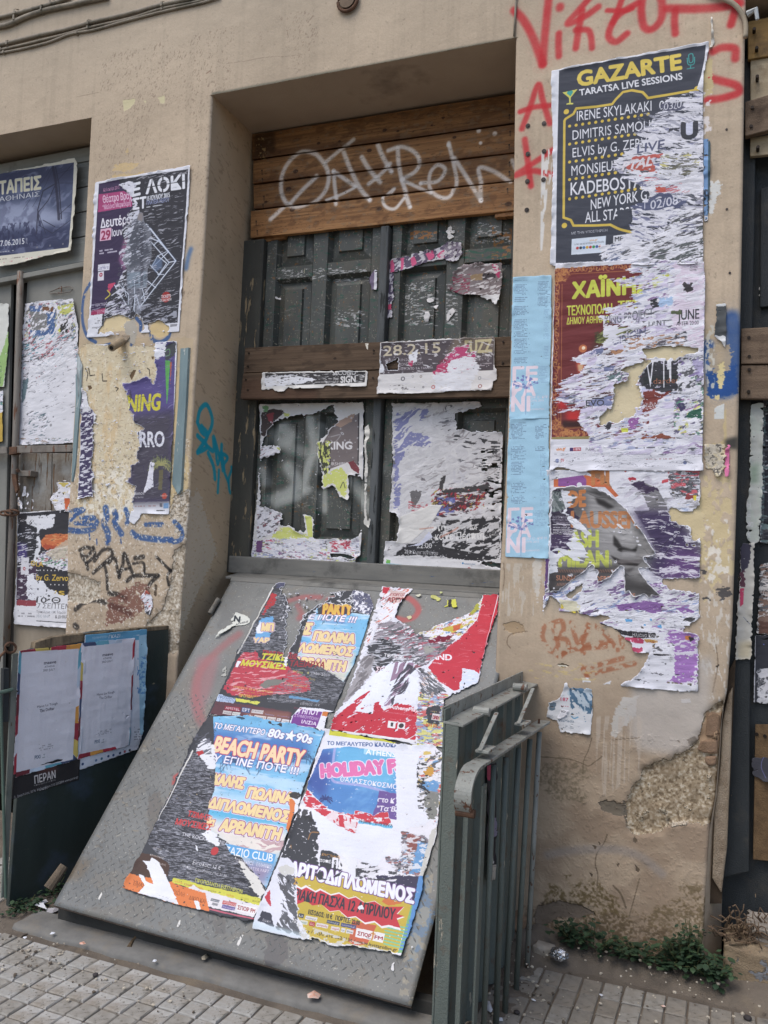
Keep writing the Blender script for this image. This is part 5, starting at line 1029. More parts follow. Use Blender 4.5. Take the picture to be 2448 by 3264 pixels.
scrap((7,0),0,vw(*Z10,[(1000,1560),(1030,1540),(1052,1580),(1030,1586),(1005,1578)]),'small crumpled white scrap in front of the weeds',wp,.004)
scrap((8,0),0,vw(*Z10,[(0,1745),(20,1760),(38,1800),(20,1818),(0,1800)]),'white scrap on the paving at the foot of the flat railing bar',wp)
scrap((12,0),0,vw(*Z10,[(175,1325),(250,1312),(262,1370),(200,1395),(165,1390)]),'crumpled printed leaflet at the foot of the railing by the wall',M('scrap_print',(186,194,192),(70,84,92),(34,34,34),.7),.012)
scrap((13,0),0,vw(*Z10,[(535,1425),(560,1420),(572,1455),(545,1452)]),'orange and white wrapper beside the foil ball',M('wrapper',(226,150,50),(226,222,214),(60,60,60),.5),.02)
scrap((14,0),0,vw(*Z10,[(480,1470),(520,1462),(580,1475),(575,1484),(500,1482)]),'purple crumpled wrapper in front of the weeds',M('wrapper_purple',(70,42,70),(150,120,150),(60,60,60),.5),.01)
R9=random.Random(12)
for k in range(14):
 x,y=(R9.uniform(-.6,.9),R9.uniform(-.55,-.2))if k<9 else(R9.uniform(-2.3,-1.3),R9.uniform(-.84,-.72));P=[];r=R9.uniform(.006,.012);a0=R9.uniform(0,6)
 n_=5;cz=.004+(.014 if k>=9 else 0);P=[(x+r*R9.uniform(.6,1.2)*math.cos(a0+j*6.28/n_),y+r*R9.uniform(.6,1.2)*math.sin(a0+j*6.28/n_),cz+R9.uniform(0,.004))for j in range(n_)]
 g=G();g.add(P+[(x,y,cz+.005)],[(i,(i+1)%n_,n_)for i in range(n_)]);tag(g.obj('paper_scrap',wp if k%3 else op),'tiny torn paper scrap lying on the ground near the wall or kerb','litter','tiny paper scraps on the ground')
def splinter(P,r,lab,mat,name='wood_splinter'):
 Q=[GND.hit([p])[0]for p in P];g=G().tube([(q[0],q[1],r+.012*(i==len(Q)-1)+.002)for i,q in enumerate(Q)],r,6,r1=r*.4);tag(g.obj(name,mat),lab,'twig' if 'twig' in name else 'debris')
splinter(vw(*ZL,[(160,838),(180,805),(198,795)]),.009,'broken brown wood splinter lying on the kerb',M('splinter',(112,96,74),(84,70,54),(60,60,60)))
splinter(vw(*Z10,[(745,1492),(800,1480)]),.004,'short pale stick in the dirt before the weeds',M('stick',(186,166,130)),'twig')
splinter(vw(*Z10,[(1060,1585),(1130,1618),(1230,1612)]),.0025,'thin curved brown twig on the paving in front of the weeds',M('splinter',(112,96,74)),'twig')
for k,(p,r,lab)in enumerate(((vw(*Z10,[(1475,1672)])[0],.011,'pale pebble among the plaster crumbs right of the weeds'),(vw(*Z10,[(1540,1848)])[0],.012,'dark round pebble near the lower right picture corner'),(vw(*Z10,[(180,1812)])[0],.009,'dark pebble on the paving below the railing foot'),(vw(0,1950,1.683,[(512,1955)])[0],.009,'flat dark pebble on the light paving at the left'),(vw(0,1950,1.683,[(475,1765)])[0],.006,'tiny white pebble on the paving near the kerb'))):
 q=GND.hit([p])[0];g=G().blob((q[0],q[1],r*.5),r,k+20,2,.12,(1,1,.6));tag(g.obj('pebble',crm if k in(0,4)else M('dark_pebble',(70,66,66),(56,52,52)),smooth=True),lab,'pebble')
for k,(x,y,r)in enumerate(((330,1420,.034),(290,1400,.024))):
 pass
c=gp(330,1415,-.12);g=G().blob((c[0],-.10,.03),.032,31,2,.2,(1.3,1,.7));tag(g.obj('stone',M('grey_stone',(168,160,148),(140,132,120),rough=.95)),'grey lump of plaster left of the foil ball','stone')
c=gp(180,1270,-.04);g=G().blob((c[0],-.03,.06),.045,32,2,.2,(.8,.6,1));tag(g.obj('stone',M('brick_clay',(176,130,92)),smooth=False),'chunk of broken brick at the wall foot behind the railing bars','stone')
print('ground',time.time()-T0)
# ================================================================== POSTERS
NEG=(52,53,60);LAV=(222,222,233);GLD=(226,192,70)
def palm(c,x,y,r,col,n=11,wd=2.2,down=.5,a=.9):
 R_=random.Random(int(x+y))
 for k in range(n):
  t=math.pi*(k/(n-1))*1.3-.5;L=r*R_.uniform(.75,1.1);ex,ey=x+L*math.cos(t),y-L*math.sin(t)*.8
  c.spray([(x,y),((x+ex)/2,(y+ey)/2-L*.12),(ex,ey+L*down*.5)],wd,col,a,.3,grain=.3)
  for q in(.35,.55,.75,.9):
   mx,my=x+(ex-x)*q,y+(ey-y)*q-L*.1*(1-q);c.spray([(mx,my),(mx+R_.uniform(-.05,.05)*r,my+L*.22)],wd*.7,col,a*.8,.3,smooth=False)
def rect(x0,y0,x1,y1,sl=0.):return[(x0,y0),(x1,y0+(x1-x0)*sl),(x1,y1+(x1-x0)*sl),(x0,y1)]
# --- upper left opening: night poster
c=Cv(ypl(.158),vw(*Z4,[(-90,120),(600,120),(600,960)]),900,(214,210,192),seed=21);c.v=Z4
c.outline([(-90,270),(300,190),(572,131),(592,175),(572,500),(541,830),(500,842),(350,868),(200,912),(100,935),(-90,962)],2,amp=.3)
IN=[(-90,262),(565,164),(551,480),(524,806),(-90,880)];c.setclip(IN)
c.fill(IN,(74,84,116));wn,f=c.F([(-90,500),(250,470),(520,560),(480,640),(200,650),(-90,700)],30);c.put(wn,f*.85,(158,168,198));wn,f=c.F([(-90,260),(570,160),(560,300),(-90,400)],30);c.put(wn,f*.8,(52,54,80));wn,f=c.F([(-90,700),(540,640),(530,830),(-90,900)],28);c.put(wn,f*.9,(46,52,86))
wn=(0,c.W,0,c.H);c.put(wn,sst(c.nz(wn,90,30,12,4,3),.5,.7)*.4,(150,158,190));c.put(wn,sst(c.nz(wn,60,60,50,4,5),.55,.7)*.35,(48,52,84))
for P,wd in(([(405,200),(425,300),(440,450),(450,590)],16),([(425,200),(450,330),(470,590)],6),([(440,300),(560,170)],3),([(415,330),(330,380),(290,520),(300,620)],7),([(430,320),(370,450),(290,545)],5),([(290,545),(280,700)],7),([(330,600),(420,650)],4),([(300,560),(350,700)],3),([(410,200),(350,330),(250,500)],2),([(440,250),(570,210)],2),([(300,640),(400,700),(540,600)],3),([(400,200),(180,520)],2),([(450,560),(540,480)],3),([(420,320),(560,320)],2)):c.spray(P,wd,(40,40,58),.85,.4,smooth=False)
c.streak([(-90,640),(330,600),(330,790),(-90,830)],(40,44,76),.52,14,26,0,.7,seed=4,rough=12)
c.text('ΣΤΑΠΕΙΣ',(-55,412),(313,363),(-55,318),(214,207,172),.02,(196,196,190),.035);c.text('ΑΘΗΝΑΙΣ',(0,460),(305,418),(0,425),(206,208,214),.0);c.text('17.06.2015',(-8,798),(190,778),(-8,754),(214,218,226),.01)
c.text('21:00',(213,778),(212,734),(200,776),(190,194,210));c.dots((285,805),(480,780),3,5,(110,112,128));c.small((-20,838),(110,822),(-20,850),1,(190,192,200),1)
c.setclip();c.small((0,890),(190,870),(0,902),1,(120,108,100),3,.3);c.small((20,915),(330,862),(20,928),1,(200,120,130),5,.6);c.wrinkle(.5,90,30)
c.sheet('poster','blue night poster with pale capitals on the boards of the left opening','poster',.004,curl=4)
# --- far left fragments
c=Cv(ypl(.19),vw(0,800,1.7,[(-60,270),(60,270),(60,760)]),600,(212,214,206),seed=22);c.v=(0,800,1.7);c.outline([(-60,285),(52,285),(48,520),(26,735),(-60,745)],3)
c.fill([(50,430),(52,520),(20,735),(-60,745),(-60,620),(10,560)],(150,190,110),4);c.small((4,600),(12,600),(4,720),12,(80,110,70));c.wrinkle()
c.sheet('poster','white and green poster remnant on the shutter at the left picture edge','poster',.003)
c=Cv(ypl(.19),vw(0,800,1.7,[(-60,740),(40,740),(40,1060)]),600,(196,160,62),seed=23);c.v=(0,800,1.7);c.outline([(-60,760),(20,760),(18,1030),(-60,1040)],4);c.shred([(-60,750),(24,750),(20,870),(-60,880)],[(50,60,80),(60,120,110)],.5,30,12);c.wrinkle()
c.sheet('poster','ochre torn poster strip at the left picture edge above the iron bar','poster',.003)
# --- white shredded poster on the shutter
c=Cv(ypl(.188),vw(0,800,1.7,[(100,262),(430,262),(430,1060)]),900,(218,219,227),seed=24);c.v=(0,800,1.7)
c.outline([(140,285),(230,272),(400,260),(404,300),(428,420),(428,1040),(250,1048),(104,1052),(116,700)],3)
U=[(144,292),(400,272),(428,560),(300,640),(130,650)];c.shred(U,[(70,74,84),(60,110,120),(196,196,90),(176,60,76),(66,96,150),(120,116,110),(60,56,60)],1.0,14,9,30)
c.fill([(165,320),(310,300),(300,420),(270,460),(170,450)],(124,124,124),6,-.5,amp=1.2);c.fill([(160,300),(230,295),(225,330),(170,330)],(70,104,168),5,a=.8);c.fill([(255,330),(305,300),(295,450),(270,570),(262,440)],(62,98,160),6,a=.85);c.fill([(165,430),(300,430),(300,480),(180,490)],(62,98,160),6,a=.8);c.fill([(228,305),(298,300),(290,330),(240,332)],(120,78,54),4)
c.fill([(312,300),(400,285),(398,340),(330,345)],(196,200,100),5);c.fill([(322,380),(372,370),(368,460),(330,470)],(52,52,54),5);c.text('4',(312,450),(330,450),(312,402),(206,206,90),.03);c.fill([(230,460),(290,465),(280,510),(240,500)],(104,98,88),4)
c.streak(U,(224,224,232),.56,22,10,40,1,.4,seed=7);c.shred([(120,470),(420,440),(425,640),(250,700),(130,720)],[(60,60,66),(170,60,70),(60,130,150),(90,90,96)],.9,22,7,20,seed=3)
c.fill([(170,640),(300,560),(390,470),(420,660),(420,760),(420,830),(150,900),(130,760)],(222,223,231),9,.5,amp=1.3);c.streak([(120,600),(420,640),(420,900),(130,960)],(84,86,96),.70,30,5,15,.9,-.3,seed=9);c.fill([(126,700),(160,690),(140,800),(122,830)],(70,100,110),5,a=.8);c.fill([(190,890),(230,880),(225,905),(195,910)],(60,88,92),4)
c.shred([(150,860),(270,880),(250,1000),(120,1000)],[(80,82,88),(60,90,100)],.5,30,7,20,seed=5);c.small((190,978),(245,980),(190,986),1,(90,90,94));c.shred([(110,1010),(400,1015),(395,1046),(108,1046)],[(140,110,90),(100,100,104),(90,120,120)],.7,18,4,0,seed=8);c.wrinkle(.8,60,20,20)
c.disc(c.c([(278,945)])[0],7,(150,150,154));c.sheet('poster','mostly white shredded poster with blue and lime shreds on the grey shutter','poster',.003,curl=5)
# --- poster with orange blob, lower left
c=Cv(ypl(.188),vw(0,800,1.7,[(70,1395),(390,1395),(390,2060)]),900,(218,218,224),seed=25);c.v=(0,800,1.7);c.outline([(100,1418),(390,1400),(388,2045),(78,2022),(96,1700)],2)
c.fill([(104,1425),(390,1400),(390,1900),(92,1890)],(50,50,56));c.soft([(100,1580),(150,1590),(150,1680),(96,1680)],(74,62,128),12,.9);c.fill([(98,1720),(200,1700),(210,1900),(92,1910)],(66,50,70));c.streak([(100,1430),(220,1440),(210,1900),(92,1900)],(214,214,224),.57,22,5,8,.95,.3,seed=2,o=4)
wn,m=c.fill([(225,1570),(250,1540),(300,1532),(390,1535),(390,1600),(250,1620),(230,1600)],(206,104,60),3);c.put(wn,m*sst(c.nz(wn,20,5,10,3,5),.55,.7)*.6,(238,178,110));c.fill([(235,1590),(360,1600),(300,1624),(240,1616)],(170,60,44),6,a=.7)
c.tear([(150,1440),(300,1425),(298,1470),(280,1500),(215,1510),(225,1600),(210,1680),(185,1690),(200,1590),(205,1500),(150,1480)],rough=5,amp=1.3,h=.5,sy=14);c.shred([(230,1630),(390,1590),(390,1740),(300,1720),(200,1690)],[(190,50,56),(60,130,80),(50,46,50),(90,90,130)],.8,18,7,15,seed=4);c.fill([(250,1640),(390,1550),(390,1660),(300,1680)],(198,184,160),6,a=.8)
YL=(214,176,60);c.text('ΘLA',(170,1705),(238,1712),(172,1678),YL,.02);c.dots((200,1730),(320,1732),7,3.2,(222,222,222));c.text('is by G. Zervos',(170,1783),(385,1788),(172,1750),YL,.015);c.dots((278,1808),(345,1810),4,3.2,(222,222,222));c.text('us',(270,1860),(352,1866),(272,1825),YL,.02)
c.tear([(150,1770),(240,1790),(260,1830),(300,1840),(330,1870),(388,1860),(388,1960),(230,1960),(150,1870)],rough=6,amp=1.3,h=.4,sy=12);c.tear([(150,1760),(185,1740),(190,1790),(160,1800)],rough=4,amp=1.2);c.fill([(96,1890),(200,1895),(198,1925),(92,1920)],(150,60,70),3)
c.text('10 Θ',(200,1905),(330,1908),(202,1875),(56,54,58),.02);c.text('7 ΣΕΠΤΕΜ',(205,1935),(385,1940),(207,1908),(96,94,98),.0);c.text('Τριπόλεως 12€ Ταμείο 15€',(200,1962),(388,1965),(201,1948),(100,100,106));c.text('& ΔΗΜΑΡΧΕΙΟ',(302,1990),(420,1994),(303,1972),(60,60,64),.015);c.text('ΧΕΙΟ ΜΗΛ',(200,1985),(270,1988),(201,1970),(140,150,160))
c.text('10',(200,1905),(200.5,1905),(200,1900),(56,54,58));c.small((100,1940),(195,1942),(100,1985),3,(140,140,146));c.fill([(118,1660),(160,1660),(158,1755),(116,1755)],(212,212,220),2);c.disc(c.c([(134,1722)])[0],8,(176,50,56));c.disc(c.c([(134,1722)])[0],4,(212,212,216));c.small((120,1665),(156,1665),(120,1690),2,(170,170,176))
c.fill([(200,2002),(388,2014),(388,2018),(200,2006)],(50,50,54));c.wrinkle(.6,50,12);c.sheet('poster','torn black and white poster with an orange blob below the bare brown boards','poster',.003,curl=4)
# fragment right of bare boards
c=Cv(ypl(.188),vw(0,800,1.7,[(280,1240),(390,1240),(390,1430)]),800,(216,216,222),seed=26);c.v=(0,800,1.7);c.outline([(315,1252),(390,1250),(385,1420),(300,1400),(283,1330),(320,1290)],8,amp=1.3);c.shred([(280,1240),(390,1240),(385,1420),(280,1420)],[(90,90,90),(206,180,80)],.7,16,7,20);c.fill([(318,1256),(376,1256),(350,1280)],(206,184,90),3);c.fill([(352,1340),(385,1340),(370,1410),(356,1400)],(204,92,52),3);c.wrinkle()
c.sheet('poster_remnant','ragged white remnant with an orange corner at the right of the bare boards','poster',.003,curl=5)
c=Cv(ypl(.178),vw(0,800,1.7,[(90,1235),(200,1235),(200,1410)]),800,(216,216,222),seed=27);c.v=(0,800,1.7);c.outline([(95,1240),(195,1240),(190,1400),(100,1400)]);c.shred([(90,1230),(200,1230),(195,1410),(95,1410)],[(90,90,90),(206,150,80)],.6,16,7,20);c.addhole_streak([(80,1220),(210,1220),(210,1420),(80,1420)],.43,8,24,0,3);c.hole([(140,1245),(200,1245),(200,1340),(170,1350),(150,1300)],8);c.wrinkle()
c.sheet('poster_remnant','flaky white paper flecks on the left bare board of the shutter','poster',.003,curl=4)
# --- neon cube poster on the left pier
c=Cv(WALL,vw(*Z4,[(655,180),(1455,180),(1455,1500)]),1100,(220,222,232),seed=31);c.v=Z4
c.outline([(722,330),(728,312),(1000,262),(1446,186),(1425,500),(1395,900),(1357,1440),(1200,1448),(1100,1450),(900,1465),(666,1488),(700,950)],2,amp=.5)
IN=[(752,324),(1000,276),(1430,214),(1395,700),(1345,1372),(1000,1400),(684,1415)];c.setclip(IN);c.fill(IN,(50,50,57))
LP=[(752,320),(905,295),(920,350),(1010,440),(1000,520),(960,560),(990,600),(920,680),(945,770),(920,850),(960,950),(890,1080),(830,1180),(790,1260),(690,1290)]
c.fill(LP,(54,42,74));MG=(168,58,112);c.fill([(750,405),(940,378),(1002,420),(1002,495),(744,540)],MG);c.soft([(940,750),(1000,700),(1010,900),(940,980),(900,900)],(190,110,160),10,.6)
c.text('Καλοκαίρι 2015',(787,384),(905,362),(786,358),(200,130,170),.01);c.text('Θέατρο Βράχ',(783,470),(1000,436),(780,415),(222,186,210),.02);c.text('“Μελίνα Μερκούρη”',(780,520),(1002,484),(778,484),(216,176,204),.015)
c.text('Δευτέρα',(766,658),(1000,622),(764,590),(224,222,232),.03);c.fill([(764,668),(846,656),(842,748),(758,757)],(226,176,202));c.text('29',(770,747),(836,738),(771,680),(156,44,84),.04);c.text('Ιουν',(850,722),(930,710),(850,668),(224,222,232),.02)
c.small((755,822),(905,800),(755,862),2,(200,196,214),3,.3);c.fill([(745,935),(833,925),(830,975),(744,985)],(216,216,228));c.small((750,945),(828,935),(748,975),3,(110,106,150),2);c.fill([(745,990),(790,984),(788,1052),(742,1058)],(214,210,220));c.disc(c.c([(766,1012)])[0],9,(170,44,70));c.disc(c.c([(766,1012)])[0],4,(224,200,210))
c.fill([(820,1078),(880,1072),(850,1110),(822,1160)],(196,60,96),4);c.spray([(815,1130),(835,1160),(800,1195)],5,(216,206,60),.95,.3);c.text('αριστερά',(725,1250),(815,1238),(725,1225),(214,210,224),.01);c.fill([(688,1284),(800,1262),(796,1305),(684,1318)],(160,40,84));c.text('ΕΙΣΙΤΗΡΙΑ',(740,1306),(812,1292),(740,1284),(220,190,206))
# figure, grey, no one in particular
FG=[(1020,560),(1050,530),(1085,545),(1090,600),(1110,640),(1150,690),(1148,900),(1120,970),(1118,1100),(1080,1120),(1070,1300),(1030,1330),(1020,1150),(985,1320),(960,1100),(965,970),(930,900),(960,790),(980,680)]
c.fill(FG,(112,116,128),3);c.soft([(985,650),(1100,640),(1140,900),(980,960)],(70,74,86),9,.8);c.soft([(965,990),(1115,990),(1110,1110),(970,1110)],(124,142,158),8,.8);c.soft([(1040,545),(1085,545),(1080,610),(1045,600)],(140,130,128),5,.8);c.soft([(1060,640),(1090,640),(1085,1100),(1065,1100)],(60,62,74),5,.7)
for P,wd in(([(1108,630),(1332,908),(1055,1262)],5),([(1140,660),(1330,905)],3),([(1150,770),(1280,920),(1070,1190)],4),([(1140,735),(1205,760),(1275,840),(1150,960)],4),([(1150,950),(1195,870),(1262,925),(1205,1010),(1140,940)],4),([(1280,918),(1330,908)],4),([(1120,1060),(1180,1110)],4),([(1080,1120),(1100,1210)],4),([(1195,1010),(1240,1010)],3),([(1195,870),(1260,838)],3),([(1165,790),(1200,755)],4),([(1010,630),(945,720)],4),([(870,1090),(970,1260)],4),([(900,1080),(975,1160),(970,1260)],3),([(880,1100),(930,1080),(960,1180)],3),([(1020,1050),(1020,1290)],3),([(1060,1260),(1030,1160),(1010,1280)],3)):
 c.spray(P,wd*1.7,(130,160,210),.4,.9,smooth=False,grain=0);c.spray(P,wd*.8,(226,232,242),.95,.3,smooth=False,grain=0)
c.soft([(1190,880),(1230,900),(1230,960),(1180,990),(1150,940)],(96,120,160),8,.7)
c.text('Ε',(1000,420),(1062,405),(1000,328),(224,226,234),.05);c.text('ΛΟΚΙ',(1108,400),(1398,358),(1106,300),(224,226,234),.045);c.text('ΣΤ',(1010,520),(1106,505),(1010,438),(224,226,234),.045)
for P in([(1105,350),(1400,300),(1400,306),(1105,357)],[(1230,270),(1240,270),(1236,420),(1226,420)],[(1150,290),(1156,290),(1150,420),(1144,420)]):c.fill(P,(50,50,57),a=.9)
c.text('15 ΙΟΥΛΙΟΥ 2015',(1115,452),(1286,424),(1115,418),(216,220,230),.035);c.text('ΠΛΑΤΕΙΑ ΝΕΡΟΥ',(1112,484),(1283,458),(1112,453),(126,136,176),.03);c.small((1110,494),(1281,470),(1110,508),1,(214,218,226),5,.2)
c.disc(c.c([(1257,1180)])[0],23,(166,44,44));c.text('TICKETS',(1222,1188),(1294,1180),(1222,1165),(228,220,220),.02);c.text('ON SALE NOW',(1210,1214),(1300,1206),(1210,1194),(228,220,220),.02)
# tears down the middle
TP=[(905,330),(1000,305),(1040,330),(1000,400),(1030,440),(1060,530),(1020,640),(980,760),(1000,860),(960,980),(960,1060),(940,1200),(1000,1290),(900,1330),(790,1340),(800,1260),(840,1180),(900,1060),(950,950),(900,850),(950,760),(925,680),(990,600),(960,560),(1010,500),(985,400),(915,345)]
c.streak(TP,(206,208,222),.47,26,6,20,.95,.5,seed=3,o=4,rough=8);c.streak([(940,560),(1150,640),(1150,1000),(960,1300),(880,1100)],(70,72,84),.57,22,5,12,.8,seed=5,o=4);c.streak([(960,560),(1140,640),(1140,1330),(880,1330)],(196,200,216),.62,22,4,18,.9,.3,seed=6,o=4)
c.fill([(905,335),(980,300),(1020,330),(1000,400),(960,370)],(216,216,228),4,.5,amp=1.2);c.streak([(1000,265),(1430,205),(1420,250),(1000,300)],(150,150,158),.5,26,5,8,.9,seed=7);c.streak([(1100,240),(1400,240),(1350,1380),(1060,1400)],(176,178,190),.655,40,3,5,.85,.3,seed=8,o=4)
c.streak([(1040,1220),(1340,1250),(1340,1380),(1040,1380)],(170,174,190),.54,30,5,14,.85,.3,seed=9,o=4);c.streak([(690,1200),(980,1200),(980,1300),(690,1320)],(150,146,170),.6,26,4,8,.85,.2,seed=10)
c.setclip();c.fill([(684,1320),(780,1305),(770,1400),(720,1460),(672,1480)],(222,224,232),3);c.small((720,1340),(770,1333),(720,1385),3,(130,130,136));c.text('megaclub',(700,1418),(790,1408),(700,1402),(70,70,76),.01)
c.hole([(735,1455),(770,1400),(800,1340),(890,1308),(960,1330),(1000,1350),(1040,1300),(1080,1340),(1100,1420),(1060,1450),(1090,1480),(960,1485),(850,1440),(780,1450)],6,amp=1.1);c.hole([(1120,1385),(1190,1355),(1240,1365),(1285,1410),(1270,1450),(1130,1455)],5,amp=1.1)
c.fill([(1290,1385),(1345,1380),(1340,1400),(1290,1405)],(90,90,96),0,a=.6);c.wrinkle(.5,90,12)
c.sheet('poster','black concert poster with a neon cube and pink left side, top of the left pier','poster',.003,curl=4)
# --- purple torn poster, left pier
c=Cv(WALL,vw(*Z5,[(575,80),(1330,80),(1330,1460)]),1100,(220,222,230),seed=32);c.v=Z5
c.outline([(628,150),(740,138),(745,112),(1318,88),(1312,300),(1290,760),(1268,1180),(1258,1370),(1200,1372),(1060,1365),(1040,1400),(1000,1450),(960,1420),(990,1300),(580,1262),(600,900)],2,amp=.6)
c.fill([(1170,100),(1306,96),(1290,740),(1266,1276),(980,1282),(900,700),(900,350)],(84,74,136));c.soft([(980,640),(1300,600),(1290,1290),(950,1300)],(72,68,82),34,1);c.fill([(600,160),(700,160),(700,1260),(585,1250)],(64,56,90))
c.streak([(600,160),(710,160),(710,1260),(585,1260)],(216,216,226),.52,20,7,12,.95,.4,seed=3,o=4);c.fill([(600,150),(700,150),(690,600),(620,620)],(216,216,222),8)
c.fill([(1235,120),(1312,96),(1300,190),(1240,240),(1225,180)],(66,70,74),5);c.tear([(1130,105),(1240,95),(1225,190),(1170,220),(1150,160)],rough=5,amp=1.2);c.spray([(1230,160),(1260,150),(1262,190),(1235,200)],4,(110,170,110),.7);c.fill([(1230,230),(1268,235),(1258,360),(1252,470),(1242,570),(1236,420)],(88,176,84),2,amp=.5);c.fill([(1266,245),(1280,245),(1272,350),(1268,410)],(190,96,70),2)
c.text('OPENING',(780,620),(1196,596),(780,500),(216,206,56),.04,shear=.15);c.text('NATURRO',(800,880),(1222,868),(800,768),(222,224,234),.03);c.text('Alimos',(985,1232),(1075,1226),(985,1205),(214,214,222));c.text('marinal, Beachbar',(985,1254),(1070,1252),(985,1240),(190,190,200));c.disc(c.c([(1224,1238)])[0],13,(188,74,60));c.text('Havana Club',(1196,1240),(1250,1238),(1196,1228),(226,200,190))
palm(c,1200,1010,105,(120,128,84),13,5,.6);palm(c,1200,1010,70,(160,156,96),9,4,.6);c.fill([(1185,1040),(1215,1040),(1208,1190),(1180,1190)],(104,98,70),4);c.fill([(1120,985),(1152,990),(1140,1100),(1145,1165),(1100,1195),(1078,1215),(1070,1205),(1095,1120)],(222,222,234),2,.8)
c.streak([(950,350),(1310,100),(1290,800),(980,900)],(150,144,190),.70,50,4,10,.6,.2,seed=5);c.streak([(960,880),(1290,880),(1270,1270),(960,1270)],(130,128,140),.69,50,4,5,.5,.2,seed=6);c.ridge([(960,200),(1310,200),(1290,1200),(960,1200)],(60,54,84),.006,80,30,12,.8,.6,seed=7)
c.spray([(1060,860),(1160,850),(1290,690)],3,(50,44,70),.6,.3);c.small((1000,1305),(1180,1300),(1000,1322),1,(150,120,120),4);c.fill([(1218,1290),(1256,1288),(1254,1328),(1216,1330)],(110,150,196));c.fill([(1190,1290),(1210,1290),(1208,1320),(1188,1320)],(100,100,110),2);c.small((1165,1338),(1225,1336),(1165,1352),1,(50,50,54),1,.2)
c.hole([(690,130),(1155,60),(1165,330),(1140,420),(1110,350),(960,400),(905,400),(950,470),(960,600),(1000,640),(1005,690),(1080,740),(1030,760),(1050,880),(1020,920),(1035,980),(985,1000),(975,1100),(935,1130),(1010,1160),(990,1290),(1000,1350),(620,1300),(590,1260),(690,1240),(700,1060),(680,1030),(700,850),(690,720),(720,640),(660,560),(650,480),(610,420),(620,160)],6,amp=1.2)
c.m*=1;c.hole([(1050,1372),(1190,1374),(1190,1395),(1040,1460),(1040,1400)],4);c.wrinkle(.8,90,14,8)
c.sheet('poster','purple poster with its middle torn away, below the stub pipe','poster',.003,curl=5)
c=Cv(WALL,vw(*Z5,[(1040,1920),(1150,1920),(1150,2140)]),1000,(220,220,226),seed=33);c.v=Z5;c.outline([(1060,1960),(1100,1930),(1135,1990),(1135,2060),(1115,2125),(1080,2095),(1075,2030),(1050,2000)],3);c.shred([(1040,1920),(1150,1920),(1140,2140),(1040,2130)],[(170,70,60),(60,60,66)],.8,14,8,40);c.fill([(1085,1930),(1130,1940),(1115,1970),(1085,1960)],(172,74,60),3);c.fill([(1085,2095),(1118,2085),(1112,2125)],(50,50,54),2);c.wrinkle()
c.sheet('poster_scrap','small red white and black paper scrap on the worn plaster of the left pier','scrap',.003,curl=5)
# --- board posters (left side board)
ZB=(0,1950,1.683)
c=Cv(XL,vw(*ZB,[(55,790),(430,790),(430,1010)]),1000,(40,38,40),seed=34);c.v=ZB;c.outline([(66,870),(300,790),(424,785),(423,902),(240,950),(62,1005)],1);c.soft([(200,840),(300,820),(300,860),(200,870)],(96,56,54),10,.8)
c.text('ΠΕΡΑΝ',(184,922),(296,890),(182,880),(214,208,206),.02);c.text('το παλιό κέρασμα της πόλης',(180,936),(296,903),(180,928),(190,184,182));c.text('Λ. Δεκελείας 20 Ν. Χαλκηδόνα 210 2532894 www.peran.gr',(74,1001),(418,890),(72,988),(204,204,204),.01);c.text('Σάββατο',(222,850),(262,842),(222,836),(170,90,80));c.wrinkle()
c.sheet('poster','black ticket poster strip under the left white framed poster on the green board','poster',.002)
c=Cv(XL,vw(*ZB,[(420,85),(800,85),(800,850)]),1000,(214,220,232),seed=35);c.v=ZB;c.outline([(455,124),(785,92),(785,190),(778,420),(766,640),(738,735),(425,848),(425,780),(440,400)],1)
c.fill([(455,124),(785,92),(784,180),(740,150),(455,175)],(84,158,200));c.fill([(742,128),(785,120),(778,430),(765,660),(748,660),(742,300)],(150,196,222));wn,m=c.poly([(735,240),(780,240),(772,440),(730,440)]);c.put(wn,m*sst(c.nz(wn,7,7,0,2,3),.55,.6)*.9,(84,140,200));c.text('ΤΕΧΝΗΠΟΛΗ',(492,148),(572,138),(492,136),(190,216,232));c.text('ΓΚΑΖΙ',(580,142),(640,136),(580,124),(216,226,236),.02);c.small((650,128),(745,120),(650,136),1,(200,220,236))
c.small((718,612),(750,610),(716,690),6,(130,136,150));c.small((560,762),(600,752),(560,770),1,(120,120,130));c.small((660,735),(720,720),(660,742),1,(120,120,130))
for x,y,cc in((440,817,(40,70,120)),(512,797,(90,120,160)),(542,788,(60,110,130)),(578,775,(30,70,120)),(605,769,(50,80,130)),(640,758,(40,60,90)),(666,750,(170,60,70)),(692,742,(60,60,70))):c.disc(c.c([(x,y)])[0],5,cc)
c.wrinkle(.4,60,60);c.sheet('poster','sky blue edged poster glued behind the right white framed one on the green board','poster',.003)
FC=[(150,42,56),(60,74,110),(206,180,84),(92,166,190),(176,40,58),(188,206,226),(222,150,60),(110,40,50)]
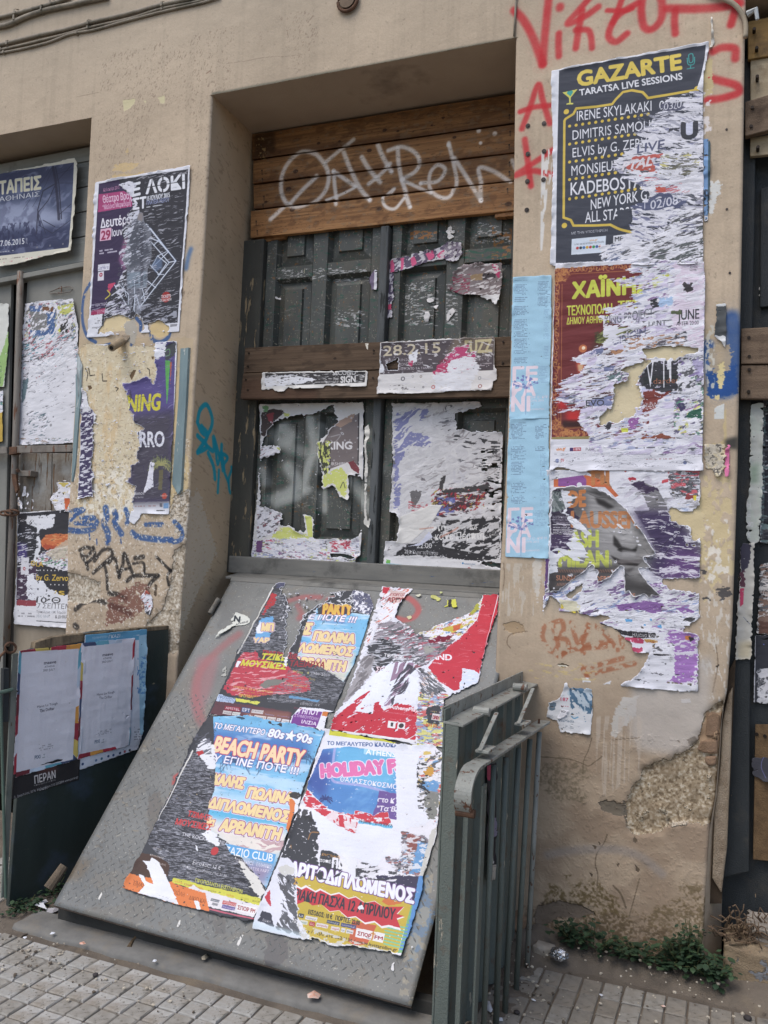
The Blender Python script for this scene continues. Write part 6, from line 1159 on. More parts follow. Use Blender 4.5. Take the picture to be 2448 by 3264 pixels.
for kk,(O,I,tx,lab)in enumerate((([(98,207),(436,168),(422,500),(412,790),(68,889),(80,560)],[(112,217),(418,196),(402,520),(386,790),(82,860),(96,520)],[(232,282),(296,275),(232,264),(234,300),(288,294),(234,290),(226,320),(290,312),(226,308),(195,515),(304,495),(194,502),(208,538),(288,524),(208,522)],'white poster with coloured border, left of the pair on the green board'),([(433,165),(722,138),(706,430),(690,716),(410,790),(422,470)],[(447,186),(708,160),(698,440),(688,706),(418,764),(434,460)],[(546,238),(602,232),(546,222),(548,256),(594,250),(548,246),(542,275),(600,266),(542,264),(516,450),(610,434),(515,438),(528,470),(598,460),(528,455)],'white poster with coloured border, right of the pair on the green board'))):
 c=Cv(XL,vw(*ZB,O),1000,(216,216,226),seed=36+kk,pad=.004);c.v=ZB;c.outline(O,1)
 R_=random.Random(4+kk);n=13;ce=(np.mean([p[0]for p in O]),np.mean([p[1]for p in O]));q=[np.array(p,float)for p in(O[0],O[1],O[2],O[3],O[4],O[5])];seg=[]
 for i in range(6):
  a,b=q[i],q[(i+1)%6];m_=2 if i in(0,3)else 3
  for j in range(m_ if i not in(0,3)else 4):
   mm=m_ if i not in(0,3)else 4;p0=a+(b-a)*j/mm;p1=a+(b-a)*(j+1)/mm;s_=(b-a)/np.linalg.norm(b-a)*12;c.fill([tuple(p0),tuple(p1),tuple(p1+(ce-p1)*.16+s_),tuple(p0+(ce-p0)*.16+s_)],FC[(i*3+j*2+kk)%8]if R_.random()<.9 else LAV)
 c.fill(I,(217,217,227));T_=tx
 for s_,k3,b_ in(('maeve',0,.015),('ATHENS',3,0),('3RD JULY',6,0),('Mano Le Tough',9,.01),('The Drifter',12,.01)):c.text(s_,T_[k3],T_[k3+1],T_[k3+2],(72,72,84),b_+.01)
 if kk==0:c.small((205,705),(282,690),(205,748),4,(150,150,160));c.text('PIXI',(182,790),(212,784),(182,770),(60,84,110),.02);c.small((222,762),(238,758),(222,786),3,(120,130,140),1);c.small((248,770),(266,766),(248,778),1,(150,150,150));c.text('ΝΕΟΣ ΚΟΣΜΟΣ',(270,205),(372,190),(270,190),(176,60,80))
 else:c.small((520,630),(594,615),(520,665),4,(150,150,160));c.text('PIXI',(504,706),(530,700),(504,688),(60,84,110),.02);c.small((540,682),(554,678),(540,704),3,(120,130,140),1);c.small((564,690),(580,686),(564,696),1,(150,150,150))
 c.wrinkle(.9,25,200,0,kk);c.sheet('poster',lab,'poster',.0045,wave=.9,curl=2,group='pair of framed posters on the green board')
# --- strips on the middle planks
ZP=(700,650,1.659)
c=Cv(ypl(.264),vw(*ZP,[(215,870),(795,870),(795,1000)]),1000,(218,216,212),seed=41);c.v=ZP;c.outline([(232,893),(520,885),(786,884),(778,968),(560,960),(548,975),(350,976),(345,992),(290,990),(285,978),(222,982)],2)
c.fill([(246,897),(774,889),(768,945),(640,950),(240,965)],(56,54,56));c.tear([(240,925),(330,905),(420,915),(510,925),(430,955),(330,960),(244,965)],rough=5,amp=1.4,h=.4);c.streak([(240,890),(770,885),(768,960),(240,965)],(206,206,206),.62,18,4,0,.9,.2,seed=3)
c.text('SECOND',(600,906),(722,903),(600,886),(218,218,218),.04);c.text('SIGN',(642,946),(720,942),(642,912),(218,218,218),.04);c.text('www.secondskinclub.gr',(508,948),(632,944),(508,936),(214,214,214),.01);c.small((536,912),(630,910),(536,930),2,(190,190,190));c.wrinkle()
c.sheet('poster','black poster strip in a white border on the lower middle plank, left half','poster',.002,curl=4)
c=Cv(ypl(.262),vw(*ZP,[(825,695),(1480,695),(1480,1012)]),1000,(216,214,214),seed=42);c.v=ZP;c.outline([(856,735),(1140,716),(1455,703),(1455,870),(1468,872),(1466,930),(1445,940),(1444,986),(1240,990),(1150,1000),(832,1004),(846,905),(852,800)],2)
c.fill([(860,738),(1452,706),(1450,880),(1180,888),(850,902)],(78,70,76));c.soft([(1250,700),(1452,700),(1450,790),(1200,800)],(120,106,92),14,.8)
c.text('28.2.15',(868,805),(1168,786),(868,750),(196,184,156),.015);c.text('FUZZ',(1300,790),(1440,782),(1300,722),(196,184,140),.04);c.text('GAGARIN205 LIVE',(880,836),(1070,828),(880,822),(160,152,158));c.text('www.DEMONDUO.COM',(880,862),(1076,850),(880,846),(170,164,170));c.text('ΠΡΟΠΩΛΗΣΗ ΑΠΟ ΤΑ ΤΑΜΕΙΑ',(880,884),(1130,872),(880,872),(200,190,200));c.text('ΑΠΟ ΤΑ ΕΛΛΗΝΙΚΑ ΣΤΑΥΡΟΥ',(1290,838),(1440,822),(1290,812),(180,172,180));c.small((1290,846),(1440,838),(1290,866),2,(180,172,180))
c.tear([(1200,800),(1250,760),(1320,745),(1310,790),(1360,780),(1340,880),(1180,900),(1150,900)],(190,60,110),5,6,amp=1.3,ang=30,h=.4);c.tear([(1230,830),(1330,800),(1380,860),(1320,990),(1150,990),(1130,900)],rough=6,amp=1.4,h=.4);c.tear([(1000,800),(1050,770),(1045,830),(1010,850)],rough=3,amp=1.2,h=.3);c.fill([(1000,835),(1025,828),(1020,860),(1000,855)],(190,60,100),3)
c.fill([(1160,850),(1215,825),(1200,890),(1130,900)],(190,56,100),5,amp=1.2);c.text('VIDEZ',(1165,850),(1215,826),(1162,832),(120,40,60),.03);c.streak([(856,735),(1452,706),(1444,985),(840,1000)],(214,212,218),.66,22,5,-10,.9,.3,seed=4);c.tear([(850,830),(872,860),(875,895),(850,890)],rough=3,amp=1.2)
for x,y,r,cc in((970,926,9,(90,90,96)),(1065,914,5,(120,100,90)),(1078,970,4,(60,60,64)),(1130,970,8,(190,90,90)),(1378,965,8,(150,90,84)),(1022,914,5,(150,150,156)),(1375,922,7,(150,154,160))):c.disc(c.c([(x,y)])[0],r,cc);c.disc(c.c([(x,y)])[0],r*.6,(214,212,214))
c.small((845,980),(875,978),(845,988),1,(80,80,84));c.small((1030,965),(1110,962),(1030,976),1,(90,80,84));c.streak([(900,960),(1000,955),(1000,985),(900,985)],(80,76,80),.6,16,3,0,.9,seed=5);c.wrinkle(.7,60,16)
c.hole([(885,845),(945,820),(945,878),(890,880)],4,amp=1.2);c.sheet('poster','torn dusk coloured poster with a pale date across both middle planks, right half','poster',.002,curl=5)
# --- door, lower leaves
ZD=(700,1200,1.659)
c=Cv(ypl(.350),vw(*ZD,[(155,125),(790,125),(790,1055)]),1000,(216,214,212),seed=43);c.v=ZD
c.outline([(214,148),(500,140),(766,138),(760,600),(764,780),(746,945),(726,962),(722,1000),(712,1042),(164,1008),(176,900),(198,672),(215,490),(222,300)],2)
c.fill([(620,240),(742,196),(738,470),(690,450),(560,500),(520,400),(560,330)],(116,106,106));c.fill([(600,250),(720,195),(700,240),(640,270)],(166,138,122),4);c.spray([(590,320),(640,310),(610,350),(590,340)],5,(196,196,200),.5)
c.text('KING',(570,386),(700,384),(570,346),(226,224,226),.04);c.text('URSHIPER',(580,471),(684,470),(580,454),(210,206,208),.01);c.fill([(735,195),(742,195),(738,470),(731,470)],(60,58,62));c.fill([(680,455),(710,445),(742,490),(738,515),(700,490)],(122,54,62),3)
LM=(206,214,110);c.fill([(225,190),(300,170),(350,190),(300,230),(240,320),(225,320)],(66,56,56),4);c.fill([(250,200),(290,190),(280,250),(262,240)],(140,60,66),4);c.fill([(232,160),(262,160),(255,190),(232,188)],(110,160,110),4);c.fill([(340,195),(375,198),(370,214),(345,212)],LM,3)
c.shred([(198,370),(320,370),(320,400),(240,440),(205,430)],[(60,60,62),(120,70,76)],.8,16,7,20);c.fill([(300,375),(330,375),(320,395)],LM,3);c.shred([(200,680),(335,700),(330,740),(300,830),(200,860)],[(60,56,60),(110,50,60),(90,90,96)],.9,16,9,20,seed=2)
c.fill([(520,350),(585,345),(580,520),(545,500),(525,420)],LM,6,amp=1.3);c.streak([(520,340),(590,340),(590,520),(520,520)],(50,52,50),.55,8,18,0,.9,seed=4);c.fill([(540,540),(560,520),(640,480),(680,520),(670,650),(640,620),(600,560),(550,590)],LM,5,amp=1.2);c.fill([(455,735),(490,740),(495,850),(470,850)],LM,3);c.fill([(265,860),(330,800),(370,795),(420,830),(460,830),(490,870),(300,900)],LM,5,amp=1.2);c.spray([(640,590),(655,560),(665,590)],4,(70,74,60),.8)
c.shred([(180,860),(745,850),(740,950),(720,1030),(165,1000)],[(120,80,130),(70,60,90),(190,50,80),LM,(70,70,72),(140,150,190)],.45,20,6,0,seed=6);c.fill([(580,870),(690,868),(700,910),(590,915)],(196,54,76),5,amp=1.4,a=.9);c.streak([(570,860),(700,860),(700,920),(570,920)],(226,226,230),.5,14,5,0,.95,seed=9);c.fill([(198,868),(230,868),(226,930),(196,930)],(110,70,120),4);c.small((190,930),(340,940),(190,965),2,(140,150,190),3,.5)
c.fill([(165,985),(720,1018),(716,1026),(165,993)],(66,66,66),0)
c.hole([(232,335),(290,245),(330,225),(380,205),(500,200),(600,150),(630,235),(560,320),(520,345),(520,420),(545,510),(545,600),(600,570),(640,640),(690,655),(680,520),(745,520),(762,560),(764,780),(744,850),(700,860),(500,860),(495,740),(450,730),(455,820),(420,820),(370,790),(320,790),(335,720),(240,690),(215,690),(220,440),(320,400),(320,370),(225,370)],6,amp=1.2)
c.hole([(580,935),(700,945),(720,960),(700,970),(650,950),(600,960)],4);c.wrinkle(.8,50,20);c.sheet('poster','ragged poster frame on the lower left door leaf, centre ripped out','poster',.003,curl=6)
c=Cv(ypl(.350),vw(*ZD,[(860,125),(1500,125),(1500,1085)]),1000,(205,205,208),seed=44);c.v=ZD
c.outline([(915,142),(1240,136),(1500,135),(1490,1000),(1478,1078),(864,1034),(880,870),(896,780),(918,500)],2)
c.shred([(915,140),(1490,140),(1480,960),(890,960)],[(96,92,98),(70,72,80),(150,146,150)],.35,60,12,18,base=(200,200,204),seed=2);VB=(112,116,172)
c.fill([(930,200),(960,200),(1070,160),(1110,190),(1010,290),(1110,320),(1115,370),(1000,370),(940,480),(960,560),(950,700),(925,700)],VB,6,amp=1.4,a=.85);c.streak([(920,150),(1130,150),(1120,440),(920,700)],(210,210,214),.54,60,12,35,1,.3,seed=4,o=4)
c.streak([(1140,260),(1490,270),(1480,460),(1380,440)],(60,60,64),.63,26,6,5,.95,-.3,seed=5);c.fill([(1380,330),(1420,335),(1400,360)],(60,60,64),3);c.streak([(1330,430),(1490,420),(1480,560),(1400,560)],(58,58,62),.57,26,6,5,.95,-.3,seed=6,o=4)
c.fill([(1160,600),(1330,600),(1420,560),(1440,590),(1400,640),(1330,700),(1270,740),(1160,740),(1120,700)],(70,52,60),8,amp=1.4,sx=26,sy=8);c.streak([(1120,590),(1410,590),(1400,700),(1120,740)],(168,50,60),.56,12,7,40,.95,seed=7);c.streak([(1120,590),(1410,590),(1400,700),(1120,740)],(170,150,70),.66,12,8,40,.95,seed=8);c.streak([(1100,590),(1410,590),(1400,740),(1100,740)],(208,206,214),.55,22,6,15,.95,.3,seed=9,o=4);c.streak([(1150,640),(1250,640),(1240,740),(1150,740)],(86,100,176),.52,20,10,20,.8,seed=10)
c.fill([(1160,590),(1170,540),(1200,520),(1180,600),(1430,570),(1420,610),(1180,615)],(62,60,62),4,amp=1.2);c.fill([(1010,605),(1070,605),(1060,660),(1020,700)],(100,98,100),5);c.streak([(1000,650),(1110,660),(1090,720),(1000,710)],(180,70,80),.55,16,4,0,.8,seed=12)
c.fill([(1060,880),(1200,760),(1480,740),(1480,960),(1370,980),(1140,950),(930,945),(990,890)],(48,48,52),6,amp=1.2);c.streak([(1180,720),(1480,720),(1480,960),(1180,900)],(206,206,210),.48,34,10,22,.95,.4,seed=13,o=4)
c.text('άπτη',(1090,812),(1196,812),(1090,780),(222,222,222),.01);c.text('Μ',(1325,812),(1360,812),(1325,785),(222,222,222),.01);c.text('αι κάθε Πέμπτη',(1090,866),(1400,858),(1090,828),(222,222,222),.012);c.text('22:00',(1044,908),(1124,908),(1044,880),(216,216,220),.0);c.text('25 & Κωνσταντίνου',(980,935),(1156,944),(980,915),(208,208,212));c.text('υμισμένο',(1440,825),(1480,824),(1440,812),(190,190,190));c.text('UBRO',(1430,842),(1475,842),(1430,832),(190,190,190))
c.fill([(870,950),(1150,965),(1370,975),(1480,1005),(1478,1080),(864,1036)],(220,220,224),4);c.fill([(882,985),(992,998),(990,1020),(880,1008)],(160,204,220));c.fill([(884,968),(905,970),(903,990),(884,988)],(110,186,84),2);c.fill([(1022,998),(1042,1000),(1040,1020),(1020,1018)],(90,120,130),2);c.text('tozznews.gr',(1150,1013),(1245,1020),(1150,998),(120,120,126),.01);c.text('HAIRCLINIC',(1295,995),(1356,998),(1295,986),(60,90,130),.01);c.disc(c.c([(1287,988)])[0],4,(60,130,190));c.text('TIMIPLAST',(1272,1044),(1364,1050),(1272,1034),(50,50,54),.02);c.fill([(1290,1026),(1320,1008),(1350,1028),(1322,1020)],(180,50,50),0);c.small((1095,996),(1118,998),(1095,1008),1,(200,150,130));c.text('LX',(1240,560),(1310,560),(1240,500),(192,192,200),.04)
c.fill([(950,745),(1120,680),(1180,680),(1120,780),(1010,880),(935,888),(940,800)],(214,213,210),3,1.4,amp=.5);c.fill([(1060,880),(1110,820),(1130,850),(1070,890),(1000,900)],(200,204,226),3,.5);c.spray([(1170,850),(1230,820),(1260,800)],7,(206,140,120),.7,.4);c.spray([(1060,808),(1130,800)],5,(206,140,120),.7,.4)
for P in([(1245,195),(1300,185),(1510,120),(1510,292),(1380,290),(1260,282)],[(1380,130),(1510,120),(1510,300),(1440,290)],[(890,706),(955,735),(945,870),(880,872)],[(1360,975),(1490,985),(1490,1015),(1400,1000)]):c.hole(P,5,amp=1.1)
c.addhole_streak([(1380,380),(1500,380),(1500,720),(1420,720)],.60,26,6,5,3);c.spray([(1130,150),(1220,560)],7,(214,214,216),.3,.8);c.wrinkle(1.,60,25,15)
c.sheet('poster','large pale shredded poster on the lower right door leaf, some lines of print left','poster',.003,curl=7)
def scr_(pl,v,O,base,lab,seed,f=None,rough=5,curl=6,ppm=900,amp=1.1):
 c=Cv(pl,vw(*v,O),ppm,base,seed=seed,pad=.01);c.v=v;c.outline(O,rough,amp=amp);
 if f:f(c)
 c.wrinkle(.6,40,15);c.sheet('poster_scrap',lab,'scrap',.002,cell=3.5,curl=curl)
def f1(c):
 c.streak([(880,190),(1290,190),(1290,370),(880,370)],(216,214,220),.52,18,8,30,.9,.3,seed=2)
 for P in([(905,305),(922,300),(925,362),(905,362)],[(960,290),(975,285),(975,345),(962,350)],[(1010,290),(1030,278),(1045,315),(1020,335)],[(1090,265),(1130,245),(1140,290),(1110,300)],[(1150,270),(1190,240),(1190,285),(1160,300)]):c.fill(P,(222,84,132),2)
 c.fill([(1180,225),(1280,200),(1285,270),(1230,300)],(124,112,130),5,a=.8);c.streak([(1100,200),(1290,200),(1290,320),(1100,300)],(218,214,216),.55,18,10,40,.9,seed=5)
scr_(ypl(.352),ZP,[(888,335),(905,298),(1040,262),(1150,240),(1200,210),(1280,198),(1288,268),(1245,312),(1180,292),(1080,312),(985,352),(900,366)],(92,80,104),'purple and pink streaked paper remnant across the upper right door leaf',51,f1)
def f2(c):
 c.text('PARK LIVE',(1275,330),(1400,322),(1275,318),(190,176,180));c.fill([(1325,378),(1392,368),(1392,404),(1330,405)],(150,124,90),2);c.fill([(1392,370),(1462,366),(1460,392),(1392,402)],(58,52,56),2);c.fill([(1440,320),(1465,322),(1485,360),(1480,400),(1455,360)],(190,50,100),3)
 c.streak([(1200,300),(1500,300),(1500,540),(1200,480)],(214,210,212),.55,26,6,12,.95,.4,seed=3,o=4);c.streak([(1230,380),(1330,370),(1320,480),(1220,470)],(150,60,84),.52,14,5,10,.9,seed=4);c.fill([(1370,485),(1490,480),(1470,560),(1450,520),(1400,515)],(216,216,218),4)
scr_(ypl(.352),ZP,[(1200,440),(1235,430),(1242,370),(1290,320),(1490,314),(1494,420),(1486,500),(1468,540),(1440,515),(1370,485),(1290,482),(1220,460)],(128,116,118),'crumpled grey brown torn poster piece on the upper right door leaf near the pier',52,f2,curl=10)
scr_(ypl(.352),ZP,[(1195,148),(1215,128),(1230,125),(1232,145),(1252,142),(1245,155),(1222,160),(1240,178),(1215,192),(1205,180),(1212,160)],(218,216,214),'small white paper scrap just under the plank hoarding',53,None,2)
scr_(ypl(.352),ZP,[(795,385),(822,348),(835,346),(832,456),(810,456),(796,420)],(110,96,124),'purple scrap with a white edge beside the meeting post of the door',54,lambda c:c.fill([(820,348),(836,346),(832,456),(818,456)],(220,220,228)),2)
scr_(ypl(.352),ZP,[(885,360),(925,365),(915,430),(928,480),(910,530),(915,600),(885,610),(880,520),(890,450)],(82,72,100),'long purple sliver with pink flecks right of the meeting post',55,lambda c:(c.streak([(880,360),(930,360),(930,610),(880,610)],(216,214,220),.55,12,8,40,.9),c.fill([(890,535),(912,530),(910,560),(890,560)],(214,70,110),3)),4)
for k,(P,lab)in enumerate((([(1095,505),(1110,495),(1135,508),(1130,522),(1100,520)],'white scrap in the middle of the upper right door panel'),([(1085,600),(1092,575),(1110,568),(1118,590),(1105,622),(1088,628)],'white scrap low on the upper right door panel'),([(1198,600),(1210,565),(1235,550),(1248,570),(1225,600),(1205,625)],'white scrap between the two upper right door panels'),([(300,494),(312,492),(312,498),(326,497),(326,506),(302,508)],'tiny white scrap on the upper left door panel'),([(1130,540),(1160,536),(1150,556),(1140,552)],'tiny pointed scrap at the right edge of the upper right door panel'))):
 scr_(ypl(.3535 if k in(2,4)else.3575),ZP,P,(220,218,218),lab,56+k,None,2,4)
scr_(ypl(.314),ZD,[(770,270),(790,250),(800,300),(782,360),(785,500),(775,700),(785,780),(795,742),(800,760),(790,800),(766,785),(768,600),(772,400)],(206,204,196),'thin curled white paper strip down the middle of the lower doors',61,None,3,6)
print('door posters',time.time()-T0)
# --- sky blue strips on the right pier
def gerani(O,v,rows1,tx,lab,seed):
 c=Cv(WALL,vw(*v,O),1200,(158,205,230),seed=seed,pad=.004);c.v=v;c.outline(O,1)
 for(a,b,d,n_,cc)in rows1:c.small(a,b,d,n_,cc,seed+len(str(a)),.30,.6,rag=1)
 PK=(236,216,226);G_,x,y=tx
 c.text('ΓΕ',(x+6,y-178),(x+148,y-182),(x+8,y-256),PK,.05);c.text('ΡΑ',(x+3,y-88),(x+136,y-92),(x+4,y-166),PK,.05);c.text('ΝΙ',(x,y),(x+102,y-2),(x+1,y-80),PK,.06)
 c.text('ΠΑΡ 12 - ΚΥΡ 14',(x+106,y-72),(x+232,y-78),(x+106,y-86),PK,.02);c.text('ΙΟΥΝ. 2015',(x+106,y-54),(x+186,y-57),(x+106,y-66),PK,.02);c.text('ROMANTSO',(x+106,y-4),(x+190,y-6),(x+106,y-14),PK,.015)
 R_=random.Random(3);VI=(112,120,184)
 for k in range(20):
  a=R_.uniform(0,6.28);r=R_.uniform(.35,1);px_,py_=x+80+68*r*math.cos(a),y-165+34*r*math.sin(a);t=math.atan2(py_-(y-150),px_-(x+80));L=12;dx,dy=math.cos(t)*L,math.sin(t)*L
  for s_ in(-.45,0,.45):c.spray([(px_,py_),(px_+math.cos(t+s_)*L,py_+math.sin(t+s_)*L)],2.6,VI,.95,.25,smooth=False)
  if k%2:c.spray([(px_,py_),(x+82,y-128)],1.2,VI,.8,.3,smooth=False)
 c.spray([(x+82,y-128),(x+80,y+22)],1.6,VI,.8,.3,smooth=False);c.wrinkle(.5,60,40);c.sheet('poster',lab,'poster',.003,wave=.8,curl=3,group='pale blue listing strips')
TC,TC2=(96,118,150),(130,166,200)
r8=lambda x,ys,w,cc:[((x,a),(x+w,a-3),(x-(b-a)*.02,b),max(1,int((b-a)/8.2)),cc)for a,b in ys]
gerani([(162,158),(388,144),(382,600),(372,986),(140,990),(150,560)],Z8,r8(168,((175,180),(198,264),(272,304)),95,TC)+r8(165,((325,382),(404,510),(517,610),(628,665)),110,TC)+r8(305,((180,264),(270,336)),85,TC)+r8(340,((345,400),(420,520),(560,640)),40,TC2)+r8(306,((680,780),),74,TC2),(None,153,943),'upper of two pale blue listing strips beside the dark concert posters',62)
gerani([(141,988-1200.8),(371,984-1200.8),(374,610),(114,598),(130,0)],Z9,r8(148,((-190,-90),(-60,30),(40,120),(155,228),(238,290)),100,TC)+r8(290,((-180,-90),(-60,-20)),75,TC)+r8(320,((-20,130),(160,300)),45,TC2)+r8(278,((318,420),),84,TC2),(None,125,573),'lower of two pale blue listing strips beside the dark concert posters',63)
# --- concert poster, top of the right pier
c=Cv(WALL,vw(*Z3,[(440,225),(1350,225),(1350,1500)]),1150,(224,226,234),seed=64);c.v=Z3
c.outline([(452,396),(480,392),(900,318),(1330,240),(1326,300),(1300,420),(1296,520),(1300,900),(1297,1478),(900,1485),(446,1485),(462,900)],2,amp=.5)
IN=[(495,398),(900,325),(1313,258),(1306,330),(1286,430),(1262,500),(1298,520),(1298,1478),(700,1470),(477,1470),(484,900)];c.setclip(IN);c.fill(IN,(60,64,76))
c.text('GAZARTE',(602,484),(1176,388),(597,402),(230,202,82),.055);c.text('TARATSA LIVE SESSIONS',(610,538),(1182,446),(607,502),(226,228,234),.03)
TE=(60,170,164)
for P in([(1208,330),(1214,365),(1245,362),(1249,325)],[(1228,368),(1226,384)],[(1208,390),(1246,384)]):c.spray(P,3,TE,.95,.2)
for P in([(1216,320),(1218,310),(1232,305),(1240,312),(1240,345),(1232,355),(1220,352),(1216,320)],):c.spray(P,3,TE,.95,.2)
c.fill([(514,520),(598,502),(560,548),(560,578),(574,578),(574,586),(536,588),(536,582),(552,578),(550,550)],(214,210,90));c.fill([(524,522),(590,508),(558,542)],(60,64,76),0,a=.0);c.disc(c.c([(548,522)])[0],6,TE);c.disc(c.c([(562,519)])[0],6,TE);c.fill([(540,526),(572,520),(558,542)],TE)
for P in([(1250,508),(1120,530),(990,552),(960,520),(900,508),(850,518),(810,560),(790,586),(700,600),(590,610),(575,640),(530,668),(524,680)],[(524,680),(522,900),(520,1218)],[(520,1218),(560,1232),(575,1262),(700,1262),(780,1258)],[(780,1258),(830,1282),(900,1300)]):c.spray(P,8.5,GLD,.97,.15,smooth=(len(P)<5),grain=.03)
c.disc(c.c([(535,628)])[0],9.5,GLD);c.disc(c.c([(524,1262)])[0],9.5,GLD);c.disc(c.c([(1262,500)])[0],9,GLD)
for y0,y1,n in((708,642,13),(808,752,12),(908,872,10),(1006,980,10),(1114,1076,12)):c.dots((553,y0),(553+36.4*(n-1),y1+(66-66)if 0 else y0-(36.4*(n-1))*.15),n,5.4,GLD)
for s_,a,b,d,bb in(('IRENE SKYLAKAKI',(594,680),(1010,622),(594,622),.0),('09/07',(1052,616),(1190,596),(1054,566),.0),('DIMITRIS SAMOLIS',(570,784),(1032,722),(570,730),.005),('ELVIS by G. ZERVOS',(570,882),(1060,812),(570,828),.005),('MONSIEUR',(564,984),(830,952),(564,926),.005),('KADEBOSTANY',(560,1092),(1060,1036),(560,1020),.01),('NEW YORK GYPSY',(672,1174),(1100,1096),(672,1114),.005),('ALL STARS',(640,1246),(886,1218),(640,1184),.005)):c.text(s_,a,b,d,(226,228,236),bb)
c.text('ΜΕ ΤΗΝ ΥΠΟΣΤΗΡΙΞΗ',(564,1312),(764,1294),(564,1298),(200,204,214));c.fill([(566,1336),(757,1318),(752,1410),(563,1425)],(208,220,234));c.text('viva.gr',(665,1350),(710,1344),(665,1338),(220,140,60),.02);c.text('Το Νο1 site για εισιτήρια στην Ελλάδα',(578,1372),(745,1356),(578,1362),(90,94,104),.01)
for k,cc in enumerate(((190,60,60),(50,60,70),(60,110,170),(214,160,50),(190,60,60),(60,150,80),(60,90,160),(190,80,40))):c.disc(c.c([(597+k*18,1388-k*1.5)])[0],5,cc)
c.fill([(798,1318),(962,1300),(955,1380),(795,1390)],(214,216,224));c.text('METAXA',(806,1350),(955,1334),(806,1325),(56,56,62),.03);c.text('HONEY',(862,1376),(905,1372),(862,1366),(70,70,76),.02)
c.setclip()
TG=[(1232,515),(1262,498),(1304,520),(1304,1490),(740,1485),(770,1400),(905,1290),(880,1255),(890,1165),(960,1130),(1010,1085),(960,1060),(930,1030),(850,990),(786,925),(850,870),(940,800),(1010,775),(930,760),(1040,650),(1100,560)]
c.shred(TG,[(70,72,88),(96,100,140),(60,62,74),(150,150,176)],.55,42,8,-12,base=(220,220,230),seed=3,edge_amp=1.5);c.streak([(940,640),(1300,600),(1290,760),(900,800)],(150,152,168),.6,40,7,-25,.8,.3,seed=4,o=4);c.fill([(1050,590),(1110,570),(1190,590),(1180,620),(1090,625)],(84,86,108),6,amp=1.3,sx=30,sy=7,ang=-10)
c.text('03/0',(1078,618),(1176,604),(1080,580),(214,216,226),.0);c.fill([(1196,690),(1262,686),(1258,770),(1195,780)],(206,210,232),3,amp=.8);c.text('U',(1180,780),(1262,770),(1180,690),(60,62,70),.07);c.fill([(1105,720),(1180,715),(1150,735),(1110,735)],(60,62,72),3)
c.fill([(905,880),(1080,858),(1060,880),(890,905)],(204,92,84),3);c.fill([(870,925),(1010,890),(1030,960),(880,955)],(190,86,74),6,amp=1.3);c.text('PTAL',(845,955),(1010,925),(850,905),(222,216,222),.05,shear=.2);c.text('LIVE',(930,860),(1080,832),(934,808),(86,90,120),.02)
c.shred([(1060,870),(1280,850),(1270,990),(1050,1000)],[(58,58,62),(86,84,60),(110,108,100),(190,180,90)],1.,24,6,-10,seed=6);c.shred([(920,960),(1290,1000),(1290,1080),(1010,1080)],[(196,60,70),(80,84,110)],.7,40,6,5,seed=7)
c.fill([(900,1160),(1010,1100),(1060,1075),(1150,1110),(1220,1135),(1160,1160),(1020,1180),(950,1180)],(80,86,118),6,amp=1.2,sx=30,sy=7);c.text('02/08',(1004,1172),(1158,1142),(1004,1122),(206,208,222),.01);c.text('Τ',(960,1170),(985,1166),(960,1130),(206,208,222));c.fill([(1030,1050),(1090,1050),(1080,1075),(1040,1070)],(200,84,70),4,amp=1.2)
c.shred([(1160,1180),(1296,1170),(1296,1480),(1000,1460),(960,1380),(1080,1290)],[(52,52,56),(56,64,62),(52,52,56)],1.2,34,7,14,seed=9);c.streak([(930,1180),(1290,1190),(1290,1300),(940,1300)],(96,98,130),.62,46,4,8,.9,-.2,seed=10,o=4);c.shred([(720,1372),(1000,1350),(1000,1480),(740,1480)],[(70,84,120),(56,58,66)],.9,30,7,15,seed=11)
c.fill([(815,1180),(900,1165),(905,1240),(870,1270),(830,1270)],(62,66,78),3,.8,amp=.5);c.wrinkle(.6,110,14,-8);c.sheet('poster','dark blue grey concert poster with yellow lettering, right half shredded white','poster',.004,wave=1.,curl=5)
# --- dark red poster
c=Cv(WALL,vw(*Z8,[(365,40),(1300,40),(1300,1310)]),1150,(220,220,229),seed=65);c.v=Z8
c.outline([(412,78),(700,66),(960,50),(1284,72),(1290,280),(1280,700),(1275,1240),(1280,1296),(1000,1300),(640,1290),(560,1305),(425,1270),(380,1302),(376,1290),(392,600)],2,amp=.5)
IN=[(408,104),(860,80),(1284,75),(1280,1100),(385,1112)];c.setclip(IN);MR=(112,42,44);c.fill([(408,110),(850,78),(960,80),(960,1115),(386,1115)],MR);c.soft([(620,560),(720,440),(900,430),(900,700),(560,1000),(500,1000)],(60,40,34),20,.7)
CP=(186,112,62);R_=random.Random(8)
def filig(P,r,n,seed):
 R2=random.Random(seed)
 for k in range(n):
  t=k/n*(len(P)-1);i=int(t);a=np.array(P[i],float)+(np.array(P[i+1],float)-np.array(P[i],float))*(t-i);s0=R2.uniform(0,6.28);dr=R2.choice((-1,1))
  c.spray([(a[0]+r*(1-q/6)*math.cos(s0+dr*q*.9),a[1]+r*1.3*(1-q/6)*math.sin(s0+dr*q*.9))for q in range(6)],3.4,CP if k%3 else(206,146,84),.8,.3)
c.spray([(448,200),(440,1050)],2.4,CP,.8,.3,smooth=False);c.spray([(432,200),(426,1050)],1.6,CP,.6,.3,smooth=False);c.spray([(500,140),(870,120)],2.4,CP,.8,.3,smooth=False)
filig([(420,150),(415,500),(402,1060)],15,46,1);filig([(420,120),(640,108),(900,95)],14,34,2);filig([(440,1080),(590,1075)],18,14,3)
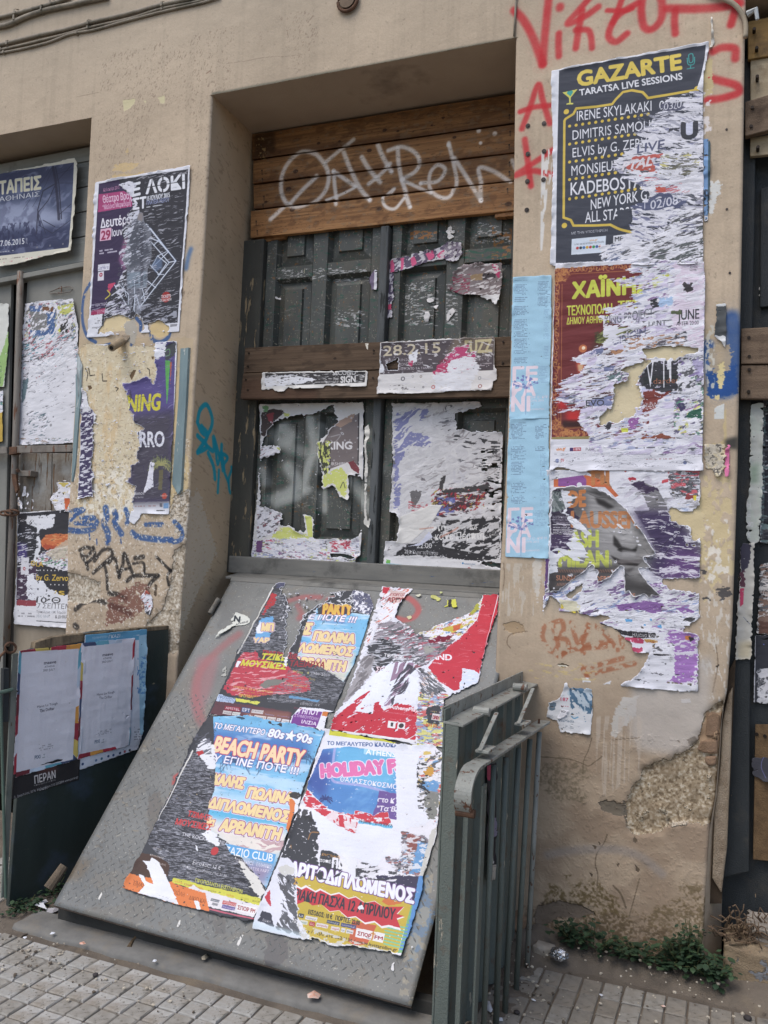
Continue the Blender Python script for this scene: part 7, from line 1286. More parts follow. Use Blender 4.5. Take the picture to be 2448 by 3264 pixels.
for P in([(408,110),(480,112),(490,160),(440,200),(410,190)],[(390,1000),(430,990),(470,1040),(560,1080),(400,1105)],[(405,610),(440,690),(425,700),(405,650)]):wn,m=c.edge(P,7,amp=1.3);c.put(wn,m*(.35+.65*sst(c.nz(wn,6,6,0,3,4),.45,.6)),(190,120,66))
c.fill([(388,1098),(700,1090),(1130,1100),(1130,1112),(388,1112)],(150,134,80));c.fill([(470,1040),(600,1030),(600,1042),(470,1052)],CP,0,a=.7)
YG=(204,212,70);c.text('ΧΑΪΝΗΔΕΣ',(512,282),(1130,232),(512,192),YG,.06);c.text('ΤΕΧΝΟΠΟΛΗ',(478,382),(742,368),(478,328),YG,.03);c.text('ΤΕΤ',(778,345),(900,338),(778,300),YG,.05);c.text('ΔΗΜΟΥ ΑΘΗΝΑΙΩΝ',(476,436),(745,422),(476,396),YG,.02)
c.fill([(645,545),(660,490),(720,455),(830,450),(890,480),(800,520),(720,555)],(128,134,76),4);c.streak([(640,440),(900,440),(820,560),(640,560)],(64,66,40),.54,30,7,20,.8,seed=3);c.disc(c.c([(570,578)])[0],14,(214,120,66),.8);c.disc(c.c([(574,575)])[0],6,(240,214,180));c.soft([(530,650),(575,650),(580,720),(545,720)],(206,70,50),8,.9);c.soft([(540,670),(575,670),(570,710),(545,710)],(214,190,140),5,.8)
c.soft([(420,880),(480,870),(480,930),(430,940)],(200,36,40),14,.9);c.soft([(470,950),(560,930),(560,1010),(480,1010)],(206,40,40),14,.9);c.soft([(450,1000),(590,1000),(590,1040),(450,1040)],(38,26,26),8,.8);c.soft([(440,880),(520,830),(560,860),(470,900)],(40,26,26),8,.7)
c.setclip()
TX=[(860,78),(830,110),(930,150),(720,170),(920,235),(850,260),(880,300),(690,350),(740,380),(650,385),(740,420),(800,440),(880,470),(720,530),(690,560),(590,600),(492,636),(590,680),(560,710),(420,790),(460,800),(395,830),(440,850),(395,880),(530,910),(400,960),(560,930),(545,1010),(590,1060),(610,1100),(600,1130),(620,1200),(1288,1200),(1290,70),(950,60)]
c.shred(TX,[(96,100,140),(60,60,70),(112,74,130),(60,64,72),(150,160,200)],.35,34,7,8,base=(221,221,231),seed=2,edge_amp=1.5);c.streak(TX,(200,190,220),.58,60,14,10,.8,.3,seed=21,o=4)
c.fill([(1100,90),(1284,80),(1284,560),(1180,580),(1080,400),(1120,250)],(222,206,224),10,.2,a=.85,amp=1.3);c.streak([(1080,90),(1284,90),(1284,560),(1050,560)],(224,224,234),.55,40,9,12,.9,.3,seed=22,o=4)
c.text('BEACH',(1200,92),(1244,90),(1200,78),(70,66,74),.02);c.text('FESTIVAL',(1200,108),(1246,106),(1200,96),(70,66,74),.02);c.text('HOTEL',(1200,124),(1240,122),(1200,112),(70,66,74),.02);c.text('JUNE',(1128,410),(1254,402),(1128,350),(52,50,58),.01);c.text('AFTER 20:00',(1120,444),(1252,436),(1120,420),(70,68,78),.01)
c.fill([(1155,195),(1215,190),(1218,240),(1180,250)],(60,56,60),5,amp=1.3);c.fill([(960,290),(1010,285),(1020,330),(975,340)],(52,52,60),4,amp=1.2);c.fill([(1010,285),(1100,270),(1100,320),(1020,330)],(160,190,226),5,amp=1.2);c.fill([(1085,360),(1150,350),(1150,378),(1090,380)],(90,100,70),3,amp=1.2)
c.text('KING PROJECT',(700,440),(985,392),(700,385),(96,98,112),.01,a=.9);c.text('ΣΤΑΝΤ',(920,447),(1060,440),(920,418),(60,60,70),.02,a=.85);c.text('GINGIN',(745,560),(940,500),(745,510),(90,92,130),.02,a=.9);c.streak([(690,380),(1000,380),(1000,570),(690,570)],(222,222,232),.53,34,8,12,1,.3,seed=23,o=4)
c.shred([(800,520),(1180,480),(1200,580),(820,600)],[(56,56,64),(60,50,60),(170,110,70)],.9,24,8,6,seed=12);c.fill([(730,590),(820,580),(790,605),(760,615)],(180,128,92),4,amp=1.2);c.fill([(600,590),(700,570),(680,610),(620,610)],(112,120,160),6,amp=1.2);c.fill([(690,685),(760,680),(750,710),(700,712)],(112,120,160),4)
c.fill([(945,660),(1160,640),(1175,680),(1130,760),(1130,830),(1000,830),(920,800),(890,750)],(54,54,60),6,amp=1.1);c.fill([(925,745),(1120,730),(1130,770),(930,790)],(40,44,46),3);c.text('V',(945,805),(990,803),(942,645),(224,224,232),-.005);c.fill([(1042,640),(1050,640),(1050,806),(1044,808)],(224,224,232));c.fill([(1066,636),(1090,636),(1090,770),(1078,772),(1078,700),(1066,700)],(224,224,232));c.text('darden',(985,785),(1140,778),(985,752),(158,96,70),.0)
c.shred([(1130,600),(1284,640),(1284,860),(1130,840)],[(60,60,66),(110,90,150),(70,130,96),(40,44,46)],1.,16,10,20,seed=14);c.fill([(925,835),(985,815),(1020,850),(1090,835),(1010,890),(990,940),(925,945)],(128,56,50),5,amp=1.3);c.text('ATHENS',(925,935),(1000,932),(925,900),(224,218,224),.0);c.shred([(1100,860),(1284,880),(1275,1090),(1100,1080)],[(66,60,96),(56,120,92),(206,206,80),(60,58,70),(150,90,150)],.9,22,9,20,seed=15)
c.fill([(1195,945),(1270,930),(1265,980),(1180,980)],(48,98,80),5,amp=1.3);c.fill([(1120,900),(1180,900),(1150,960)],(72,66,104),5,amp=1.2);c.fill([(840,985),(900,980),(890,1050),(850,1060)],(150,90,160),5,amp=1.2);c.fill([(795,1045),(838,1045),(836,1068),(800,1070)],(208,214,70),2);c.fill([(700,1010),(745,1000),(735,1040),(720,1060),(700,1050)],(56,56,64),5,amp=1.3);c.fill([(1220,650),(1284,640),(1275,730),(1240,790)],(150,140,190),8,amp=1.4,a=.7)
c.fill([(915,1110),(940,1080),(980,1095),(1030,1075),(1120,1105)],(140,74,56),4,amp=1.2);c.fill([(600,900),(650,870),(740,860),(745,900),(720,915),(620,915)],(120,128,170),5,amp=1.2);c.text('EVO',(590,915),(696,912),(590,880),(60,62,74),.02);c.fill([(625,868),(695,866),(695,873),(626,875)],(56,56,66))
# bare plaster showing through in the middle
for P in([(905,585),(1060,560),(1200,568),(1260,590),(1160,625),(1090,640),(1000,630),(950,640),(930,600)],[(930,640),(990,640),(940,690),(900,740),(890,780),(925,850),(910,920),(860,980),(780,1010),(720,1010),(670,1030),(680,960),(745,930),(755,850),(750,790),(840,770),(840,720),(780,710),(860,680)]):c.hole(P,6,amp=1.1)
c.shred([(705,730),(780,705),(850,715),(830,760),(770,780),(710,760)],[(60,60,66),(110,70,120),(60,90,90)],1.3,14,6,8,seed=17)
c.text('viva.gr',(415,1180),(470,1172),(415,1160),(214,120,60),.03);c.fill([(494,1160),(560,1158),(560,1178),(494,1180)],(176,44,60));c.text('11876',(515,1176),(556,1174),(515,1162),(224,220,226),.03);c.fill([(494,1160),(513,1160),(513,1180),(494,1180)],(60,44,100));c.text('Public',(588,1178),(640,1175),(588,1160),(70,66,74),.0);c.disc(c.c([(420,1238)])[0],7,(96,110,160));c.text('ΟΠΕ',(408,1243),(434,1242),(408,1233),(226,226,232),.03);c.text('TV',(440,1245),(460,1244),(440,1225),(190,80,90),.03);c.disc(c.c([(1170,1248)])[0],6,(70,84,140),.8)
c.small((860,1155),(1010,1150),(860,1170),1,(70,70,80),5);c.small((940,1222),(1110,1220),(940,1232),1,(170,120,130),6);c.ridge([(400,1190),(1270,1180),(1270,1270),(400,1280)],(110,112,124),.010,60,8,4,.8,.5,seed=31);c.shred([(680,1150),(800,1180),(790,1210),(690,1200)],[(96,98,110)],.6,30,5,5,seed=18)
c.wrinkle(.8,100,12,5);c.sheet('poster','dark red poster with yellow green lettering, mostly scraped to white','poster',.006,wave=1.,curl=5)
# --- older purple layers, then the grey face sheet
c=Cv(WALL,vw(*Z9,[(325,80),(1275,80),(1275,1410)]),1100,(219,219,228),seed=66);c.v=Z9
c.outline([(362,92),(1258,84),(1264,520),(1258,725),(1190,760),(1254,812),(1252,1000),(1244,1397),(1000,1380),(785,1356),(900,1290),(950,1200),(1000,1100),(960,1160),(870,1160),(860,1110),(800,1070),(770,1030),(668,990),(760,950),(640,950),(430,915),(440,880),(420,850),(378,830),(333,932),(345,820),(352,612),(374,605),(372,300),(360,222)],4,amp=1.1)
PU=(98,66,122);DPU=(62,50,86);c.shred([(360,90),(1262,85),(1262,960),(340,930)],[(150,148,154),(190,184,200)],.3,50,14,20,seed=2)
c.fill([(398,145),(590,120),(700,150),(780,240),(760,250),(700,190),(398,190)],(214,106,62));c.fill([(425,140),(570,120),(590,145),(590,185),(425,185)],(140,78,150));c.disc(c.c([(548,178)])[0],9,(222,222,230));c.fill([(588,95),(680,92),(745,200),(700,170),(640,130)],(160,116,84),3);c.text('ΠΙ',(625,175),(720,172),(625,98),(196,122,70),.07)
c.fill([(350,612),(378,612),(372,800),(342,860)],PU)
c.fill([(880,160),(900,150),(1010,200),(1060,290),(1085,380),(1160,400),(1262,520),(1258,722),(1020,722),(960,680),(940,590),(1010,590),(940,430),(870,330),(960,330),(930,250)],(120,118,122),3);c.soft([(860,330),(1090,330),(1140,400),(1230,520),(1258,722),(1000,722),(960,640),(1010,590)],DPU,22,1);c.soft([(1100,560),(1262,560),(1260,730),(1020,730)],PU,30,1);c.fill([(855,170),(900,150),(960,190),(1010,200),(950,230),(900,210)],(66,52,80),5,amp=1.2)
c.streak([(900,200),(1262,300),(1262,730),(960,730)],(212,208,220),.605,40,3.5,-3,.95,.3,seed=3,o=4,rough=8);c.streak([(1020,590),(1262,600),(1262,700),(1020,700)],(216,212,224),.56,50,9,5,.9,.3,seed=4,o=4);c.spray([(1160,420),(1010,560)],2,(44,38,56),.8,.2,smooth=False);c.spray([(1165,415),(1050,590)],2,(44,38,56),.8,.2,smooth=False)
c.fill([(830,140),(860,170),(850,150),(880,150),(885,135),(860,130)],(186,50,64),3);c.fill([(1035,148),(1075,140),(1068,162),(1036,166)],(200,70,80),2);c.disc(c.c([(820,96)])[0],4,(190,90,90))
c.fill([(1065,90),(1258,88),(1255,240),(1090,235),(1088,150)],(206,206,214),3);c.shred([(1065,90),(1258,88),(1255,245),(1088,240)],[(46,46,50),(46,46,50),(84,84,92),(206,60,70)],1.3,18,7,0,seed=5);c.fill([(1180,235),(1240,240),(1232,262),(1170,262)],(150,60,60),3);c.fill([(1218,240),(1240,240),(1236,268),(1220,268)],(220,206,60),2);c.shred([(1070,290),(1200,290),(1190,340),(1100,330)],[(214,200,90),(150,170,210)],.8,20,7,10,seed=6)
# lower: white with purple slivers
c.shred([(360,740),(1256,740),(1250,960),(900,1010),(660,1000),(340,940)],[PU,(140,92,164),(60,54,66),PU,(120,140,190)],.9,34,8,18,seed=7);c.fill([(430,850),(520,860),(560,890),(540,930),(450,905)],(216,210,178),5);c.fill([(490,922),(545,918),(548,932),(495,935)],(224,200,60),3);c.fill([(430,880),(450,880),(460,905),(440,905)],(224,200,60),3);c.fill([(750,880),(980,860),(1040,880),(1030,930),(800,915)],(134,92,160),6,amp=1.4,sx=36,sy=8);c.fill([(1090,930),(1150,895),(1240,920),(1150,935)],(140,96,168),5,amp=1.2)
c.shred([(700,930),(1250,930),(1240,1040),(860,1050),(690,990)],[(120,120,132),(150,110,170)],.7,24,6,0,seed=8);c.fill([(820,968),(862,966),(860,982),(822,984)],(84,160,220),3);c.fill([(925,1000),(940,995),(940,1010)],(84,160,220),2);c.fill([(965,965),(975,965),(975,980),(966,980)],(84,160,220),2);c.fill([(1005,1005),(1030,1000),(1035,1018),(1010,1016)],(84,160,220),3)
c.fill([(666,990),(700,1000),(800,1035),(900,1040),(1000,1048),(1000,1078),(880,1080),(820,1062),(740,1040)],(48,46,50),4,amp=.9);c.text('Ηλιάνα Κοντού',(862,1070),(1040,1078),(862,1046),(206,204,206),.0);c.fill([(800,1072),(900,1076),(930,1090),(920,1110),(840,1100)],(186,58,92),4,amp=1.2);c.fill([(930,1085),(1010,1088),(1010,1110),(935,1104)],(206,160,70),4);c.text('ΓΥΝΑΙΚΕΣ',(928,1104),(1012,1108),(928,1090),(150,60,60),.02)
c.fill([(862,1130),(920,1135),(910,1160),(862,1158)],(186,60,92),4,amp=1.2);c.shred([(990,1100),(1110,1100),(1100,1210),(970,1200)],[(60,58,62),(170,170,176),(60,58,62)],.9,18,6,0,seed=10);c.fill([(985,1170),(1080,1174),(1080,1182),(985,1178)],(48,46,50),2)
VL=(158,108,184);c.fill([(1080,1030),(1245,1050),(1240,1340),(1070,1335),(1110,1290),(1110,1120),(1060,1090)],VL,6,amp=1.2);c.streak([(1060,1020),(1250,1030),(1240,1350),(1060,1340)],(216,212,224),.57,22,8,10,.95,.3,seed=11,o=4);c.fill([(1110,1190),(1225,1190),(1222,1330),(1110,1328)],VL,5,amp=1.1);c.fill([(1172,1065),(1205,1062),(1200,1092),(1172,1088)],(206,120,60),3);c.fill([(1190,1070),(1235,1080),(1200,1100)],(54,50,60),3)
c.streak([(800,1190),(1100,1200),(1100,1350),(800,1350)],(70,70,78),.69,18,5,3,.95,seed=12,o=4);c.fill([(870,1318),(915,1322),(900,1330)],(46,46,50),2);c.streak([(1170,960),(1232,950),(1225,1000),(1130,1020)],(50,50,52),.5,20,4,12,.9,seed=13);c.small((1060,1330),(1210,1342),(1060,1346),1,(110,100,70),4)
for P in([(1075,310),(1190,340),(1262,300),(1262,500),(1215,500),(1200,420),(1120,400),(1085,380)],[(1030,735),(1190,725),(1262,725),(1262,810),(1150,800),(1080,790)],[(470,830),(560,760),(580,740),(560,800),(500,850)],[(1150,1030),(1250,960),(1260,1060),(1210,1050)]):c.hole(P,6,amp=1.3)
c.wrinkle(.8,100,12,5);c.sheet('poster','layered purple and white poster shreds under the grey face on the right pier','poster',.002,wave=1.,curl=5)
c=Cv(WALL,vw(*Z9,[(362,80),(1060,80),(1060,850)]),1150,(128,126,125),seed=67);c.v=Z9
c.outline([(386,212),(420,192),(520,184),(600,182),(690,212),(760,262),(830,320),(880,400),(940,480),(1005,588),(925,602),(938,630),(975,665),(893,668),(960,760),(1042,838),(1000,826),(960,842),(930,820),(870,838),(840,802),(816,820),(812,660),(790,652),(740,710),(655,764),(658,680),(640,672),(634,642),(560,700),(430,800),(368,812),(372,700),(380,480)],3,amp=.9)
c.soft([(600,200),(900,400),(880,560),(700,620),(600,400)],(150,148,148),20,.9);c.soft([(560,210),(690,215),(760,262),(720,262),(640,235)],(70,68,68),7,.8);c.soft([(620,330),(700,345),(790,340),(850,400),(800,470),(730,480),(650,430)],(172,170,169),12,.8);c.soft([(640,250),(700,270),(760,310),(720,320),(660,290)],(38,36,36),6,.95);c.soft([(386,200),(560,190),(600,300),(520,420),(386,460)],(82,80,82),20,.8);c.soft([(780,420),(860,440),(870,500),(800,510)],(176,174,174),9,.85)
c.soft([(750,470),(775,500),(800,540),(870,560),(900,520),(880,575),(800,570),(750,530)],(40,38,38),5,.95);c.soft([(730,590),(800,620),(900,640),(930,615),(890,655),(780,645)],(38,34,34),4,.95);c.soft([(750,655),(820,672),(880,660),(850,690),(790,690)],(66,62,62),6,.8);c.soft([(745,628),(800,612),(850,620),(925,612),(900,636),(800,640)],(104,98,98),4,.8);c.soft([(770,560),(790,548),(812,560),(800,572)],(30,28,28),3,.9);c.soft([(850,562),(872,552),(890,560),(872,572)],(30,28,28),3,.9);c.soft([(760,700),(960,760),(1040,840),(800,820),(720,760)],(60,58,58),18,.9);c.soft([(800,560),(880,570),(880,600),(800,600)],(164,162,162),6,.7)
c.fill([(386,212),(440,200),(560,400),(470,470),(380,460)],(54,46,66),6);c.fill([(376,470),(500,470),(560,540),(420,600),(374,560)],(66,52,84),6);c.fill([(388,210),(460,230),(460,320),(388,345)],(88,100,100),6,amp=1.2);c.streak([(388,200),(500,220),(470,350),(388,350)],(150,158,158),.5,8,14,30,.7,seed=3)
OR_=(200,120,66);c.text('DE',(490,308),(585,302),(490,212),OR_,.05);c.text('LAUSSEN',(505,425),(900,430),(505,330),OR_,.05,a=.85);LG=(196,206,82);c.text('ASH',(500,540),(660,540),(500,442),LG,.05);c.text('MILAN',(432,655),(718,660),(432,560),LG,.06);c.text('USA',(742,655),(740,615),(730,655),LG,.03)
c.soft([(370,670),(800,650),(820,820),(368,820)],(56,52,52),14,.85);c.text('SUNSHINE ORDERED',(415,738),(760,745),(415,708),(176,116,90),.03);c.text('DJS',(828,838),(880,840),(828,812),(176,116,90),.03)
for k in range(34):c.spray([(418+k*10,692),(424+k*10,676)],1.6,(176,116,90),.8,.2,smooth=False)
for k in range(14):c.spray([(418+k*9,770),(423+k*9,755)],1.6,(176,116,90),.8,.2,smooth=False)
c.text('ΕΣΩΤΕΡΙΚΟΙ ΧΩΡΟΙ',(396,372),(502,374),(396,360),(216,212,220),.02);c.text('Πλατεία Θεάτρου - Πλατεία Κουμουνδούρου',(396,385),(555,392),(396,374),(200,196,206));c.text('Πλατεία Αγίας Ειρήνης',(396,402),(508,404),(396,390),(200,196,206));c.fill([(395,409),(497,410),(497,414),(395,413)],(220,218,224));c.text('www.adaf.gr',(396,433),(498,434),(396,418),(222,220,226),.02);c.fill([(395,440),(497,441),(497,445),(395,444)],(220,218,224));c.text('#ADAF2015',(396,463),(490,464),(396,449),(222,220,226),.02)
for P in([(442,210),(500,215),(480,240),(540,255),(470,285),(530,290),(480,310),(470,340),(560,400),(625,470),(590,480),(560,440),(510,445),(530,480),(480,500),(560,520),(600,580),(580,590),(620,610),(520,600),(605,632),(520,625),(480,590),(440,600),(400,610),(440,560),(384,570),(420,545),(500,560),(470,520),(560,500),(500,470),(540,450),(480,380),(470,350),(440,345),(470,320),(450,260)],[(376,560),(440,600),(415,640),(425,690),(376,700)]):c.tear(P,rough=3,amp=.9,h=.5)
for P in([(762,408),(775,402),(810,430),(815,445),(790,430)],[(785,462),(790,460),(806,472),(800,474)],[(890,528),(905,524),(920,532),(900,536)]):c.fill(P,(222,222,226),2)
c.streak([(386,200),(700,200),(980,580),(800,800),(370,800)],(66,64,66),.73,90,3,-8,.7,.3,seed=5);c.streak([(386,380),(560,380),(540,560),(380,560)],(206,200,214),.66,24,4,0,.8,.2,seed=6);c.wrinkle(.9,110,10,-4)
f=blur(c.m,3.2*c.ppm/1000);wn=(0,c.W,0,c.H);c.put(wn,sst(f,.93,.72),(224,224,232));c.sheet('poster','grey poster of a face in close-up with orange and lime lettering, torn jagged','poster',.0065,wave=1.,curl=6,cell=4)
# --- leaflets low on the pier, strips by the pier edge
def f3(c):
 c.v=(0,0,1);c.fill([(1805,2210),(1815,2195),(1890,2195),(1885,2262),(1860,2270),(1838,2240)],(180,196,208),6);c.streak([(1815,2190),(1895,2190),(1895,2275),(1820,2275)],(60,98,130),.5,9,16,30,.9,seed=3);c.text('187',(1788,2233),(1812,2235),(1788,2222),(190,60,90),.03);c.dots((1790,2250),(1810,2252),4,1.6,(190,70,90));c.text('VitaMedia',(1780,2300),(1830,2303),(1780,2291),(90,110,130),.02);c.small((1795,2306),(1830,2309),(1794,2320),3,(130,140,150));c.spray([(1822,2284),(1830,2290),(1842,2286)],4,(60,140,190),.8);c.dots((1862,2284),(1866,2300),3,1.6,(70,120,160));c.small((1760,2276),(1790,2284),(1760,2282),1,(120,130,140))
 c.fill([(1752,2240),(1775,2238),(1770,2262),(1752,2262)],(70,96,116),4,a=.8)
scr_(WALL,(0,0,1.),[(1750,2240),(1785,2225),(1798,2190),(1806,2168),(1815,2192),(1888,2195),(1890,2270),(1882,2340),(1786,2332),(1775,2295),(1742,2286)],(214,216,220),'faded white and blue leaflet low on the right pier',71,f3,3,4)
scr_(ypl(-.004),(0,0,1.),[(1790,2262),(1814,2264),(1808,2280),(1790,2290),(1775,2288)],(222,222,228),'small white ticket hanging on the faded leaflet',72,lambda c:(setattr(c,'v',(0,0,1)),c.text('ID',(1790,2270),(1803,2271),(1790,2264),(60,60,66),.03)),1,8,1400)
scr_(ypl(-.003),Z8,[(1352,315),(1412,312),(1412,500),(1405,570),(1390,540),(1350,512),(1345,500),(1355,400)],(72,76,78),'dark grey torn rectangle above the blue spray at the edge of the right pier',73,lambda c:(c.fill([(1352,308),(1412,308),(1412,325),(1352,330)],(206,210,210),3),c.fill([(1348,500),(1412,500),(1410,575),(1348,575)],(210,212,214),4)),3)
scr_(ypl(-.003),Z8,[(1408,1140),(1436,1140),(1430,1330),(1404,1330),(1406,1240)],(226,110,160),'narrow pink paper strip at the right edge of the right pier',74,None,2)
scr_(WALL,Z8,[(1284,1140),(1408,1138),(1400,1290),(1350,1330),(1330,1280),(1290,1290)],(190,178,150),'ragged dirty paper flap left of the narrow pink strip',75,lambda c:c.shred([(1280,1130),(1410,1130),(1405,1335),(1280,1335)],[(70,66,62),(150,140,120),(206,190,150)],1.1,14,16,60,base=(196,186,166)),6,6)
scr_(WALL,Z3,[(1300,780),(1338,775),(1336,1020),(1325,1235),(1302,1240),(1300,1000)],(110,150,200),'blue poster edge peeping out at the right of the shredded concert poster',76,lambda c:(c.fill([(1326,775),(1340,775),(1334,1240),(1322,1240)],(60,84,96)),c.streak([(1300,1060),(1340,1060),(1330,1240),(1300,1240)],(56,64,76),.5,8,12,0,.9),c.text('D',(1305,1235),(1325,1233),(1305,1205),(220,220,226),.04)),1)
scr_(WALL,Z3,[(1340,90),(1348,100),(1352,160),(1362,240),(1345,268),(1325,282),(1340,250),(1344,200)],(216,212,200),'curled white paper sliver above the top right corner of the dark concert poster',77,None,1,10)
# ================================================================== HATCH POSTERS
ZA,ZQ,ZC,ZE=(600,1850,2.765),(1000,1850,2.676),(380,2400,2.676),(800,2400,2.676)
CRM=(232,206,146);PKO=(150,76,130);SK=(108,178,222);BKS=(60,62,68)
def hp(O,v,seed,base=WHT,rough=2,**k):
 c=Cv(SL,vw(*v,O),1000,base,seed=seed,pad=.006);c.v=v;c.outline(O,rough,**k);return c
def beach(c,P):
 wn,m=c.poly(P);c.put(wn,m,SK);c.put(wn,m*sst(c.nz(wn,120,22,0,4,3),.5,.7)*.7,(206,222,236));c.put(wn,m*sst(c.nz(wn,200,30,0,3,9),.55,.7)*.6,(60,120,190))
c=hp([(748,60),(800,20),(860,22),(850,70),(1000,130),(1480,90),(1600,130),(1640,230),(1600,330),(1500,660),(1400,880),(1290,1150),(1290,1170),(1240,1165),(1200,1360),(1130,1310),(880,1305),(520,1230),(200,1180),(145,1260),(200,1140),(290,980),(440,640),(560,430)],ZA,81,BKS,3)
c.fill([(748,60),(755,72),(450,655),(436,660)],(206,204,196));c.streak([(440,640),(760,100),(1000,130),(900,640)],(134,136,146),.53,14,1.8,4,.8,.3,seed=2,o=4)
c.fill([(735,120),(785,125),(760,220),(700,260),(660,320),(690,220)],(178,50,56),5,amp=1.2);c.fill([(640,340),(755,320),(745,400),(715,550),(580,540)],(96,160,214),5,amp=1.1);c.tear([(600,430),(640,370),(660,470),(620,470)],rough=4,amp=1.2);c.text('ΜΠ',(650,446),(748,450),(658,384),CRM,.05,PKO,.05);c.text('ΥΑΡ',(575,550),(712,552),(582,512),CRM,.05,PKO,.05)
B_=[(1090,250),(1610,310),(1590,400),(1490,700),(1370,900),(1300,850),(1180,770),(960,690),(1010,480)];c.setclip(B_,3);beach(c,B_);c.soft([(960,650),(1490,640),(1380,900),(1250,860)],(222,206,178),16,.8);palm(c,1260,340,90,(60,90,110),9,3)
c.text('Υ ΕΓΙΝΕ ΠΟΤΕ !!!',(800,320),(1480,378),(815,270),(228,228,240),.05,(110,60,120),.05,shear=.15);c.text('ΚΑΛΗΣ',(800,470),(1085,478),(815,380),CRM,.06,PKO,.06,shear=.2);c.text('ΠΩΛΙΝΑ',(1102,530),(1460,560),(1115,455),CRM,.06,PKO,.06,shear=.15)
c.text('ΜΑΡΙΤΟΔΙΠΛΩΜΕΝΟΣ',(480,590),(1450,672),(500,520),CRM,.06,PKO,.06,shear=.15);c.text('ΑΡΒΑΝΙΤΗ',(920,760),(1385,806),(935,680),CRM,.06,PKO,.06,shear=.15);c.setclip()
c.fill([(1140,300),(1150,240),(1260,200),(1440,230),(1440,300),(1300,310)],BKS,6,amp=1.2);c.text('PARTY',(1190,300),(1440,305),(1200,210),(222,176,70),.06,(170,60,60),.03)
RD=(186,58,72);RP_=[(480,640),(600,635),(640,700),(830,740),(870,760),(1060,870),(1090,980),(980,1000),(700,1020),(560,1040),(340,1000),(320,950),(400,780)]
c.fill(RP_,RD,5,.3,amp=1.1);c.streak(RP_,(226,170,176),.59,40,6,10,.8,.3,seed=3,o=4);c.text('ΤΖΙΜΗΣ ΠΑΝΟΥΣΗΣ',(655,665),(960,700),(662,620),(166,52,60),.04,shear=.2);c.text('ΤΖΙΚΕ',(650,700),(870,712),(660,650),(206,206,60),.06,shear=.2);c.text('ΜΟΥΣΙΚΕΣ',(466,752),(870,790),(476,704),(206,206,60),.06,shear=.2);c.text('ΤΑΞΙΑΡΧΑ',(900,760),(1200,775),(905,710),(150,48,56),.04,shear=.2)
c.text('ΡΟΔΙΑ',(930,812),(1015,830),(932,795),(206,200,80),.02);c.text('★',(1045,830),(1070,832),(1048,808),(206,196,70));c.text('1980-2015',(1090,832),(1250,850),(1093,812),(206,206,212));c.text('Πας',(1065,880),(1120,888),(1068,862),(200,170,70));c.text('Δημήτρης Σ.',(875,930),(1060,950),(880,910),(206,180,80),.01);c.text('ΗΠΕΙΡΟΥ 48 & ΑΧΑΡΝΩΝ',(400,950),(745,1000),(404,932),(214,190,90),.0);c.text('www.kyttaro.gr τηλ. 210 8224134',(390,978),(740,1022),(392,966),(190,150,60));c.text('ΠΡΟΠΩΛΗΣΗ',(450,1030),(625,1050),(455,1006),(206,190,70),.02)
c.fill([(640,920),(700,880),(860,870),(860,900),(770,930),(700,960),(650,950)],(118,118,112),5,amp=1.2);c.fill([(560,1040),(700,1020),(1100,990),(1310,1100),(1290,1150),(1000,1120),(600,1090)],BKS,5,amp=1.2);c.streak([(900,780),(1180,760),(1400,900),(1300,1100),(700,1080)],(128,130,140),.54,14,1.8,6,.8,.3,seed=5,o=4);c.text('και ανοίγουν στις 21.30',(700,1050),(950,1080),(704,1034),(180,180,190));c.text('ΕΙΣΟΔΟΣ: 10 €',(990,1100),(1160,1115),(994,1082),(190,190,196),.01)
c.fill([(890,1020),(1160,1060),(1150,1078),(890,1040)],(96,160,214),3,a=.8);c.fill([(410,1040),(640,1075),(610,1100),(430,1070)],(206,206,80),3);c.fill([(270,1005),(420,1050),(400,1100),(250,1070)],(178,196,224),3);c.text('ΠΡΟΠΩΛΗΣΗ',(270,1042),(418,1062),(275,1018),(70,96,140),.02);c.text('ΕΙΣΙΤΗΡΙΩΝ',(278,1068),(412,1084),(282,1048),(70,96,140),.02)
LS=[(245,1070),(560,1105),(920,1170),(900,1220),(895,1280),(540,1220),(195,1185)];c.fill(LS,(92,58,66),2);c.soft([(500,1140),(900,1170),(890,1240),(500,1200)],(140,92,80),12,.8)
for(x0,y0,x1,y1,cc,s_)in((325,1108,460,1145,(140,44,60),'AMSTEL'),(475,1122,550,1165,(60,84,130),'ΕΡΤ'),(562,1140,665,1170,(196,190,190),'ΡΑΔΙΟ'),(310,1150,385,1182,(190,184,184),'avopolis'),(392,1162,462,1192,(196,200,196),'news'),(585,1190,690,1222,(206,196,190),'best'),(700,1205,775,1238,(206,196,190),'mixgrill'),(785,1218,820,1245,(206,206,210),'En'),(828,1226,892,1258,(206,206,210),'rocking')):
 d=(x1-x0)*.12;c.fill([(x0+3,y0),(x1+3,y0+d),(x1-5,y1+d),(x0-5,y1)],cc);tc_=(226,220,224)if cc[0]<160 and cc[1]<100 else(96,90,100);c.text(s_,(x0+6,y1-9),(x1-6,y1-9+d),(x0+8,y0+8),tc_,.02)
c.text('Ως',(535,1212),(568,1216),(540,1190),(224,224,226),.05);c.text('Rockwell.gr',(682,1188),(765,1200),(684,1176),(140,150,200),.02);c.text('fmrecords.gr',(790,1202),(900,1214),(792,1190),(140,120,170),.02)
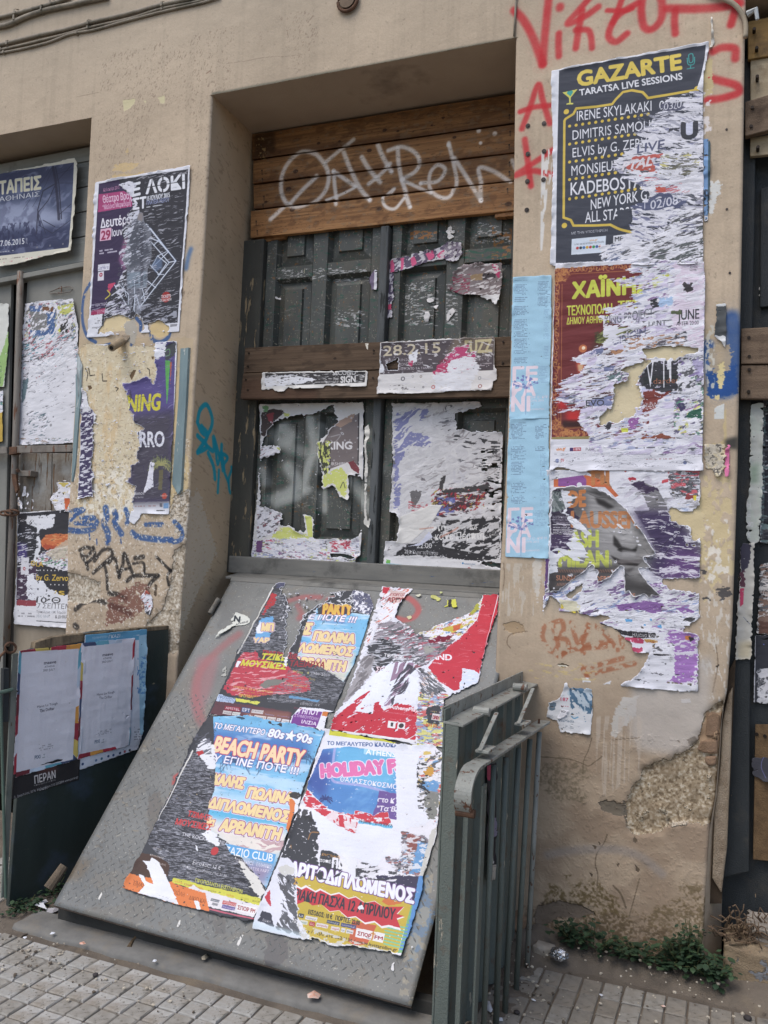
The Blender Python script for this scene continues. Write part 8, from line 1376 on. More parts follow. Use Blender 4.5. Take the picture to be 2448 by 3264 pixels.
c.fill([(990,1120),(1200,1140),(1280,1160),(1235,1170),(1200,1360),(1130,1310),(880,1305),(920,1200)],(216,218,228),3);c.fill([(1010,1140),(1185,1165),(1130,1310),(905,1270),(930,1190)],(112,56,138));c.fill([(1190,1160),(1240,1165),(1225,1205),(1180,1198)],(206,112,50));c.text('ΓΗΠΟΥ',(975,1178),(1150,1192),(990,1130),(222,214,230),.03);c.text('ΣΤΗΜΙΟΥΠΟΛΗ',(938,1205),(1145,1240),(943,1180),(214,204,224),.01);c.text('ΙΛΙΣΙΑ',(1000,1262),(1130,1285),(1006,1232),(224,216,232),.03);c.text('w.antiracistfestival.gr',(880,1292),(1120,1322),(882,1280),(120,110,130),.0);c.text('βάνω από',(935,1135),(1005,1142),(937,1120),(140,50,70),.01)
c.tear([(440,710),(470,720),(440,770),(415,770)],rough=3,amp=1.);c.tear([(845,740),(860,640),(880,690),(870,780)],rough=4,amp=1.2);c.tear([(1000,130),(1480,90),(1600,140),(1640,240),(1590,310),(1440,270),(1440,220),(1330,210),(1250,190),(1150,250),(1060,320),(1000,390),(960,330),(880,260),(850,200)],BKS,4,7,amp=1.5,sy=14);c.shred([(1450,90),(1600,130),(1640,230),(1600,310),(1450,260)],[(54,56,84),(54,56,84),(54,56,84)],1.4,14,14,0,seed=4);c.fill([(770,20),(860,22),(830,75),(780,70)],(70,72,100),5,amp=1.2);c.tear([(200,1180),(320,1215),(300,1300),(260,1310),(150,1250)],rough=4,amp=1.)
for P in([(880,280),(960,300),(1000,360),(980,440),(890,640),(860,700),(845,640),(870,560),(870,400)],[(860,150),(1100,100),(1300,120),(1290,150),(1150,230),(1000,330),(900,260),(880,200)],[(800,60),(1010,120),(850,150)]):c.hole(P,7,amp=1.4,sy=12)
c.wrinkle(.7,110,12,4);c.sheet('poster','upper left poster on the hatch, beach blue with red and black torn areas','poster',.003,curl=5)
c=hp([(595,70),(860,80),(780,150),(740,210),(700,330),(760,370),(820,400),(880,470),(1010,420),(1180,350),(1340,290),(1400,210),(1440,150),(1448,130),(1580,134),(1568,280),(1500,480),(1440,700),(1405,880),(1250,950),(1120,1010),(1110,1430),(860,1400),(150,1285),(180,1180),(290,980),(420,600),(520,280)],ZQ,82,(216,217,229),4,amp=1.1)
RS=(196,44,60);c.fill([(1450,130),(1580,134),(1568,280),(1500,480),(1440,700),(1415,800),(1260,930),(1200,950),(1060,860),(980,750),(1080,620),(1250,500),(1400,340)],RS,3,amp=.8);c.fill([(1572,134),(1580,134),(1440,700),(1405,880),(1398,870)],(222,208,222));c.text('DREAMLAND',(700,660),(1180,690),(702,610),(226,220,228),.05);c.text('-in time-',(960,705),(1104,725),(962,690),(226,214,222),.02,shear=.2);c.text('για όλη',(1040,880),(1130,896),(1044,866),(224,206,214),.01)
c.tear([(1270,755),(1330,765),(1370,770),(1415,805),(1400,880),(1250,945),(1245,880),(1265,860)],(206,216,238),8,3,amp=.8)
BK=[(600,470),(880,470),(1050,500),(1240,480),(1080,640),(980,740),(880,720),(700,640),(500,740),(420,640)];c.shred([(560,330),(900,420),(1300,420),(1060,660),(900,760),(450,700)],[BKS,(50,48,52),(150,40,60),BKS,(120,110,120)],1.5,26,8,20,seed=2)
c.fill([(460,560),(600,500),(760,590),(700,660),(560,800),(500,760)],BKS,6,amp=1.2);c.streak([(440,480),(900,480),(860,720),(440,760)],(196,198,208),.56,30,5,8,.9,.3,seed=3,o=4);c.text('ΤΕΛΙΟΣ',(600,655),(760,672),(606,630),(222,222,228),.03);c.text('ΣΟΥΛΑΚΗΣ',(535,790),(800,800),(540,745),(222,216,222),.03,(150,40,60),.03)
GR_=(150,146,150);c.fill([(430,660),(520,640),(500,800),(430,890),(300,1030),(240,1060),(330,880)],GR_,6,.6,amp=1.1);c.streak([(300,650),(520,650),(440,900),(260,1040)],(100,96,100),.56,40,16,60,.7,seed=5);c.shred([(420,400),(560,380),(420,640),(280,980),(230,1000),(330,760)],[(206,84,60),GR_,(90,86,92)],.8,22,9,60,seed=6)
c.fill([(640,720),(760,690),(850,700),(910,960),(880,1060),(800,1080),(620,1100),(520,1140),(340,1110),(260,1090),(420,900)],(222,226,240),7,.7,amp=1.1,ang=50);c.streak([(700,700),(860,710),(800,900),(640,1080),(600,1080)],(120,80,110),.47,60,8,62,.75,seed=7,o=4);c.streak([(780,700),(880,760),(720,1080),(600,1080)],(60,58,70),.52,50,7,62,.9,seed=8,o=4)
c.fill([(150,1285),(180,1180),(280,1100),(420,980),(490,940),(430,1030),(350,1110),(440,1100),(550,1035),(600,1120),(700,1060),(860,1080),(890,1140),(880,1300),(860,1370)],RS,4,.3,amp=1.2,ang=40,sx=26);c.tear([(350,1120),(420,1060),(400,1120),(520,1040),(510,1150),(600,1090),(520,1150)],(222,226,238),2,3,amp=1.)
c.fill([(700,985),(880,960),(860,1070),(690,1050)],(220,222,232),3);c.text('#AthensPlay',(620,1095),(895,1130),(628,1065),(228,214,222),.05);c.text('Μας 5 λόγους διαθέσιμο για iOS και Android',(590,1130),(890,1172),(592,1118),(214,130,146));c.fill([(640,1205),(705,1212),(698,1270),(632,1262)],(222,220,222));c.fill([(722,1215),(785,1222),(778,1278),(714,1270)],(222,220,222));c.disc(c.c([(749,1247)])[0],9,(54,52,54));c.fill([(662,1220),(684,1222),(678,1255),(660,1252)],(60,60,62));c.text('Παραγωγή',(655,1192),(705,1198),(657,1184),(226,150,160));c.text('Υποστήριξη',(732,1202),(788,1210),(734,1194),(226,150,160))
c.fill([(150,1285),(170,1280),(860,1370),(856,1395),(150,1300)],(220,220,226));c.shred([(900,960),(1150,980),(1115,1430),(890,1420),(880,1200)],[BKS,BKS,(150,146,152),(196,60,60),(110,140,190),(206,200,90)],1.3,22,8,5,seed=9);c.fill([(960,1100),(1080,1060),(1060,1240),(980,1230)],BKS,5,amp=1.2);c.fill([(1018,1140),(1078,1148),(1070,1205),(1006,1196)],(214,208,210));c.text('ΟΡΚΗ',(1016,1190),(1070,1196),(1020,1160),(150,50,60),.05);c.text('ΚΗ ΕΙ',(960,1250),(1050,1262),(964,1226),(206,100,50),.05);c.text('CAM',(930,910),(1000,925),(936,890),(206,190,190),.02)
c.shred([(890,750),(1010,780),(1140,960),(1000,1000),(920,960)],[BKS,(120,116,130),(180,140,120),BKS],1.3,26,6,-30,seed=10);c.shred([(580,80),(860,80),(720,230),(680,340),(560,380),(480,380)],[(206,92,70),(170,60,66),(150,146,150)],.8,20,9,50,seed=11);c.fill([(600,72),(660,74),(620,120),(590,115)],RS,3);c.fill([(655,95),(800,105),(730,200),(640,200),(660,140)],(206,178,174),3);c.text('ΓΙΩΡΓΟΣ',(660,138),(782,145),(664,115),(140,50,56),.02);c.text('ΑΡΓΥ',(628,190),(760,196),(636,152),(150,60,60),.04)
c.shred([(880,470),(1010,425),(1180,350),(1340,290),(1430,180),(1440,200),(1380,350),(1250,500),(1080,520)],[(196,180,60),(80,130,190),(50,50,52),(190,70,60),(206,190,80)],1.0,18,9,30,seed=12);c.fill([(1095,420),(1250,375),(1290,400),(1200,450),(1110,440)],(196,176,66),4);c.fill([(1190,395),(1260,380),(1240,430),(1195,440)],(200,90,56),3);c.fill([(1345,240),(1420,190),(1400,260),(1350,310)],(170,170,60),5,amp=1.2);c.fill([(960,540),(1040,490),(1180,480),(1150,520),(1020,540)],(120,30,50),5,amp=1.2)
c.fill([(930,580),(1000,565),(1050,600),(960,640)],(150,150,144),4,amp=1.)
c.streak([(980,600),(1570,150),(1440,700),(1260,940)],(222,110,124),.70,60,3,5,.6,.2,seed=13);c.wrinkle(.8,110,12,6);c.sheet('poster','upper right poster on the hatch, bright red with black and white tears','poster',.005,curl=6)
for k,(P,cc,lab)in enumerate((([(870,135),(905,122),(925,135),(900,150)],(206,204,180),'small cream scrap in the bare patch near the hatch top'),([(1000,140),(1040,130),(1090,160),(1070,185),(1035,160),(1005,165)],(200,200,110),'yellow green scrap beside the black and yellow one on the hatch'),([(1140,175),(1215,158),(1215,200),(1230,235),(1200,240),(1170,220),(1090,240),(1140,215)],(206,206,70),'black and yellow scrap high on the right of the hatch'),([(1075,112),(1105,108),(1110,122),(1085,125)],(190,196,130),'tiny green scrap right under the sill on the hatch'),([(790,315),(830,300),(845,318),(815,338)],(206,198,150),'cream scrap inside the red sprayed ring on the hatch'))):
 scr_(SL,ZQ,P,cc,lab,90+k,(lambda c:(c.fill([(1150,170),(1175,165),(1180,235),(1145,220)],(50,48,44),2),))if k==2 else None,3,4)
scr_(SL,ZA,[(372,350),(395,330),(415,290),(450,292),(505,310),(548,345),(545,375),(500,395),(420,405),(340,460),(225,525),(280,470),(350,410),(400,380)],(206,208,198),'white torn sticker with a black letter and a long tail on the bare hatch metal',96,lambda c:(c.text('N',(405,362),(455,372),(412,312),(44,50,56),.06),c.text('ATHENS',(420,400),(530,372),(420,385),(60,60,64),.03)),3,6)
scr_(SL,ZA,[(285,850),(310,780),(345,760),(350,790),(330,830),(350,855),(300,850)],(168,168,160),'faint grey sticker remains left of the red hatch poster',97,lambda c:c.addhole_streak([(270,740),(360,740),(360,870),(270,870)],.5,10,10,40),4,2)
# lower left: beach party
c=hp([(608,-39),(700,-200),(775,-312),(1111,-305),(1450,-245),(1765,-178),(1700,0),(1653,134),(1600,262),(1562,372),(1545,480),(1450,660),(1400,900),(1310,1060),(1215,1310),(1160,1430),(1080,1445),(1000,1410),(870,1395),(770,1360),(510,1300),(35,1160),(100,1040),(200,860),(330,580),(560,100)],ZC,83,BKS,3)
def q_(P):return[((600+x/2.765-380)*2.676,(1850+y/2.765-2400)*2.676)for x,y in P]
BP_=q_([(225,1320),(225,1200),(530,1220),(900,1280),(1205,1360),(1190,1420)])[1:];B2=q_([(225,1205),(540,1200),(890,1260),(1215,1345)])+[(1650,100),(1560,340),(1440,700),(1340,960),(1260,1160),(1100,960),(920,760),(740,660),(810,330),(830,60)]+q_([(240,1560)])
c.setclip(B2,2);c.fill(B2,SK);wn=(0,c.W,0,c.H);c.soft([(600,-220),(1640,-120),(1600,100),(830,60),(640,0)],(60,104,178),40,.9);c.put(wn,sst(c.nz(wn,160,34,0,4,3),.52,.7)*.7,(196,218,238));c.soft([(760,330),(1520,440),(1500,500),(760,400)],(206,222,236),26,.8);c.soft([(750,560),(1480,680),(1400,900),(1000,900),(740,660)],(226,216,206),26,.95);c.soft([(760,480),(1500,600),(1480,640),(760,540)],(72,170,214),14,.8);c.streak([(860,700),(1430,760),(1360,900),(940,860)],(176,130,140),.5,60,12,8,.7,seed=5)
c.soft([(1000,920),(1340,960),(1220,1160),(1080,1000)],(150,120,150),24,.8)
for x,y,r in((1000,90,150),(1290,110,120),(1560,60,130),(600,-60,120),(700,-180,130)):palm(c,x,y,r,(44,66,100),11,4,.7,.6)
c.setclip()
T2=lambda s_,a,b,d,*k,**kk:c.text(s_,q_([a])[0],q_([b])[0],q_([d])[0],*k,**kk)
T2('ΤΟ ΜΕΓΑΛΥΤΕΡΟ',(230,1308),(675,1372),(245,1262),(228,228,240),.04,(70,60,110),.05,shear=.1);T2('80s★90s',(705,1382),(1090,1446),(725,1310),(224,232,244),.05,(110,60,110),.05,shear=.1)
T2('BEACH PARTY',(225,1512),(1010,1648),(262,1378),(236,206,160),.05,(190,60,100),.045,shear=.08);T2('ΠΟΥ ΕΓΙΝΕ ΠΟΤΕ !!!',(90,1580),(945+30,1720),(105,1520),(226,228,240),.04,(80,60,130),.05,shear=.1)
for s_,a,b,d in(('ΓΚΑΛΗΣ',(760,262),(1065,310),(778,180)),('ΠΩΛΙΝΑ',(1092,385),(1470,440),(1112,302)),('ΜΑΡΙΤΟΔΙΠΛΩΜΕΝΟΣ',(400,400),(1450,598),(425,320)),('Μαρία',(640,600),(812,632),(658,535)),('ΑΡΒΑΝΙΤΗ',(860,662),(1372,752),(885,570))):c.text(s_,a,b,d,CRM,.06,PKO,.06,shear=.12)
c.fill([(900,775),(1345,872),(1320,955),(880,850)],(84,158,218));c.text('ΟΡΙΖΑΖΙΟ CLUB',(790,848),(1312,935),(803,785),(228,232,240),.02);c.text('ΚΩΣΤΕΒΑΝΟΣ · ΕΛΛΗΝΙΚΟ',(985,935),(1300,995),(992,905),(232,226,236),.015);c.text('ΜΑΣΤΑ ΧΑΡΤ',(1095,1000),(1280,1030),(1102,975),(226,216,230),.01)
# black sheet over its lower left
BL=[(620,-10),(700,30),(740,80),(830,70),(815,330),(770,430),(740,690),(820,700),(900,760),(960,870),(1030,960),(1090,1080),(1125,1200),(880,1160),(480,1080),(440,1100),(400,960),(250,770),(330,580),(560,100)]
c.fill(BL,BKS,3,.4,amp=.9);c.streak(BL,(126,128,140),.52,15,1.9,5,.8,.4,seed=7,o=4);c.streak(BL,(38,38,44),.58,30,3,5,.8,seed=8,o=4);c.streak(BL,(180,182,194),.64,22,2.4,5,.7,.4,seed=9,o=4)
c.text('ΤΖΙΜΗΣ',(592,545),(775,585),(602,500),(196,60,64),.05,shear=.1);c.text('ΜΟΥΣΙΚΕΣ',(484,615),(790,668),(496,565),(196,60,64),.05,shear=.1);c.text('THE ROCKS ΧΡΟΝΙΑ',(540,712),(930,800),(548,680),(212,212,220),.0);c.disc(c.c([(820,845)])[0],14,(190,56,60));c.text('www.facebook.gr   τηλ. 210 8224134',(640,850),(950,925),(645,838),(170,170,180));c.text('Ηπείρου 48 & Αχαρνών',(675,885),(880,938),(680,872),(170,170,180));c.text('Είσοδος: 12 €',(632,955),(872,1005),(640,922),(212,212,218),.0,shear=.1);c.text('Οι πόρτες ανοίγουν στις 21.30',(548,980),(920,1068),(553,958),(206,206,212),.0)
c.text('ΠΡΟΠΩΛΗΣΗ ΕΙΣΙΤΗΡΙΩΝ',(655,1105),(1055,1205),(662,1075),(206,206,80),.02);c.fill([(468,1072),(1215,1245),(1205,1310),(455,1115)],(206,204,70),2)
for x,y,s_,cc in((478,1108,'viva',(214,120,60)),(560,1132,'Cinefil',(170,50,80)),(655,1158,'Public',(196,90,60)),(765,1185,'e-ticket',(110,100,60)),(920,1222,'ticket',(200,120,50)),(1040,1250,'SEVEN',(170,160,60)),(1140,1275,'AVOPI',(110,90,50))):c.text(s_,(x,y),(x+68,y+14),(x+3,y-18),cc,.03)
c.fill([(560,1180),(640,1130),(700,1170),(1210,1312),(1165,1410),(735,1310),(560,1210)],(216,212,216),2);c.fill([(745,1325),(1165,1420),(1160,1432),(740,1338)],(190,90,110),0)
for x,y,w_,h_,cc,s_,tc_ in((790,1245,72,22,(96,100,110),'Rockwell',(220,220,226)),(890,1262,115,30,(190,80,80),'AFTERNOIZ',(226,220,224)),(885,1298,110,30,(104,92,150),'fmrecords',(216,214,230)),(800,1280,50,22,(150,150,156),'mix',(90,90,96)),(1012,1290,160,62,(226,224,226),'ΣΠΟΡ FM',(150,50,50))):c.fill([(x+4,y),(x+w_+4,y+w_*.22),(x+w_-6,y+h_+w_*.22),(x-6,y+h_)],cc);c.text(s_,(x+4,y+h_*.78),(x+w_-6,y+h_*.78+w_*.22),(x+8,y+h_*.25),tc_,.03)
OG=(222,118,62);c.fill([(200,860),(330,880),(440,960),(420,1060),(290,1075),(100,1036)],(74,56,50),2);c.text('ύψους',(300,820),(368,838),(304,805),(200,190,186));c.text('κοινωνικές',(270,880),(385,912),(275,862),(206,196,190),.0);c.text('νόμους',(330,950),(405,972),(334,932),(190,180,176));c.fill([(100,1036),(290,1075),(440,1100),(560,1150),(740,1200),(780,1360),(510,1300),(35,1160)],OG,3,amp=1.);c.text('ΕΙΜΑΣΤΕ',(128,1132),(260,1165),(136,1098),(150,78,46),.02);c.text('ΣΧΟΛΗ',(460,1205),(560,1235),(468,1170),(160,84,50),.02);c.text('ΔΙΚΙΟ ΚΑΙ',(600,1255),(740,1290),(608,1222),(150,78,46),.02)
c.tear([(205,925),(270,930),(285,895),(340,930),(380,1000),(410,1060),(440,1130),(480,1220),(515,1300),(165,1200),(225,1140),(170,1040),(220,1050),(235,1100),(300,1130),(270,1040),(240,960)],rough=3,amp=.8,h=.6);c.small((335,1200),(440,1235),(333,1222),2,(190,190,196));c.tear([(645,1270),(680,1270),(705,1330),(700,1345),(670,1340)],rough=3,amp=.9,h=.5)
c.tear([(660,0),(740,90),(760,140),(820,150),(832,60),(820,-60),(740,-120),(680,-60)],rough=4,amp=1.,h=.5);c.streak([(650,-150),(770,-180),(800,20),(660,20)],(90,92,104),.5,22,5,40,.9,seed=9);c.fill([(668,0),(720,-20),(730,10),(690,30)],(186,50,56),3);c.tear([(710,690),(780,660),(830,700),(870,790),(830,800),(760,750)],rough=4,amp=1.1,h=.5);c.tear([(655,790),(675,800),(680,845),(665,840)],rough=2,amp=.9)
c.fill([(1000,900),(1120,1000),(1200,1080),(1250,1200),(1210,1250),(1150,1180),(1080,1040)],(214,212,206),5,.5,amp=1.);c.fill([(1455,400),(1500,400),(1510,480),(1450,680),(1430,660),(1460,500)],OG,3,.5,amp=.9);c.tear([(1450,370),(1560,370),(1540,430),(1530,500),(1500,540),(1505,420)],rough=3,amp=1.,h=.5)
c.fill([(1455,360),(1490,340),(1540,350),(1560,375),(1520,400),(1480,395),(1460,380)],(62,60,60),3,.8,amp=1.);c.fill([(345,580),(335,590),(632,-20),(640,-10)],(216,214,208));c.spray([(385,520),(450,590),(520,670),(650,790)],2,(120,122,130),.7,.3);c.wrinkle(.6,110,12,6)
c.sheet('poster','lower left poster on the hatch, beach scene under big cream lettering, black sheet over it','poster',.006,curl=5,wave=.5)
# lower right
c=hp([(560+40,-80),(620,-190),(1130,-100),(1240,-80),(1250,-60),(1560,-60),(1640,10),(1620,400),(1590,700),(1480,1060),(1470,1180),(1300,1600+120),(1290,1745),(1190,1705),(1000,1680),(600,1640),(520,1610),(14,1505),(110,1250),(260,900),(330,740),(400,520),(480,330)],ZE,84,LAV,3)
c.small((590,-160),(600,-160),(590,-150),1,LAV)
def q2(P):return[((1000+x/2.676-800)*2.676,(1850+y/2.676-2400)*2.676)for x,y in P]
c.fill(q2([(150,1290),(850,1400),(1020,1400),(870,1430),(800,1420),(135,1330)]),(208,206,60));T3=lambda s_,a,b,d,*k,**kk:c.text(s_,q2([a])[0],q2([b])[0],q2([d])[0],*k,**kk)
c.fill(q2([(135,1330),(800,1415),(800,1460),(100,1450)]),(220,222,234));T3('ΤΟ ΜΕΓΑΛΥΤΕΡΟ ΚΑΛΟΚΑΙΡΙΝΟ',(120,1412),(850,1440),(122,1382),(66,92,150),.04)
HB_=q2([(85,1450),(300,1425),(690,1480)])+[(1245,70),(1250,580),(1100,560),(920,540),(840,545),(650,480),(480,310)]
c.setclip(HB_,3);c.fill(HB_,(74,130,200));c.soft([(700,-60),(1250,-40),(1250,280),(1100,300),(720,250)],(96,176,222),20,.9);c.soft([(480,0),(720,0),(640,400),(480,320)],(60,84,160),22,.9);wn=(0,c.W,0,c.H);c.put(wn,sst(c.nz(wn,90,60,40,4,3),.5,.7)*.35,(130,190,232))
c.spray([(720,-30),(705,100),(700,240),(800,270),(960,290),(1150,345),(1250,400)],9,(160,160,216),.9,.3);c.fill([(975,-30),(1240,0),(1240,50),(965,15)],(150,206,232),2)
c.text('ATHENS',(985,20),(1235,45),(990,-25),(232,238,244),.05,(90,170,216),.05)
c.text('HOLIDAY FUN',(610,215),(1420,165),(603,105),(220,104,166),.09,(228,220,236),.05);c.text('ΘΑΛΑΣΣΟΚΟΣΜΟΣ',(765,250),(1290,325),(772,212),(220,226,238),.03,(90,100,170),.03)
c.fill([(1100,330),(1260,360),(1260,590),(1030,560),(1080,450)],(104,80,150),3);c.text('στο Κ',(1085,425),(1230,440),(1090,385),(226,222,236),.04,shear=.1);c.text('"Τα Β',(1080,500),(1235,510),(1085,460),(226,222,236),.04,shear=.1);c.text('από',(1065,590),(1160,598),(1068,560),(226,222,236),.04)
palm(c,640,410,60,(50,56,110),9,3);c.setclip()
# white sheet left by a torn one
c.fill([(1235,-70),(1560,-50),(1470,50),(1430,240),(1450,400),(1540,600),(1400,640),(1290,680),(1300,870),(1140,900),(1060,1000),(1000,960),(900,900),(920,1000),(940,1080),(860,1010),(780,870),(610,820),(590,700),(530,560),(500,480),(640,520),(760,640),(900,700),(930,600),(1240,640),(1250,570),(1240,200)],(221,225,238),6,.5,amp=1.1)
c.tear([(480,320),(560,400),(650,470),(760,520),(860,540),(900,500),(1050,540),(1170,500),(1200,600),(1170,640),(920,590),(900,700),(800,660),(700,600),(600,530),(450,440)],(204,56,70),5,4,amp=1.2,h=.4);c.streak([(640,480),(910,560),(900,700),(640,570)],(224,220,226),.5,12,24,30,.9,.4,seed=4);c.fill([(925,590),(1215,630),(1210,655),(920,610)],(96,180,224),3);c.text('N-Jump   2-15 ΙΟΥΛ',(930,598),(1215,645),(932,575),(50,60,80),.03,a=.8)
# right strip
c.shred([(1440,0),(1640,0),(1620,400),(1600,620),(1530,580),(1450,440),(1430,240)],[(70,130,190),(120,120,116),(206,170,60),(200,70,60),(110,110,108),(60,60,64)],.9,22,12,20,seed=5);c.fill([(1470,240),(1610,260),(1600,340),(1460,330)],(96,150,206),6,amp=1.2);c.fill([(1490,340),(1610,360),(1590,560),(1540,580),(1480,450)],(124,126,122),6,amp=1.1);c.fill([(1480,160),(1560,120),(1550,200),(1490,210)],(206,150,60),5,amp=1.2)
c.streak([(1420,80),(1500,80),(1560,580),(1430,480),(1420,300)],(52,52,56),.56,12,7,0,.95,seed=6,o=4);c.shred([(1290,660),(1530,740),(1470,1060),(1250,1030),(1130,900),(1290,900)],[(52,52,58),(96,150,206),(140,70,66),(52,52,58),(110,100,110)],1.4,22,9,10,seed=7);c.fill([(1340,700),(1450,720),(1420,860),(1340,840)],(142,84,80),6,amp=1.2);c.fill([(1430,760),(1520,780),(1460,1040),(1370,1030),(1400,880)],(96,150,206),6,amp=1.1);c.streak([(1300,660),(1530,700),(1470,1050),(1250,1030)],(220,222,232),.58,20,7,15,.9,.4,seed=8,o=4)
c.fill([(1540,680),(1600,640),(1480,1060),(1440,1060)],(196,196,192),3)
# black night part
KB_=[(400,560),(500,540),(540,580),(590,700),(560,760),(590,820),(560,880),(590,960),(600,1060),(640,1090),(370,1100),(400,1000),(340,960),(250,930),(330,760)]
c.fill(KB_,BKS,4,.3,amp=1.);c.fill([(610,830),(740,870),(800,1000),(700,1060),(640,1090),(600,1050),(590,920)],BKS,3,.4,amp=.9);c.streak([(395,480),(520,500),(540,600),(400,580)],(52,52,56),.42,10,12,30,.9,seed=9);c.spray([(495,745),(520,690),(580,690)],4,(196,130,70),.7,.5);c.text('Λ',(336,820),(354,826),(340,790),(206,140,60));c.text('ριστικά',(612,880),(765,912),(616,855),(206,140,60),.02);c.text('τοπέδα στ',(595,935),(800,972),(600,905),(222,222,226),.03)
# yellow bottom
YB=[(378,1060),(600,1060),(920,1090),(1200,1160),(1400,1250),(1360,1380),(1290,1600),(1262,1720),(500,1600),(400,1400)]
c.fill(YB,(196,170,62),2);c.fill([(1060,1050),(1480,1060),(1430,1270),(1300,1260),(1100,1100)],(62,60,84),3);c.fill([(1380,1280),(1430,1270),(1300,1720),(1262,1722)],(120,176,120),0);c.fill([(1440,1060),(1500,1060),(1350,1720),(1300,1720)],(84,140,206),3)
for k in range(7):c.fill([(1150-k*2,1460+k*28),(1330-k*9,1494+k*28),(1327-k*9,1506+k*28),(1148-k*2,1472+k*28)],(120,190,150))
for k in range(8):c.fill([(1335-k*9,1465+k*30),(1370-k*9,1470+k*30),(1368-k*9,1485+k*30),(1333-k*9,1480+k*30)],(90,140,206))
c.fill([(870,1440),(1080,1480),(1000,1640),(900,1660),(840,1620)],(198,78,64),0,a=.85);c.fill([(1150,1240),(1300,1290),(1180,1310),(1120,1280)],(206,110,60),3)
ZG=[(392,1150),(440,1175),(480,1155),(560,1200),(600,1180),(690,1225),(760,1210),(840,1255),(900,1240),(980,1290),(1060,1275),(1130,1320),(1310,1320),(1250,1380),(1312,1400),(1250,1420),(1282,1502),(1180,1475),(1120,1485),(1060,1440),(980,1455),(900,1400),(830,1410),(760,1350),(680,1360),(610,1300),(530,1310),(480,1270),(400,1300)]
ce=np.mean(np.array(ZG),0);c.fill([tuple(ce+(np.array(p)-ce)*np.array([1.01,1.12]))for p in ZG],(226,222,226));c.fill(ZG,(198,56,66));c.text('ΚΥΡΙΑΚΗ ΠΑΣΧΑ 12 ΑΠΡΙΛΙΟΥ',(290,1235),(1232,1432),(305,1150),(52,56,66),.03,shear=.1);c.tear([(915,1320),(960,1305),(970,1335),(930,1345)],rough=3,amp=1.)
c.text('ΜΑΡΙΤΟΔΙΠΛΩΜΕΝΟΣ',(250,1020),(1390,1290),(270,915),(228,230,242),.07,(104,66,130),.05);c.text('ΠΩΛΙΝΑ',(700,985),(990,1035),(706,905),(224,224,234),.06);c.fill([(560,1050),(600,1000),(620,1080),(680,1090),(800,1000),(760,1060),(640,1095),(590,1090)],BKS,3,.4)
c.tear([(780,870),(900,900),(930,1075),(880,1070),(810,980)],rough=4,amp=1.1,h=.5);c.streak([(900,930),(1250,1000),(1250,1110),(900,1080)],BKS,.5,26,7,10,.95,seed=11,o=4);c.streak([(900,930),(1250,1000),(1250,1110),(900,1080)],(222,222,232),.55,26,9,14,.95,.4,seed=12,o=4)
c.text('ΕΙΣΟΔΟΣ: 10 €   ΠΟΡΤΕΣ: 22.00',(496,1382),(932,1478),(502,1345),(60,58,56),.04)
for x,y,w_,h_,cc,s_,tc_ in((472,1395,100,30,(212,210,210),'rocking.gr',(120,110,110)),(655,1430,108,30,(70,78,96),'Rockwell.gr',(206,206,210)),(775,1455,128,32,(74,78,120),'fmrecords.gr',(206,206,214)),(505,1445,48,36,(176,60,60),'Ως',(226,220,220)),(565,1455,100,32,(212,208,208),'avopolis',(170,60,60)),(690,1485,72,32,(212,208,208),'mixgrill',(170,60,60)),(775,1500,36,34,(212,210,210),'En',(60,70,90)),(820,1510,60,34,(206,206,206),'free',(90,90,100)),(425,1430,66,34,(206,206,190),'best',(70,120,110)),(412,1375,46,34,(70,74,84),'D',(220,220,220))):
 c.fill([(x+4,y),(x+w_+4,y+w_*.19),(x+w_-4,y+h_+w_*.19),(x-4,y+h_)],cc);c.text(s_,(x+6,y+h_*.75+1),(x+w_-8,y+h_*.75+w_*.19-1),(x+8,y+h_*.28),tc_,.03)
c.fill([(908,1500),(1150,1550),(1130,1630),(895,1575)],(224,222,224));c.text('ΣΠΟΡ',(915,1560),(1028,1585),(920,1530),(150,44,50),.04);c.text('FM',(1060,1592),(1128,1606),(1064,1562),(150,44,50),.04);c.text('94.6',(990,1590),(1026,1598),(992,1578),(60,50,50),.03);c.spray([(1048,1540),(1044,1580),(1036,1600)],5,(196,120,50),.9);c.spray([(1030,1548),(1065,1555)],3,(196,120,50),.9)
c.text('y / Τηλ: 210 8224134 / www.kyttarolive.gr',(490,1540),(1255,1705),(494,1512),(84,76,60),.03)
LW=[(260,900),(330,900),(380,970),(400,1130),(405,1400),(520,1610),(14,1505),(110,1250),(200,1040)]
c.fill(LW,(216,218,230),3,.4);c.fill([(240,985),(300,960),(380,990),(375,1040),(300,1060),(250,1040)],(200,200,196),3);c.shred([(230,1040),(400,1040),(400,1480),(520,1600),(220,1500),(280,1300)],[BKS,BKS,(50,50,54)],1.5,40,14,-30,seed=14,base=(218,220,232));c.fill([(125,1245),(170,1170),(178,1320)],(196,56,70),2);c.fill([(105,1355),(175,1370),(200,1490),(70,1440)],(62,64,76),2);c.text('ΕΙΔΙΚΗ',(108,1440),(172,1458),(112,1422),(200,200,206),.02);c.text('ΛΕΥ',(360,1450),(410,1465),(365,1420),(210,210,214),.03);c.soft([(30,1440),(500,1560),(520,1600),(14,1500)],(190,214,226),8,.6);c.text('Σ',(372,1128),(400,1132),(378,1075),(206,150,60),.02)
c.streak([(400,1450),(900,1620),(1260,1720),(500,1640),(420,1560)],(200,200,196),.5,16,8,10,.9,.4,seed=15,o=4)
for P in([(500,1570),(560,1590),(680,1650),(600,1660),(520,1640)],[(860,1650),(1000,1690),(1100,1690),(1200,1720),(1000,1720),(880,1690)]):c.hole(P,5,amp=1.3)
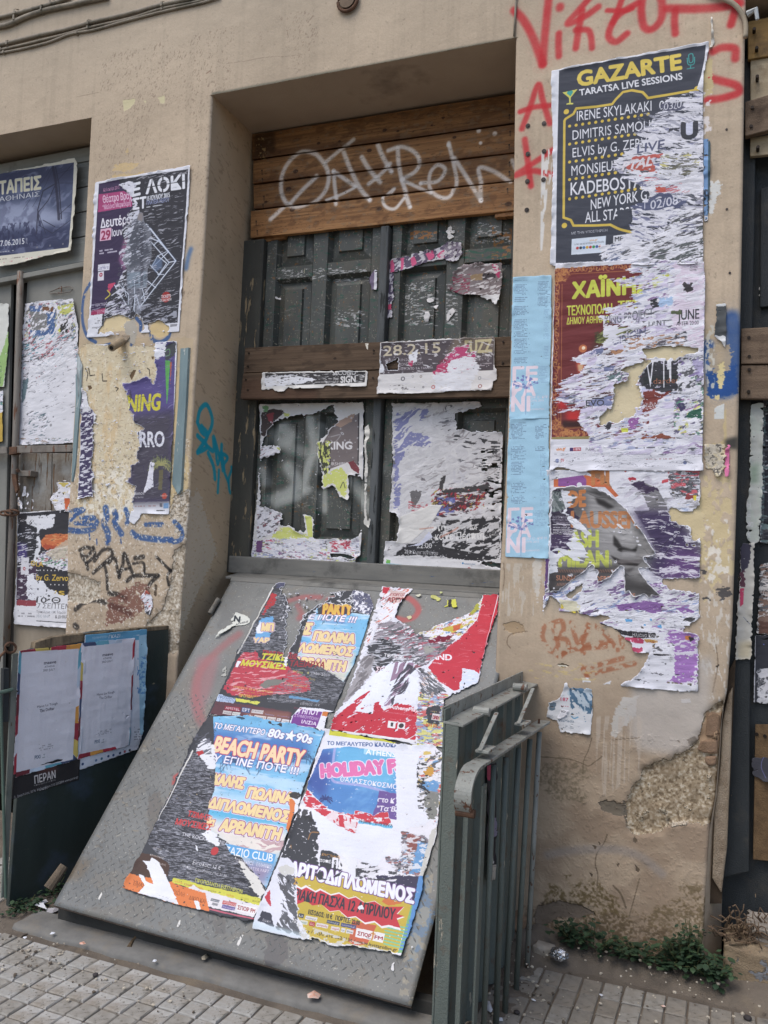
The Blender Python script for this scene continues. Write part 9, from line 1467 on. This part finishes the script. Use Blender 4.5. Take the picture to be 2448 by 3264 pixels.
c.fill([(360,500),(400,500),(340,740),(320,740)],(50,50,54),3,a=.9);c.wrinkle(.7,110,14,6);c.sheet('poster','lower right poster on the hatch, blue sea picture above a yellow red handbill','poster',.008,curl=5,wave=.5)
for k,(P,lab)in enumerate((([(1195,1850),(1200,1800),(1225,1790),(1220,1870)],'white paper scrap near the lower right hatch corner'),([(1365,1680),(1375,1650),(1392,1660),(1378,1695)],'small pale scrap on the right hatch edge'))):scr_(SL,ZE,P,(214,214,216),lab,101+k,None,2,4)
# ================================================================== right opening papers
def f5(c):
 c.v=(2200,1100,2.012);c.shred([(460,350),(700,350),(700,1280),(450,1280)],[BKS,BKS,BKS,(50,50,54),(90,120,120)],1.9,26,7,0,base=(206,204,206));c.streak([(485,365),(700,365),(700,1250),(470,1250)],(48,48,56),.40,60,9,0,.95,seed=3)
scr_(ypl(.148),(2200,1100,2.012),[(470,352),(700,345),(700,1290),(448,1270),(458,800)],(214,214,218),'black and white shredded poster on the right door at the picture edge, upper',111,f5,2,4,700)
def f6(c):
 c.v=(2200,1100,2.012);c.shred([(440,1400),(700,1400),(700,1860),(430,1860)],[BKS,BKS,(110,76,60)],1.5,22,9,10,base=(206,202,198));c.text('ΤΕΧΝΗ',(470,1640),(470,1480),(500,1640),(206,200,196),.03);c.fill([(442,1770),(700,1790),(700,1850),(440,1850)],(96,64,54),4)
scr_(ypl(.146),(2200,1100,2.012),[(448,1398),(700,1390),(700,1862),(470,1862),(428,1850),(440,1600)],(210,208,206),'white torn poster with black shreds on the right door, below the shredded one',112,f6,3,4,700)
def f7(c):
 c.v=(2200,1100,2.012);c.fill([(420,1862),(700,1855),(700,2600),(410,2600)],(46,48,56));c.shred([(440,2080),(700,2040),(700,2300),(420,2300)],[BKS,BKS],1.2,26,12,30,base=(206,206,212));c.disc(c.c([(470,1920)])[0],2,(90,100,190));c.soft([(360,2000),(410,2000),(400,2080),(370,2080)],(180,186,196),6,.7)
scr_(ypl(.144),(2200,1100,2.012),[(418,1862),(700,1852),(700,2320),(408,2290),(412,2080)],(206,206,212),'dark navy poster on the right door beside the white washed frame strip',113,f7,2,4,700)
def f8(c):
 c.v=(2200,1100,2.012);c.streak([(385,380),(470,380),(460,1250),(370,1250)],(176,186,176),.5,14,40,0,.7);c.soft([(385,780),(440,760),(435,880),(385,890)],(128,150,130),10,.8)
 for s_,y in(('Η',1040),('Ε',1100),('ΝΟ',1165),('Σ',1235),('και',1290)):c.text(s_,(366,y),(366+16*len(s_)+6,y),(366,y-30),(196,196,198),.02)
scr_(ypl(.096),(2200,1100,2.012),[(388,385),(420,380),(470,372),(465,900),(440,1265),(400,1270),(360,1240),(362,1010),(385,900)],(176,180,174),'pale grey paper strip with white capitals on the frame of the right door',114,f8,3,4,700)
def f9(c):
 c.v=(2200,1100,2.012);c.fill([(322,1270),(390,1275),(380,1400),(350,1450),(325,1470)],(56,54,72),3);c.fill([(318,1560),(345,1560),(340,1660),(320,1680)],(206,60,100),2);c.fill([(318,1450),(350,1440),(350,1555),(320,1550)],(90,50,66),5,amp=1.2);c.soft([(310,1900),(400,1900),(390,2010),(300,2010)],(206,190,150),12,.7);c.spray([(340,1745),(380,1790)],2,(90,100,130),.7)
scr_(ypl(.094),(2200,1100,2.012),[(325,1272),(412,1270),(405,1380),(412,1500),(400,1700),(392,2012),(290,2015),(302,1720),(318,1500)],(190,188,180),'long pale stained paper strip down the frame of the right door, pink patch on it',115,f9,3,5,700)
def f10(c):c.spray([(2440,2480),(2425,2440),(2440,2400)],1.5,(110,110,180),.9,.2)
scr_(ypl(.118),(0,0,1.),[(2396,2416),(2430,2414),(2500,2420),(2500,2500),(2430,2488),(2396,2466)],(56,56,64),'dark scrap with white torn edge on the brown panel of the right door',116,f10,3,4,700)
scr_(ypl(.15),(2200,0,2.012),[(440,1840),(480,1810),(560,1810),(560,1940),(480,1930),(445,1900)],(214,212,210),'white paper blotch on the dark right door above its lower planks',117,None,6,4,700)
# leaflet on the folded side panel behind the bars
c=Cv(Pl((-.652,0,0),(0,1,0),(0,0,1)),vw(*ZR,[(530,700),(600,700),(600,1400),(530,1400)]),700,(40,38,44),seed=118,pad=.01);c.v=ZR;c.outline([(548,712),(600,690),(600,1000),(590,1370),(545,1390),(545,1100)],2);c.fill([(545,710),(572,705),(570,790),(548,800)],(170,50,80),3);c.fill([(560,1020),(600,1010),(595,1120),(565,1140)],(130,124,150),5);c.text('là',(555,1280),(585,1275),(553,1190),(214,214,214),.03);c.fill([(545,1300),(600,1280),(590,1380),(545,1390)],(190,184,174),2);c.wrinkle()
c.sheet('leaflet','dark leaflet stuck on the folded side panel behind the railing bars','poster',.002)
print('all',time.time()-T0)
